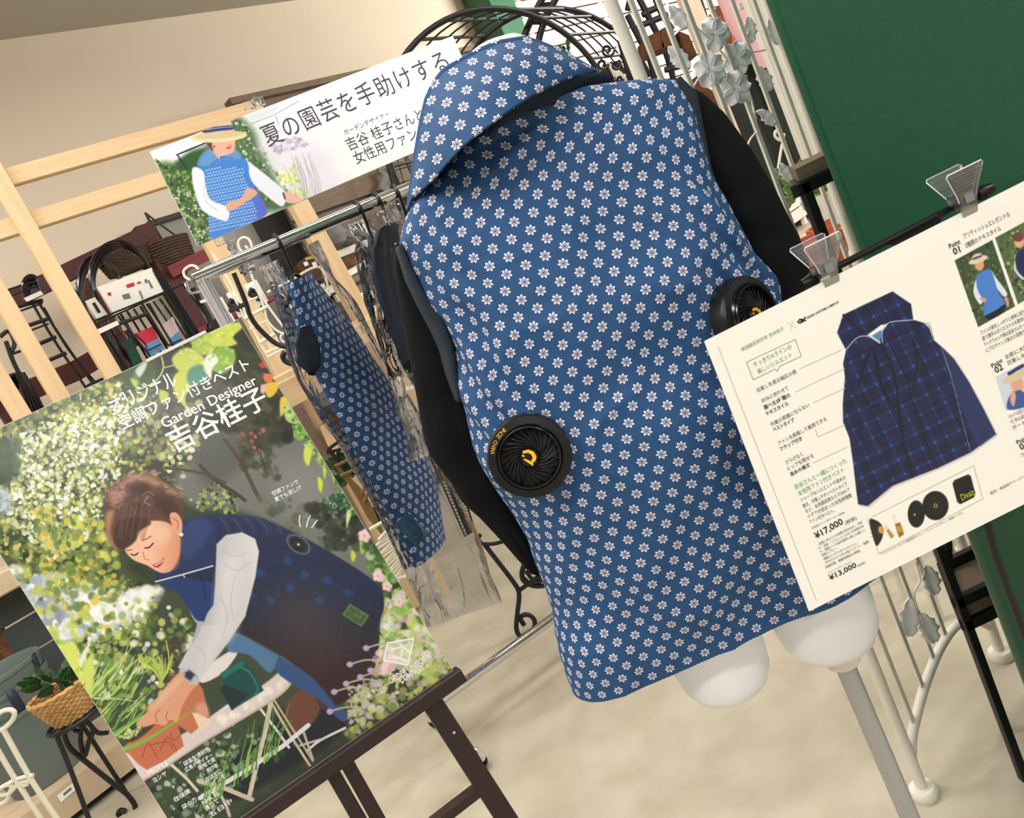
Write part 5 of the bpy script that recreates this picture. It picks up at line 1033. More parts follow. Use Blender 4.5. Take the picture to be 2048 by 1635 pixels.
a, c_ = ep(985, 1572, -.03), ep(860, 1652, -.03); dd = (a - c_).normalized(); B().bar(a - dd * .012, mir(a - dd * .012), .036, .02, n_.cross(dW)).build('stretcher', 'espresso', ez, smooth=False)
# ================================================================ sign stand with clear clips
ss = thing('sign_stand', 'black rod stand carrying the laminated sign', 'stand', (.41, .745, 0))
YS = .738
a, b_ = at(1630, 556, YS), at(1958, 388, YS); m_ = at(1822, 468, YS)
B().tube([a, b_], .0034, 10).build('cross_rod', 'black_plastic', ss)
for e in (a, b_):
    d = (b_ - a).normalized(); s = -1 if e is a else 1; B().tube([e - d * s * .002, e + d * s * .003, e + d * s * .014], [.006, .0072, .005], 12).build('end_knob', 'black_plastic', ss)
f = at(1824, 500, YS); B().prism([(-.028, .006), (.028, .006), (.02, 0), (.009, -.004), (.004, -.014), (.004, -.03), (-.004, -.03), (-.004, -.014), (-.009, -.004), (-.02, 0)], m_ + Vector((0, -.003, -.004)), (b_ - a).normalized(), Vector((0, 0, 1)), .006).build('fork', 'black_plastic', ss, smooth=False)
s1 = at(1990, 1105, .79); B().tube([m_ + Vector((0, .004, -.03)), Vector((s1.x, .79, s1.z)), (s1.x + .002, .80, .02)], .0045, 12).build('stem', 'black', ss)
B().lathe([(.07, 0), (.07, .006), (.06, .012), (.01, .02), (.0001, .02)], 40, (s1.x + .002, .80, 0)).build('base_plate', 'black', ss)
def sign_clip(x, y, label):
    p = at(x, y, .722); c = thing('sign_clip', label, 'clip', p, 'clear clips of the laminated sign'); X, Z, Yd = Vector((1, 0, .0)), Vector((-.02, 0, 1)).normalized(), Vector((0, 1, 0))
    for s in (-1, 1):
        o_ = p + Yd * (.004 + s * .007); tz = Vector((0, s * .34, 1)).normalized()
        B().prism([(-.0075, -.019), (.0075, -.019), (.0085, -.004), (.0105, .004), (.0185, .026), (.017, .028), (-.017, .028), (-.0185, .026), (-.0105, .004), (-.0085, -.004)], o_ - Yd * s * .0, X, tz if True else Z, .0022).build('jaw', 'clear', c, smooth=False)
        b = B()
        for k in range(5): z = .010 + k * .0033; w_ = .011 + k * .001; b.bar(o_ + tz * z - X * w_ - Yd * .001, o_ + tz * z + X * w_ - Yd * .001, .0014, .0018)
        b.build('grip_ridges', 'clear', c, smooth=False)
        e_ = [o_ + X * x_ + tz * z_ for x_, z_ in ((-.0085, -.004), (-.0105, .004), (-.0185, .026), (-.017, .028), (.017, .028), (.0185, .026), (.0105, .004), (.0085, -.004))]
        B().tube(e_, .0007, 5).build('edge_glint', 'label_white', c)  # white line stands in for light caught along the clear jaw
    B().bar(p + Vector((0, -.006, -.001)), p + Vector((0, .016, -.001)), .009, .010).build('spring', 'steel', c, smooth=False)
    B().tube([p + Vector((-.012, .006, .0)), p + Vector((.012, .006, .0))], .0045, 12).build('hinge', 'clear', c)
    return c
sign_clip(1652, 532, 'clear clip at the left end of the black rod'); sign_clip(1930, 392, 'clear clip at the right end of the black rod')
# ================================================================ white iron gate, right
gd = Vector((.369, .25, 0)); gl = gd.length; gdn = gd.normalized(); G0 = Vector((.414, 1.365, 0))
def gp_(t, z): return G0 + gd * t + Vector((.016 * z, 0, z))
gate = thing('garden_gate', 'white iron gate with leaves and blossoms, standing behind the right sleeve', 'gate', G0)
for t in (0, 1.0):
    B().tube([gp_(t, .02), gp_(t, 1.9)], .0115, 14).build('post', 'gate_white', gate)
    B().lathe([(.0001, 0), (.026, 0), (.028, .006), (.028, .018), (.024, .023), (.0001, .024)], 24, tuple(gp_(t, 0))).build('foot', 'gate_white', gate)
arch = [(0, .085), (.06, .12), (.16, .145), (.3, .17), (.5, .19), (.7, .185), (.86, .15), (.97, .10), (1.0, .085)]
B().tube(spline([gp_(t, z) for t, z in arch], 5), .010, 10).build('bottom_rail', 'gate_white', gate)
B().tube(spline([gp_(0, 1.86), gp_(.3, 2.0), (gp_(.5, 2.04)), gp_(.7, 2.0), gp_(1, 1.86)], 6), .010, 10).build('top_rail', 'gate_white', gate)
zb = [.135, .165, .182, .19, .18, .15]
for i in range(6):
    t = .112 + .158 * i; B().bar(gp_(t, zb[i] - .01), gp_(t, 1.93), .0115, .005, gdn.cross(Vector((0, 0, 1)))).build('bar', 'gate_white', gate, smooth=False)
def gpx(x, y, off=-.012): return onvert(x, y, G0 + Vector((0, off, 0)), gd)
def leafm(c, d, L, w_, parent, m='gate_leaf', name='leaf', nrm=None):
    d = Vector(d).normalized(); nrm = Vector(nrm or (0, -1, .1)).normalized(); sx = d.cross(nrm).normalized(); rows = []
    for i in range(9):
        t = i / 8; w0 = w_ * math.sin(PI * min(1, t * .94 + .06)) ** .8 * (1 + .16 * (1 if i % 2 else -1)); r = []
        for k in range(5):
            u = k / 2 - 1; r.append(tuple(Vector(c) + d * L * (t - .5) + sx * w0 * u + nrm * (abs(u) * .25 * w_ + .10 * w_ * math.sin(i * 2.2))))
        rows.append(r)
    return B().grid(rows).build(name, m, parent, solid=.0012)
D0 = Vector((.02, 0, -1))
for (x, y), dx, L in (((1355, 35), (-.25, 0, .9), .05), ((1357, 117), (-.3, .0, .8), .055), ((1499, 60), (.25, 0, 1), .05), ((1527, 157), (-.15, 0, .9), .055), ((1534, 235), (-.3, 0, .6), .045), ((1546, 62), (.1, 0, 1), .055), ((1570, 345), (-.2, 0, .8), .045), ((1610, 400), (.2, 0, .9), .045), ((1860, 1158), (.05, 0, 1), .075), ((1817, 1233), (.35, 0, 1), .085), ((1854, 1253), (-.1, 0, 1), .08)):
    leafm(gpx(x, y), dx, L, L * .26, gate)
def blossom(x, y, r, tilt=0):
    c = gpx(x, y, -.02); fo = bpy.data.objects.new('blossom', None); COL.objects.link(fo); fo.parent = gate; fo.location = c - Vector(gate.location)
    for k in range(5):
        a = tilt + k * 2 * PI / 5; d = Vector((math.cos(a), 0, math.sin(a))); s = Vector((-math.sin(a), 0, math.cos(a))); rows = []
        for i in range(6):
            t = i / 5; wd = r * .50 * math.sin(PI * (.10 + .72 * t)); rows.append([tuple(c + d * r * t + s * wd * (u / 3) + Vector((0, -1, 0)) * (r * (.32 * t * t - .0) * -1 + .30 * r * (abs(u) / 3) ** 2 * t)) for u in range(-3, 4)])
        B().grid(rows).build('petal', 'gate_leaf', fo, solid=.0012)
for x, y, t in ((1428, 68, .5), (1421, 138, .2), (1473, 116, .9), (1471, 176, .1)): blossom(x, y, .031, t)
b = B()
for P in (((1376, 40), (1400, 62), (1440, 100), (1470, 150), (1500, 200)), ((1432, 132), (1455, 122), (1480, 108), (1500, 105), (1530, 100)), ((1498, 60), (1490, 80), (1482, 105)), ((1360, 120), (1372, 150), (1368, 155)), ((1514, 222), (1525, 232)), ((1516, 260), (1496, 290), (1512, 330), (1530, 360), (1548, 385)), ((1440, 70), (1470, 130), (1500, 190), (1515, 262)), ((1831, 1122), (1840, 1160), (1828, 1190), (1846, 1245)), ((1831, 1124), (1850, 1140)), ((1380, 190), (1395, 160), (1420, 140))):
    b.tube(spline([gpx(*p) for p in P], 5), .0022, 6)
b.build('vine', 'cream_metal', gate)
# second white foot standing further back (next gate leaf)
g2_ = thing('garden_gate', 'second white iron gate further back, right behind the black plant stand', 'gate', onfloor(1915, 1107))
q = onfloor(1915, 1100); q2 = q + Vector((.6, .25, 0))
for e in (q, q2):
    B().tube([e + Vector((0, 0, .02)), e + Vector((.03, 0, 1.9))], .0115, 12).build('post', 'gate_white', g2_); B().lathe([(.0001, 0), (.026, 0), (.028, .006), (.028, .018), (.0001, .024)], 20, e).build('foot', 'gate_white', g2_)
for i in range(5): t = (i + 1) / 6; B().bar(q.lerp(q2, t) + Vector((0, 0, .15)), q.lerp(q2, t) + Vector((.03, 0, 1.85)), .012, .005).build('bar', 'gate_white', g2_, smooth=False)
for z in (.15, 1.85): B().tube([q + Vector((.0, 0, z)), q2 + Vector((0, 0, z))], .008, 8).build('cross_rail', 'gate_white', g2_)
# ================================================================ black iron plant stand with wooden shelves
st = thing('plant_stand', 'tall black square frame stand with dark wooden shelves beside the green column', 'stand', (.7, 1.34, 0))
x0, x1, y0, y1 = .586, .90, 1.30, 1.42; s_ = .016
for x, y in ((x0, y0), (x1, y0), (x0 + .054, y1), (x1, y1)): B().bar((x + .0, y, 0), (x + .014, y, 1.235), s_, s_, (0, 1, 0)).build('leg', 'black', st, smooth=False)
for z in (1.228, .36, .335 + .075):
    b = B(); b.bar((x0, y0, z), (x1, y0, z), s_, s_ * 1.3); b.bar((x0 + .054, y1, z), (x1, y1, z), s_, s_ * 1.3); b.bar((x0, y0, z), (x0 + .054, y1, z), s_, s_ * 1.3); b.bar((x1, y0, z), (x1, y1, z), s_, s_ * 1.3); b.build('frame_ring', 'black', st, smooth=False)
for z in (1.24, .376): B().prism([(x0 + .008, y0 - .004), (x1, y0 - .004), (x1, y1 + .004), (x0 + .056, y1 + .004)], (0, 0, z), (1, 0, 0), (0, 1, 0), .022).build('shelf_board', 'oldwood', st, smooth=False)
B().bar((x0 + .07, y1, .42), (x0 + .16, y1, .70), .014, .014).build('brace', 'black', st, smooth=False)
# ================================================================ black garden arch
ar = thing('garden_arch', 'black metal garden arch with mesh sides behind the mannequin collar', 'arch', (.5, 3.4, 0))
AC = Vector((.475, 3.4, 0)); AX = Vector((.985, .17, 0)).normalized(); AD = Vector((.33, .42, 0)); AR = .50; AZ = 1.78
def hoop(off, r=AR): return [AC + off + AX * (-r) + Vector((0, 0, z)) for z in np.linspace(0, AZ, 8)] + [AC + off + AX * (-r * math.cos(a)) + Vector((0, 0, AZ + r * math.sin(a))) for a in np.linspace(.1, PI - .1, 30)] + [AC + off + AX * r + Vector((0, 0, z)) for z in np.linspace(AZ, 0, 8)]
for o_, nm in ((Vector((0, 0, 0)), 'hoop'), (AD, 'hoop')): B().tube(hoop(o_), .0125, 10).build('hoop', 'black', ar)
for k in range(1, 5): B().tube(hoop(AD * (k / 5)), .004, 5).build('mesh_wire', 'black', ar)
for k in range(-4, 12):
    if k < 0: q = [AC + AX * s * AR + Vector((0, 0, 1.7 + k * .4)) for s in (-1, 1)] if k > -5 else []
    else: a = (k + .5) / 11.5 * PI; q = [AC - AX * AR * math.cos(a) + Vector((0, 0, AZ + AR * math.sin(a)))]
    for e in q: B().tube([e, e + AD], .008, 6).build('cross_bar', 'black', ar)
# flat wire grid leaf of the arch seen under the banner
gr = thing('wire_trellis', 'black wire trellis panel on the weathered boards left of the vest', 'trellis', RP(790, 360, .5))
P = [RP(x, y, .5) for x, y in ((772, 318), (850, 292), (890, 410), (800, 420))]
b = B(); b.tube([P[0], P[0].lerp(P[3], 1)], .012, 8); b.tube([P[0], P[1]], .008, 6); b.tube([P[3], P[2]], .008, 6); b.build('frame', 'black', gr)
for k in range(1, 5): B().tube([P[0].lerp(P[1], k / 4), P[3].lerp(P[2], k / 4)], .0045, 5).build('wire', 'black', gr)
for k in range(1, 4): B().tube([P[0].lerp(P[3], k / 4), P[1].lerp(P[2], k / 4)], .0045, 5).build('wire', 'black', gr)
# slender black curved ladder between arch and fence
ld = thing('plant_ladder', 'narrow curved black iron ladder rising above the blue collar', 'trellis', at(1055, 80, 3.9))
pa = [(1100, -30), (1078, 10), (1060, 45), (1044, 90), (1036, 160)]; pb = [(1128, -30), (1106, 8), (1088, 45), (1076, 90), (1070, 160)]
for q in (pa, pb): B().tube(spline([at(x, y, 3.9) for x, y in q], 6), .016, 8).build('side_rail', 'black', ld)
for i in range(1, 4): B().tube([at(*pa[i], 3.9), at(*pb[i], 3.9)], .01, 6).build('rung', 'black', ld)
# ================================================================ clutter beyond the gate
def quad(pts, Y, th, name, m, parent):
    P = [at(x, y, Y) for x, y in pts]; n = len(P)
    return B().add([tuple(p) for p in P] + [tuple(p + Vector((0, th, 0))) for p in P], [tuple(range(n)), tuple(range(2 * n - 1, n - 1, -1))] + [(i, n + i, n + (i + 1) % n, (i + 1) % n) for i in range(n)]).build(name, m, parent, smooth=False)
def rquad(pts, off, th, name, m, parent):
    P = [RP(x, y, off) for x, y in pts]; n = len(P)
    return B().add([tuple(p) for p in P] + [tuple(p - WN * th) for p in P], [tuple(range(n)), tuple(range(2 * n - 1, n - 1, -1))] + [(i, n + i, n + (i + 1) % n, (i + 1) % n) for i in range(n)]).build(name, m, parent, smooth=False)
t = thing('folded_awning', 'dark green folded awning panels standing behind the white gate', 'awning', at(1560, 240, 2.75))
for k in range(4):
    x = 1446 + k * 30; quad([(x, 140 - k * 14), (x + 29, 126 - k * 14), (x + 29 + 108, 396 - k * 14), (x + 108, 410 - k * 14)], 2.75 + (k % 2) * .03, .06, 'panel', 'dark_green', t)
t = thing('pink_roll', 'roll of pink wrapping film behind the white gate bars', 'roll', at(1500, 50, 2.7))
B().tube([at(1462, -60, 2.7), at(1500, 40, 2.7), at(1540, 130, 2.7)], [.075, .07, .045], 14).build('film_roll', 'pink', t)
t = thing('trellis_panel', 'cream wooden trellis frame between the white gate and green column', 'trellis', at(1620, 300, 2.0))
for x0_, x1_, w_ in ((1530, 1700, .022), (1550, 1722, .022), (1572, 1745, .02)):
    p, q = at(x0_, 90, 2.42), at(x1_, 530, 2.42); B().bar(Vector((p.x, p.y, .0)) * 1 + Vector((0, 0, 0)), Vector((p.x + .01, p.y, 2.2)), w_ * 1.9, .03, (0, 1, 0)).build('stile', 'gate_white', t, smooth=False)
for z in (.3, 1.0, 1.7, 2.15): p = at(1535, 90, 2.46); B().bar((p.x - .03, p.y + .03, z), (p.x + .16, p.y + .03, z), .03, .02).build('cross_slat', 'gate_white', t, smooth=False)
for i, ((x, y), Y, r, h, l) in enumerate((((1645, 505), 1.9, .07, .09, 'terracotta flower pot behind the left sign clip'), ((1668, 470), 2.15, .06, .08, 'second terracotta pot behind the black stand leg'))):
    p = at(x, y, Y); t = thing('flower_pot', l, 'flower pot', p, 'terracotta pots'); B().lathe([(.0001, 0), (r * .7, 0), (r * .95, h * .75), (r * 1.08, h * .75), (r * 1.1, h), (r * .95, h), (r * .8, h * .3), (.0001, h * .3)], 28, p - Vector((0, 0, h / 2))).build('pot_body', 'terracotta', t)
    if i == 0:
        t2 = thing('display_shelf', 'small cream shelf unit carrying pots behind the sign clip', 'shelf', (p.x, p.y, 0)); B().box((p.x - .1, p.y - .08, p.z - h / 2 - .02), (p.x + .2, p.y + .1, p.z - h / 2 - .0005)).build('shelf_board', 'cream', t2, smooth=False)
        for dx, dy in ((-.09, -.07), (.19, -.07), (-.09, .09), (.19, .09)): B().bar((p.x + dx, p.y + dy, 0), (p.x + dx, p.y + dy, p.z - h / 2 - .02), .02, .02, (0, 1, 0)).build('leg', 'cream', t2, smooth=False)
def plant(c, r, n, label, m='leaf', stem=True):
    t = thing('leafy_plant', label, 'plant', c); c = Vector(c)
    for i in range(n):
        a, e = random.uniform(0, 2 * PI), random.uniform(-.2, 1.2); d = Vector((math.cos(a) * math.cos(e), math.sin(a) * math.cos(e), math.sin(e))); L = r * random.uniform(.5, .9)
        leafm(c + d * r * random.uniform(.4, 1), d, L, L * .24, t, m)
    return t
plant(at(1610, 385, 2.0), .09, 26, 'bagged green plant between the white gate bars', 'leaf_light')
t = thing('cream_wire_sign', 'small cream wire scroll ornament behind the white gate', 'ornament', at(1555, 290, 2.6))
b = B(); b.tube(spline([at(x, y, 2.6) for x, y in ((1560, 268), (1552, 262), (1550, 272), (1560, 280), (1568, 268), (1562, 300), (1556, 340))], 5), .005, 6); b.build('scroll', 'cream_metal', t)
# bark and iron pieces far behind
for pts, l, m in ((((1322, 58), (1345, 48), (1352, 85), (1325, 95)), 'brown bark planter box behind the gate, left one', 'cork'), (((1292, 74), (1318, 62), (1330, 95), (1300, 105)), 'small brown bark box beside the larger one', 'cork'), (((1440, 8), (1465, 0), (1475, 40), (1450, 48)), 'orange brown planter high behind the gate', 'terracotta'), (((1460, 52), (1482, 44), (1492, 88), (1468, 96)), 'rust coloured planter under the orange one', 'terracotta'), (((1395, 150), (1415, 175), (1440, 190), (1450, 230), (1412, 215), (1398, 190)), 'dark bark slab low behind the gate', 'cork'), (((1358, 62), (1378, 70), (1395, 110), (1378, 112)), 'dark brown bark strip between the gate bars', 'cork')):
    t = thing('bark_planter', l, 'planter', at(*pts[0], 3.3)); quad(pts, 3.3, .15, 'bark_body', m, t)
t = thing('cream_post', 'pale beige timber post far behind the white gate', 'post', at(1400, 60, 3.2))
p = at(1400, 60, 3.2); B().bar((p.x, p.y, 0), (p.x, p.y, 2.3), .07, .05, (0, 1, 0)).build('shaft', mat('beige', (222, 200, 176), .7), t, smooth=False)
rs2 = thing('iron_rack', 'black iron rack of stakes and scrolls right of the garden arch', 'rack', at(1270, 120, 3.6))
random.seed(11)
for P in (((1270, -20), (1300, 40), (1330, 100), (1350, 170)), ((1255, 30), (1270, 60), (1300, 120), (1310, 165)), ((1285, 30), (1300, 22), (1322, 12)), ((1280, 52), (1310, 40), (1335, 30)), ((1310, -5), (1325, 30), (1345, 60)), ((1255, 20), (1262, -10)), ((1395, -10), (1410, 40), (1400, 60)), ((1330, 140), (1362, 132)), ((1262, 90), (1290, 150)), ((1240, 80), (1262, 165))):
    B().tube(spline([at(x, y, 3.6) for x, y in P], 4), .014, 7).build('stake', 'black', rs2)
for cx_, cy_, r in ((1215, 100, 14), (1232, 130, 10), (1262, 156, 8), (1240, 158, 7), (1205, 128, 12), (1385, 225, 10)):
    B().tube(spline([at(cx_ + r * (1 - k / 16) * math.cos(k * .6), cy_ + r * (1 - k / 16) * math.sin(k * .6), 3.5) for k in range(14)], 3), .006, 6).build('scroll', 'black', rs2)
for k in range(7):
    x, y = 1216 + k * 5, 124 + k * 4; B().tube([at(x, y, 3.55), at(x + 14, y + 30, 3.55)], .006, 5).build('stake', 'cream_metal', rs2)
t = thing('planter_row', 'row of brown wicker planters right of the collar tip', 'planter', at(1225, 140, 3.7))
for k in range(2): quad([(1212 + 16 * k, 128 - 4 * k), (1224 + 16 * k, 122 - 4 * k), (1236 + 16 * k, 150 - 4 * k), (1226 + 16 * k, 158 - 4 * k)], 3.7, .1, 'basket_body', 'wicker', t)
plant(at(1136, 104, 3.9), .05, 10, 'sprig of leaves above the collar edge')
# ================================================================ wicker baskets, hoops, wire racks at the wall
def wicker_basket(c, rx, ry, h, label, rows_=11, handle=True, m='wicker', flare=1.2, axis=WD):
    t = thing('wicker_basket', label, 'basket', c); c = Vector(c); ay = Vector((-axis.y, axis.x, 0))
    b = B(); W_ = []
    for i in range(rows_):
        z = h * i / (rows_ - 1); f = 1 + (flare - 1) * i / (rows_ - 1)
        pts = [c + axis * rx * f * math.cos(a) + ay * ry * f * math.sin(a) + Vector((0, 0, z)) + (axis * math.cos(a) + ay * math.sin(a)) * (.004 if (int(round(a / (2 * PI) * 36)) + i) % 2 else -.004) for a in np.linspace(0, 2 * PI, 37)[:-1]]
        b.tube(pts, h / rows_ * .62, 5, closed=True)
    b.build('woven_side', m, t)
    B().grid([[tuple(c + (axis * rx * math.cos(a) + ay * ry * math.sin(a)) * s) for a in np.linspace(0, 2 * PI, 24)[:-1]] for s in (.02, .97)], wrap=True).build('base', m, t)
    return t
cb_ = RP(352, 532, .38); cb_.z = RP(360, 535, .38).z + .0
bk = wicker_basket(RP(350, 541, .38) + Vector((0, 0, .005)), .135, .085, .16, 'twig basket with a tall handle on the red bracket shelf')
ap = RP(290, 425, .38)
for x, y in ((318, 492), (335, 498), (372, 485), (308, 470)): B().tube(spline([RP(x, y, .38), RP((x + 290) / 2 + 4, (y + 425) / 2 + 4, .38), ap], 4), .006, 5).build('handle_twig', 'wicker', bk)
wicker_basket(RP(262, 540, .42), .12, .08, .10, 'small twig basket seen through the black hoops')
H = thing('hoop_bundle', 'bundle of large black garden hoops with a white card', 'garden hoop', RP(300, 600, .8))
def hoopx(P, off, r, parent, m='black_gloss', n=6, name='hoop'): return B().tube(spline([RP(x, y, off) for x, y in P], n), r * .8, 7).build(name, m, parent)
base = [(300, 790), (222, 660), (192, 600), (180, 545), (198, 500), (235, 482), (272, 498), (302, 540), (335, 600), (400, 700)]
for k in range(3): hoopx([(x + 4 * k, y + 6 * k) for x, y in base], .80 - .02 * k, .011, H)
H2 = thing('hoop_bundle', 'second bundle of thick black hoops left of the white card', 'garden hoop', RP(180, 560, .7))
base = [(230, 690), (185, 640), (162, 600), (158, 560), (170, 525), (195, 512), (222, 530), (245, 565)]
for k in range(3): hoopx([(x + 3 * k, y + 5 * k) for x, y in base], .70 - .02 * k, .014, H2)
H3 = thing('stake_bundle', 'sheaf of long black stakes in clear sleeves beside the pine post', 'garden stake', RP(150, 620, .9))
for k in range(6): hoopx([(96 + 3 * k, 536 + 3 * k), (128 + 4 * k, 562 + 4 * k), (150 + 5 * k, 600 + 5 * k), (200 + 5 * k, 690 + 3 * k), (300 + 5 * k, 850)], .9 - .01 * k, .011, H3, name='stake')
for k in range(4): hoopx([(140 + 6 * k, 600 + 4 * k), (182 + 5 * k, 672 + 2 * k)], .92, .008, H3, 'label_white', 2, 'paper_sleeve')
H4 = thing('hoop_bundle', 'coiled bundle of black hoops above the garden poster corner', 'garden hoop', RP(40, 780, 1.0))
for k in range(7): hoopx([(2 + 2 * k, 770 + 4 * k), (20 + 4 * k, 752 + 3 * k), (40 + 3 * k, 752 + 5 * k), (52 + 4 * k, 790 + 4 * k), (70 + 6 * k, 850 + k)], 1.0 - .015 * k, .012, H4)
for k in range(5): hoopx([(34 + 3 * k, 745), (48 + 6 * k, 790), (66 + 9 * k, 850)], 1.02, .010, H4)
H5 = thing('hoop_bundle', 'short coil of black hoops left of the pine post', 'garden hoop', RP(60, 570, .8))
for k in range(4): hoopx([(52 + 3 * k, 600), (46 + 4 * k, 570 + 2 * k), (56 + 4 * k, 553 + 3 * k), (72, 556 + 4 * k), (84 + k, 585)], .8 - .02 * k, .012, H5)
cd = thing('product_card', 'white product card with red marks on the black hoops', 'card', RP(260, 580, .83))
rquad([(194, 574), (303, 535), (330, 584), (230, 632)], .84, .004, 'card_sheet', 'paper', cd)
c2_ = C((160, 480), .1957)
for P, m in ((((470, 455), (550, 430), (560, 465), (485, 490)), mat('card_red', (196, 40, 60), .5)), (((580, 430), (620, 418), (625, 440), (590, 448)), 'card_red'), (((280, 540), (310, 530), (325, 560), (290, 570)), 'card_red'), (((430, 560), (500, 540), (520, 590), (450, 605)), 'grey_stone'), (((660, 400), (680, 395), (690, 435), (665, 440)), 'grey_stone'), (((600, 520), (618, 515), (650, 600), (640, 608)), 'grey_stone'), (((690, 410), (705, 405), (750, 485), (730, 495)), 'grey_stone')):
    rquad(c2_(*P), .842, .001, 'printed_mark', m, cd)
cd2 = thing('product_card', 'small white product card with black figures left of the hoops', 'card', RP(190, 610, .8)); rquad([(170, 602), (190, 594), (215, 628), (195, 640)], .82, .004, 'card_sheet', 'paper', cd2); rquad([(184, 606), (190, 604), (202, 624), (196, 626)], .822, .001, 'printed_mark', 'black', cd2)
WR = thing('wire_rack', 'black wire display rack holding bagged goods above the poster', 'rack', RP(280, 650, .95))
for P, r in ((((187, 642), (348, 576), (399, 554)), .006), (((191, 648), (328, 586)), .006), (((197, 662), (295, 627)), .012), (((187, 642), (200, 664)), .008), (((282, 604), (336, 691)), .008), (((336, 691), (364, 678)), .006), (((236, 631), (301, 713)), .007), (((330, 585), (380, 680)), .007), (((204, 664), (250, 750)), .010), (((208, 664), (262, 745)), .010), (((298, 606), (350, 700)), .006), (((190, 678), (210, 665)), .006), (((297, 700), (322, 688)), .005)):
    hoopx(P, .95, r, WR, 'black', 4, 'rod')
rquad(c2_((180, 910), (380, 820), (402, 862), (205, 955)), .975, .006, 'price_strip', 'label_white', WR)
for pts, m, l in ((c2_((440, 1040), (520, 985), (640, 1235), (560, 1290)), mat('bag_green', (22, 66, 50), .3), 'dark green bag of goods in the wire rack'), (c2_((570, 950), (740, 880), (800, 1000), (680, 1060)), 'card_red', 'red and white packet in the wire rack'), (c2_((680, 1060), (800, 1000), (862, 1105), (720, 1185)), mat('pack_blue', (96, 150, 196), .4), 'blue lower packet in the wire rack'), (c2_((835, 870), (950, 780), (1010, 930), (925, 1000)), mat('pack_pale', (206, 190, 186), .4), 'pale packet with plum print in the wire rack'), (c2_((925, 1000), (1010, 930), (1055, 1035), (975, 1075)), 'pack_blue', 'small blue packet at the end of the wire rack')):
    t = thing('goods_packet', l, 'packet', RP(*pts[0], .9)); rquad(pts, .93, .03, 'packet_body', m, t)
WR2 = thing('wire_rack', 'black ladder shaped wire rack behind the two left pine posts', 'rack', RP(120, 690, .8)); q1_ = C((0, 380), .2934)
for P, r in ((((150, 640), (330, 960), (600, 1370)), .008), (((260, 760), (420, 1010), (640, 1330)), .008), (((300, 800), (460, 1080), (660, 1320)), .006), (((20, 690), (240, 620)), .006), (((50, 730), (260, 650)), .006), (((100, 800), (290, 750)), .012), (((170, 930), (320, 880)), .012), (((240, 1060), (380, 1000)), .012), (((320, 1165), (450, 1110)), .012), (((120, 830), (290, 770)), .006), (((200, 960), (330, 910)), .006)):
    hoopx(q1_(*P), .8, r, WR2, 'black', 4, 'rod')
rquad(q1_((165, 735), (275, 685), (298, 710), (185, 760)), .83, .006, 'price_strip', 'label_white', WR2)
rquad(q1_((600, 1320), (700, 1275), (722, 1320), (620, 1365)), .85, .05, 'foot_block', 'black', WR2)
BK = thing('tool_hook', 'black bracket tool on a hook at the far left edge', 'tool', RP(20, 700, .9)); hoopx(q1_((0, 1000), (60, 960), (100, 1040), (80, 1100)), .95, .012, BK, 'black', 4, 'head'); hoopx(q1_((40, 1030), (120, 1230), (300, 1500)), .95, .012, BK, 'black', 4, 'shaft'); hoopx(q1_((70, 1120), (160, 1090)), .95, .008, BK, 'black', 4, 'arm')
ST = thing('hanging_strap', 'black strap tool hanging at the left end of the chrome rail', 'tool', RP(390, 600, 1.0))
for P, r in ((((1150, 490), (1190, 560), (1230, 640), (1290, 740), (1340, 850), (1350, 910)), .018), (((1050, 450), (1300, 790)), .006), (((1230, 400), (1440, 760)), .008)): hoopx(c2_(*P), 1.05, r, ST, 'black', 4, 'strap')
rquad(c2_((1330, 830), (1440, 770), (1510, 850), (1350, 920)), 1.05, .06, 'pouch', 'black', ST)
b = B(); b.tube(spline([RP(x, y, 1.1) for x, y in c2_((1080, 430), (1110, 520), (1160, 540), (1280, 480))], 4), .008, 8); b.tube([RP(x, y, 1.1) for x, y in c2_((1065, 440), (1210, 375), (1220, 310))], .008, 8); b.build('chrome_hook', 'chrome', ST); rquad(c2_((1220, 620), (1320, 585), (1340, 612), (1240, 645)), 1.08, .004, 'price_tag', 'label_white', ST)
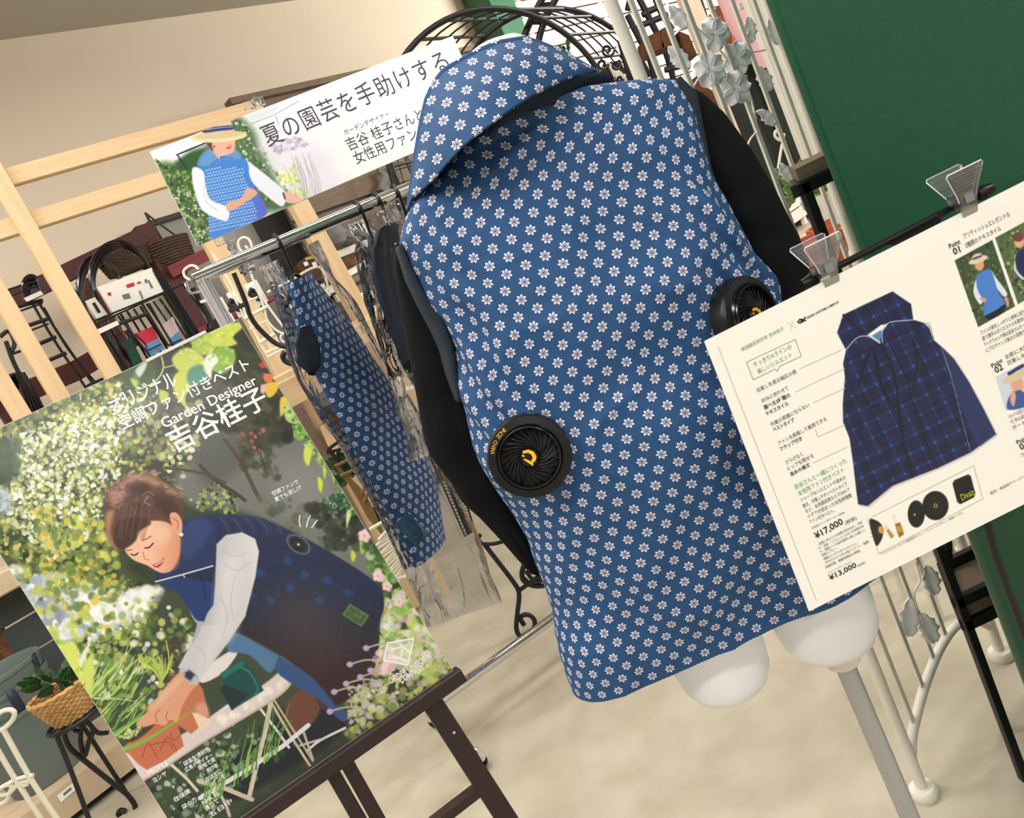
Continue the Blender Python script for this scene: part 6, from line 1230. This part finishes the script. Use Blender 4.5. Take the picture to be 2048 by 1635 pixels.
# ---- cream scroll rack
CR = thing('scroll_rack', 'cream iron scroll rack behind the chrome rail and bagged vest', 'rack', at(540, 600, 3.0)); c3_ = C((380, 450), .1713)
def cr(P, r=.006, Y=2.95, m='cream_metal', parent=None, nm='rod', n=5): return B().tube(spline([at(x, y, Y) for x, y in c3_(*P)], n), r, 7).build(nm, m, parent or CR)
for P, r in ((((710, 330), (722, 240), (680, 160), (610, 148), (565, 200), (585, 285), (650, 322), (690, 300), (645, 240)), .009), (((110, 540), (70, 485), (0, 475), (-70, 530), (-60, 600), (0, 640)), .009), (((265, 330), (560, 830), (680, 1100), (900, 1520)), .008), (((395, 630), (640, 1080)), .006), (((690, 500), (760, 700), (860, 940), (900, 1100), (1000, 1220), (1130, 1285)), .008), (((690, 490), (750, 472)), .006), (((640, 1090), (900, 950)), .013), (((740, 640), (900, 930), (1160, 1280)), .008), (((905, 785), (1140, 670), (1510, 490), (1630, 830)), .009), (((1020, 740), (1190, 970)), .008), (((1095, 710), (1200, 900)), .008), (((705, 1210), (910, 1110)), .008), (((890, 1120), (980, 1270), (1080, 1440), (1240, 1635)), .008), (((810, 1370), (990, 1270)), .013), (((880, 1490), (1080, 1410)), .010), (((905, 1540), (1100, 1440)), .010), (((890, 1340), (970, 1490)), .006), (((640, 900), (790, 840)), .007), (((360, 840), (450, 1000), (520, 1120)), .007),
             (((1180, 1290), (1110, 1255), (1060, 1300), (1080, 1355), (1130, 1360), (1190, 1300)), .008), (((1080, 1420), (1140, 1450), (1200, 1440), (1220, 1390)), .008), (((1180, 1490), (1170, 1520), (1220, 1530)), .007)):
    cr(P, r * .55)
BP = thing('curved_iron_pole', 'thin black curved iron pole under the chrome rail', 'pole', at(500, 620, 2.9)); cr(((510, 560), (650, 900), (700, 1050), (800, 1200), (1000, 1380), (1180, 1430)), .009, 2.85, 'black', BP, 'pole'); cr(((460, 1005), (650, 920)), .008, 2.85, 'black', BP, 'arm'); cr(((1110, 1480), (1085, 1530), (1120, 1590), (1200, 1620)), .011, 2.85, 'black', BP, 'hook')
for pts, l in ((((630, 700), (770, 635), (912, 885), (775, 970)), 'clear bagged black bracket on a white card, larger one'), (((420, 800), (505, 760), (650, 1040), (570, 1082)), 'narrow white card with black hooks beside the larger one')):
    t = thing('hook_card', l, 'card', at(*c3_(pts[0])[0], 3.05)); quad(c3_(*pts), 3.05, .004, 'card_sheet', 'paper', t); cx_ = sum(p[0] for p in pts) / 4; cy_ = sum(p[1] for p in pts) / 4
    cr(((cx_ - 40, cy_ - 60), (cx_ - 60, cy_ + 10), (cx_ + 30, cy_ + 20), (cx_ + 40, cy_ + 90)), .012 if 'larger' in l else .006, 3.035, 'black', t, 'bracket'); 
# ================================================================ crates and ornaments on the shelf behind
q4 = C((560, 400), .2203)
CRT = thing('slatted_shelf', 'shelf of pale and brown slats crammed with bark pieces behind the pine post', 'shelf', RP(720, 520, .5))
for P, m, o_ in ((((470, 480), (790, 355), (800, 420), (500, 540)), 'cream', .5), (((590, 650), (780, 540), (800, 600), (620, 700)), 'cream', .5), (((610, 710), (790, 620), (810, 680), (640, 770)), 'oldwood', .48), (((650, 800), (830, 720), (850, 790), (680, 860)), 'oldwood', .48), (((840, 1130), (960, 1080), (980, 1140), (880, 1190)), 'cream', .5), (((870, 1215), (1010, 1160), (1030, 1205), (890, 1260)), 'cream', .5), (((910, 1300), (1050, 1240), (1060, 1290), (930, 1345)), 'cream', .5), (((960, 1390), (1080, 1340), (1100, 1380), (980, 1420)), 'oldwood', .5), (((290, 800), (400, 750), (420, 800), (330, 850)), 'cream', .5), (((380, 800), (500, 760), (520, 820), (440, 860)), 'cream', .5), (((500, 860), (580, 830), (610, 900), (540, 920)), 'cream', .5), (((400, 290), (780, 140), (800, 180), (420, 330)), 'oldwood', .42)):
    rquad(q4(*P), o_, .03, 'slat', m, CRT)
rquad(q4((400, 340), (820, 170), (1100, 1400), (1000, 1500), (560, 900)), .33, .02, 'dark_back', 'charcoal', CRT)
for pts, l, m in ((((530, 560), (780, 440), (790, 500), (700, 570), (580, 620)), 'broken orange brown bark sheet between the pale slats', 'cork'), (((540, 270), (700, 215), (780, 240), (700, 370), (620, 400), (520, 360)), 'dark bark sheet under the chrome rail', 'cork'), (((150, 600), (190, 550), (250, 520), (370, 515), (440, 600), (470, 680), (390, 720), (300, 740), (220, 690)), 'round bark disc with two white tags under the rail', 'cork')):
    t = thing('bark_slab', l, 'bark', RP(*q4(pts[0])[0], .5)); rquad(q4(*pts), .54, .05, 'bark_body', m, t)
    if 'tags' in l:
        for P in (((210, 568), (245, 552), (262, 585), (228, 602)), ((288, 568), (322, 555), (340, 592), (304, 602))): rquad(q4(*P), .55, .004, 'paper_tag', 'paper', t)
        rquad(q4((230, 520), (300, 505), (370, 510), (380, 535), (300, 530), (240, 545)), .55, .03, 'yellow_lichen', mat('straw', (206, 178, 96), .8), t)
for (x, y), r, l in (((510, 322), .075, 'grey stone bird ornament on the dark bark'), ((612, 312), .07, 'grey stone flower ornament beside the bird')):
    c_ = RP(*q4((x, y))[0], .62); t = thing('stone_ornament', l, 'ornament', c_)
    if 'bird' in l:
        B().lathe([(.0001, -r), (r * .7, -r * .7), (r, 0), (r * .7, r * .7), (.0001, r)], 18, c_).build('body', 'grey_stone', t); hd = c_ + Vector((-.06, 0, .06)); B().lathe([(.0001, -.035), (.028, -.02), (.036, 0), (.028, .022), (.0001, .035)], 14, hd).build('head', 'grey_stone', t); B().tube([hd + Vector((-.03, 0, 0)), hd + Vector((-.06, -.01, -.01))], [.012, .002], 6).build('beak', 'beige', t); B().tube([c_ + Vector((.05, 0, 0)), c_ + Vector((.12, 0, -.06))], [.04, .012], 8, flat=.4).build('tail', 'grey_stone', t)
    else:
        for k in range(6): a = k * 1.05; q = c_ + WD * r * .62 * math.cos(a) + Vector((0, 0, r * .62 * math.sin(a))); B().lathe([(.0001, -.02), (.028, -.012), (.036, 0), (.028, .012), (.0001, .02)], 12, q, Matrix((WD, Vector((0, 0, 1)), WN)).transposed()).build('petal', 'grey_stone', t)
t = thing('product_box', 'white box printed with brown ornaments on the slatted shelf', 'box', RP(*q4((760, 860))[0], .6)); rquad(q4((695, 862), (828, 800), (930, 1010), (818, 1062)), .62, .10, 'carton', 'paper', t)
for P in (((775, 945), (810, 930), (832, 975), (800, 1000)), ((838, 900), (862, 878), (880, 915), (850, 940)), ((840, 940), (870, 925), (880, 945), (850, 958))): rquad(q4(*P), .622, .002, 'printed_figure', mat('brick', (134, 66, 50), .6), t)
t = thing('price_card', 'small white price card on the dark shelf beside the black sleeve', 'card', at(820, 775, 3.4)); quad([(806, 774), (826, 771), (829, 777), (810, 781)], 3.4, .01, 'card_sheet', 'paper', t)
# dark goods low behind
DG = thing('dark_tray_stack', 'stack of black trays and rods between pine post and black sleeve', 'tray', RP(800, 720, .5))
for i in range(7):
    x, y = 762 + i * 12, 690 + i * 26; rquad([(x, y), (x + 70, y - 32), (x + 74, y - 22), (x + 5, y + 12)], .55, .25, 'tray', 'black_plastic', DG)
for i in range(8): x, y = 770 + i * 11, 712 + i * 24; hoopx(((x, y), (x + 66, y - 30)), .58, .006, DG, 'steel' if i % 3 == 0 else 'black', 2, 'rod')
WG = thing('wire_shelf', 'black wire grille rack standing on the floor behind the left sleeve', 'rack', at(905, 990, 3.1)); N_ = 26
A1, A2 = (852, 895), (930, 1072); B1_, B2_ = (905, 935), (950, 1060); fA = lambda t: (A1[0] + (A2[0] - A1[0]) * t, A1[1] + (A2[1] - A1[1]) * t); fB = lambda t: (B1_[0] + (B2_[0] - B1_[0]) * t, B1_[1] - 14 + (B2_[1] - B1_[1] + 14) * t)
for i in range(N_): t = i / (N_ - 1); B().tube([at(*fA(t), 3.1), at(*fB(t), 3.25)], .0024, 5).build('rib', 'black', WG)
for k in (.0, .35, .6, 1): 
    P = [tuple(np.array(fA(t)) * (1 - k) + np.array(fB(t)) * k) for t in (0, 1)]; B().tube([at(*P[0], 3.1 + .15 * k), at(*P[1], 3.1 + .15 * k)], .004 if k in (0, 1) else .008, 6).build('side_rod', 'black', WG)
# black scroll plant stand on the floor
BS = thing('scroll_plant_stand', 'black scroll legged plant stand on the floor left of the vest hem', 'stand', at(1050, 1268, 2.83)); c5_ = C((820, 1000), .1835)
def bs(P, r, Y=2.83, nm='scroll_leg', m='black'): return B().tube(spline([at(x, y, Y) for x, y in c5_(*P)], 6), r, 8).build(nm, m, BS)
bs(((820, 490), (960, 670), (1120, 880), (1180, 980), (1188, 1080), (1168, 1250), (1160, 1400), (1200, 1480), (1265, 1485), (1340, 1420), (1360, 1320), (1310, 1255), (1240, 1248), (1205, 1290), (1245, 1360)), .0095)
bs(((770, 370), (745, 420), (790, 470), (900, 475), (1010, 450)), .008); bs(((1180, 990), (1290, 910), (1400, 830)), .009)
bs(((1245, 700), (1220, 790), (1235, 870), (1310, 920), (1400, 935), (1500, 920)), .010, nm='ring'); bs(((1260, 800), (1330, 760), (1400, 800), (1440, 860)), .009, nm='ring'); bs(((1240, 850), (1300, 900), (1420, 880), (1480, 830)), .009, nm='ring'); bs(((1320, 760), (1300, 820), (1360, 880)), .008, nm='ring')
# goods between poster and bagged vest
q5 = C((560, 760), .2570)
t = thing('storage_box', 'dark brown wooden box below the grey partition board', 'box', at(*q5((380, 330))[0], 3.6)); quad(q5((270, 290), (385, 218), (485, 370), (400, 437)), 3.6, .3, 'box_body', 'espresso', t); quad(q5((340, 260), (385, 225), (485, 370), (430, 410)), 3.58, .02, 'front_panel', 'cork', t)
t = thing('floor_block', 'pale pine block leaning under the grey board', 'timber', at(*q5((360, 420))[0], 3.5)); quad(q5((310, 370), (345, 352), (430, 480), (470, 640), (440, 660)), 3.5, .08, 'block', 'pine', t)
plant(at(*q5((590, 740))[0], 3.15), .12, 40, 'dark leafy green plant between the poster and bagged vest')
t = thing('wire_plant_rack', 'black wire rack with twig bundle right of the garden poster edge', 'rack', at(*q5((560, 640))[0], 3.0))
def w5(P, r, m='black', nm='rod', Y=3.0): return B().tube(spline([at(x, y, Y) for x, y in q5(*P)], 4), r, 6).build(nm, m, t)
for P, r in ((((365, 545), (440, 490), (520, 445)), .007), (((365, 565), (460, 540), (550, 515)), .007), (((380, 530), (440, 620), (500, 720)), .009), (((500, 530), (590, 660), (700, 850), (760, 1000), (775, 1080), (750, 1075), (735, 1010), (760, 950)), .009), (((420, 640), (490, 600)), .006)): w5(P, r)
for k in range(9): w5(((430 + k * 4, 650 + k * 6), (560 + k * 12, 830 + k * 8), (700 + k * 12, 1080 + k * 14)), .007, 'twig', 'twig', 2.95)
for P in (((430, 670), (590, 585)), ((470, 745), (640, 665)), ((640, 880), (680, 770)), ((650, 950), (700, 850))): w5(P, .007, 'twig', 'twig', 2.94)
t = thing('cream_wire_basket', 'cream wire basket at the right edge of the garden poster', 'basket', at(*q5((850, 1300))[0], 2.7))
for k in range(15): w5(((740 + k * 13, 1260 + k * 22), (890 + k * 4, 1175 + k * 24)) if k % 3 else ((740 + k * 13, 1290 + k * 20), (900 + k * 4, 1150 + k * 26)), .0045, 'cream_metal', 'wire', 2.7)
for P in (((700, 1160), (835, 1080)), ((770, 1240), (880, 1170), (980, 1500)), ((920, 1540), (1010, 1500), (960, 1380))): w5(P, .007, 'cream_metal', 'rim_wire', 2.7)
t = thing('display_platform', 'pale board platform behind the poster and bagged vest', 'platform', at(720, 1050, 3.6)); B().bar(fl(.2, -.3, .1), fl(.8, -.3, .1), .4, .2).build('top_board', 'tabletop', t, smooth=False)
# ================================================================ lower left : platform, tubs, basket stand
PF = thing('display_platform', 'low pale wooden platform with a price ticket at the lower left', 'platform', wl(-2.2, .9))
tt = (Vector((-2.2, 3.262, 0)) - WP).dot(WD); oo = (Vector((-2.2, 3.262, 0)) - WP).dot(WN)
for k in range(7): slab(tt - 1.6, tt + .75, oo - .12 * k - .115, oo - .12 * k, .145, .165).build('top_board', 'tabletop', PF, smooth=False)
slab(tt - 1.6, tt + .75, oo - .003, oo + .018, .035, .166).build('front_board', 'tabletop', PF, smooth=False)
slab(tt - 1.58, tt + .73, oo - .84, oo - .03, .002, .142).build('plinth', 'black', PF, smooth=False)
def pf(x, y): return onvert(x, y, wl(0, oo + .02), WD)
P = [pf(x, y) for x, y in C((0, 1150), .2966)((385, 1485), (490, 1400), (515, 1440), (410, 1530))]
tk = thing('price_ticket', 'small white price ticket stuck on the platform front', 'ticket', P[0]); B().add([tuple(p) for p in P] + [tuple(p + WN * .002) for p in P], [(3, 2, 1, 0), (4, 5, 6, 7), (0, 1, 5, 4), (1, 2, 6, 5), (2, 3, 7, 6), (3, 0, 4, 7)]).build('ticket_card', 'paper', tk, smooth=False)
m_ = [P[0].lerp(P[1], .3).lerp(P[3].lerp(P[2], .3), .25), P[0].lerp(P[1], .8).lerp(P[3].lerp(P[2], .8), .25), P[0].lerp(P[1], .8).lerp(P[3].lerp(P[2], .8), .6), P[0].lerp(P[1], .3).lerp(P[3].lerp(P[2], .3), .6)]; B().add([tuple(p + WN * .003) for p in m_], [(0, 1, 2, 3)]).build('printed_photo', 'grey_stone', tk, smooth=False)
TC = Vector((-2.545, 3.30, .165))
for i, (dz, l) in enumerate(((0, 'grey green planter tub, lowest of the stack'), (.10, 'grey green planter tub, middle of the stack'), (.17, 'grey green planter tub, topmost of the stack'))):
    t = thing('planter_tub', l, 'planter', TC + Vector((0, 0, dz)), 'stacked grey green tubs'); c_ = TC + Vector((0, 0, dz)); h = .345; r0 = .158 - .001 * i; r1 = .206
    B().lathe([(.0001, .0), (r0, 0), (r0 + .004, .006), (r1, h - .02), (r1 + .006, h - .016), (r1 + .007, h), (r1 - .002, h + .002), (r1 - .008, h - .01), (r1 - .03, h - .25), (.0001, h - .26)] if i == 2 else [(r0 * .95, .0), (r0, .003), (r1, h - .02), (r1 + .006, h - .016), (r1 + .007, h), (r1 - .002, h + .002), (r1 - .006, h - .01), (r1 - .009, h - .03)], 56, c_).build('tub_wall', 'sage', t)
    a = math.radians((2, -42, 4)[i]); dr = Vector((math.cos(a), math.sin(a), 0)); tn = Vector((-math.sin(a), math.cos(a), 0)); b = B(); rows = []
    for k in range(5): z = h - .01 - k * .03 if k else h + .003; rr = r1 + .009 - k * .0085 * .75 - .001; rows.append([tuple(c_ + dr * rr + tn * s + Vector((0, 0, z))) for s in (-.018, 0, .018)])
    B().grid(rows).build('blue_label', 'blue_label', t, solid=.001)
SC_ = C((0, 1150), .2966)
bkt = wicker_basket(at(*SC_((510, 930))[0], 2.95), .075, .075, .11, 'honey coloured rattan basket on the black scroll stand', 12, m='rattan', flare=1.5)
bb = Vector(bkt.location)
B().tube([bb + Vector((.115 * math.cos(a), .115 * math.sin(a), .118 + .004 * (k % 2))) for k, a in enumerate(np.linspace(0, 2 * PI, 41)[:-1])], .009, 6, closed=True).build('braided_rim', 'rattan', bkt)
plant(bb + Vector((0, 0, .14)), .10, 22, 'dark green pot plant in the rattan basket')
BS2 = thing('scroll_plant_stand', 'black wrought iron stand under the rattan basket', 'stand', (bb.x, bb.y, 0))
def b2(P, r, Y=2.95, nm='scroll_leg'): return B().tube(spline([at(x, y, Y) for x, y in SC_(*P)], 6), r, 8).build(nm, 'black', BS2)
b2(((430, 960), (432, 1060), (470, 1160), (560, 1240), (760, 1400), (860, 1480), (912, 1560), (890, 1618), (840, 1635), (798, 1610), (815, 1582), (850, 1592)), .010)
b2(((500, 1000), (500, 1040), (545, 1050), (555, 1010), (530, 1000)), .008); b2(((545, 1050), (545, 1130), (570, 1220), (600, 1120), (625, 1060), (610, 1010), (560, 975)), .009); b2(((610, 1010), (660, 1060), (730, 1060)), .009)
B().tube([bb + Vector((.11 * math.cos(a), .11 * math.sin(a), -.012)) for a in np.linspace(0, 2 * PI, 33)[:-1]], .009, 8, closed=True).build('ring', 'black', BS2)
for a in (2.2, 4.4): q = bb + Vector((.11 * math.cos(a), .11 * math.sin(a), -.01)); B().tube(spline([q, q + Vector((.03 * math.cos(a), .03 * math.sin(a), -.15)), Vector((q.x + .1 * math.cos(a), q.y + .1 * math.sin(a), .01))], 5), .009, 8).build('scroll_leg', 'black', BS2)
for k in range(5): a = k * .63; B().tube([bb + Vector((.11 * math.cos(a), .11 * math.sin(a), -.012)), bb - Vector((.11 * math.cos(a), .11 * math.sin(a), .012))], .005, 6).build('grid_wire', 'black', BS2)
WS = thing('white_wire_stand', 'white wire plant stand at the lower left corner', 'stand', at(20, 1600, 2.2))
def ws_(P, r, nm='rod'): return B().tube(spline([at(x, y, 2.2) for x, y in SC_(*P)], 6), r, 8).build(nm, 'cream_metal', WS)
ws_(((-60, 990), (0, 925), (60, 905), (98, 925), (80, 980), (20, 1035), (-60, 1060)), .007, 'ring'); ws_(((20, 1035), (225, 1400), (440, 1720)), .0075); ws_(((-30, 1150), (95, 1360), (330, 1720)), .0075)
ws_(((225, 1380), (130, 1400), (60, 1470), (-20, 1480)), .006); ws_(((225, 1345), (120, 1370), (60, 1400), (-10, 1440)), .006); ws_(((60, 1470), (80, 1420), (40, 1415), (-20, 1450)), .006); ws_(((140, 1410), (180, 1410), (190, 1380)), .006); ws_(((60, 1480), (40, 1520), (-20, 1550)), .006)
SH = thing('low_shelf_unit', 'low shelf with a cream top board and dark slatted back at the left edge', 'shelf', at(10, 1190, 3.7)); c1_ = C((0, 640), .367)
P = [RP(x, y, .62) for x, y in ((-60, 1200), (60, 1138))]; 
B().bar(P[0] - WN * .1, P[1] + WD * .5 - WN * .1, .3, .10).build('top_board', 'tabletop', SH, smooth=False)
for k in range(5): q = P[0] - WN * .2 + Vector((0, 0, -.13 - k * .165)); B().bar(q, q + (P[1] - P[0]) + WD * .5, .02, .155).build('back_slat', 'sage_dark', SH, smooth=False)
t = thing('bark_slab', 'brown bark roll standing behind the stacked tubs', 'bark', at(8, 1290, 3.6)); B().tube([at(-15, 1265, 3.65), at(25, 1330, 3.65)], .05, 10).build('bark_body', 'cork', t)

# extra long stakes and bagged canes behind the poster's upper edge
H6 = thing('cane_bundle', 'bagged bundle of dark garden canes below the white product card', 'garden cane', RP(290, 680, .85))
for k in range(9): hoopx([(228 + 13 * k, 632 - 5 * k), (262 + 14 * k, 690 - 5 * k), (310 + 14 * k, 770 - 5 * k)], .86 + .01 * (k % 3), .007, H6, 'black' if k % 3 else 'charcoal', 2, 'cane')
rquad([(232, 634), (322, 596), (392, 700), (300, 752)], .9, .02, 'clear_sleeve', 'film', H6)
H7 = thing('cane_bundle', 'slim black canes standing between the red post and chrome upright', 'garden cane', RP(350, 640, .8))
for k in range(5): hoopx([(306 + 5 * k, 540 + 3 * k), (350 + 6 * k, 620 + 2 * k), (398 + 6 * k, 706)], .84, .006, H7, 'black', 2, 'cane')
# ================================================================ lettering meshes
def flush_texts():
    groups = {}; gi = 0
    cache = {}
    dg = bpy.context.evaluated_depsgraph_get()
    for (par, name, m, st, a, xd, yd, n, wd, ht) in TEXTS:
        bold = m in ('wht_ink', 'black_ink')
        if (st, bold) not in cache:
            cu = bpy.data.curves.new('t', 'FONT'); cu.body = st; cu.size = 1; cu.resolution_u = 2 if ht < .02 else 4
            if bold: cu.offset = .012
            ob = bpy.data.objects.new('t', cu); COL.objects.link(ob); bpy.context.view_layer.update()
            me = bpy.data.meshes.new_from_object(ob.evaluated_get(bpy.context.evaluated_depsgraph_get()))
            V = np.zeros(len(me.vertices) * 3); me.vertices.foreach_get('co', V); V = V.reshape(-1, 3)
            Fc = [tuple(p.vertices) for p in me.polygons]
            cache[(st, bold)] = (V, Fc); bpy.data.objects.remove(ob); bpy.data.curves.remove(cu); bpy.data.meshes.remove(me)
        V, Fc = cache[(st, bold)]
        if not len(V): continue
        cjk = any(ord(ch) > 0x2000 for ch in st)
        x0, x1 = V[:, 0].min(), V[:, 0].max(); y0, y1 = (V[:, 1].min(), V[:, 1].max())
        s = wd / (x1 - x0) if wd else 1; sy = ht / max(y1 - y0, .3) if not (len(st) == 1 and cjk) else ht / .9
        gi += 1; gk = (par.name, name, m, gi if ht > 0 and name == 'lettering' and not (len(st) == 1 and par.name.startswith('fan')) else 0); b = groups.setdefault(gk, (par, B()))[1]
        if len(st) == 1 and not cjk: sy = ht / .72; s = sy; x0 = (x0 + x1) / 2; y0 = 0.36
        if len(st) == 1 and cjk: s = wd / 1.02; x0 = -.02; y0 = -.06
        P = [a + xd * float((v[0] - x0) * s) + yd * float((v[1] - y0) * sy) for v in V]
        b.add(P, Fc)
    for (pn, name, m, gi), (par, b) in groups.items(): b.build(name, m, par, smooth=False)
flush_texts()
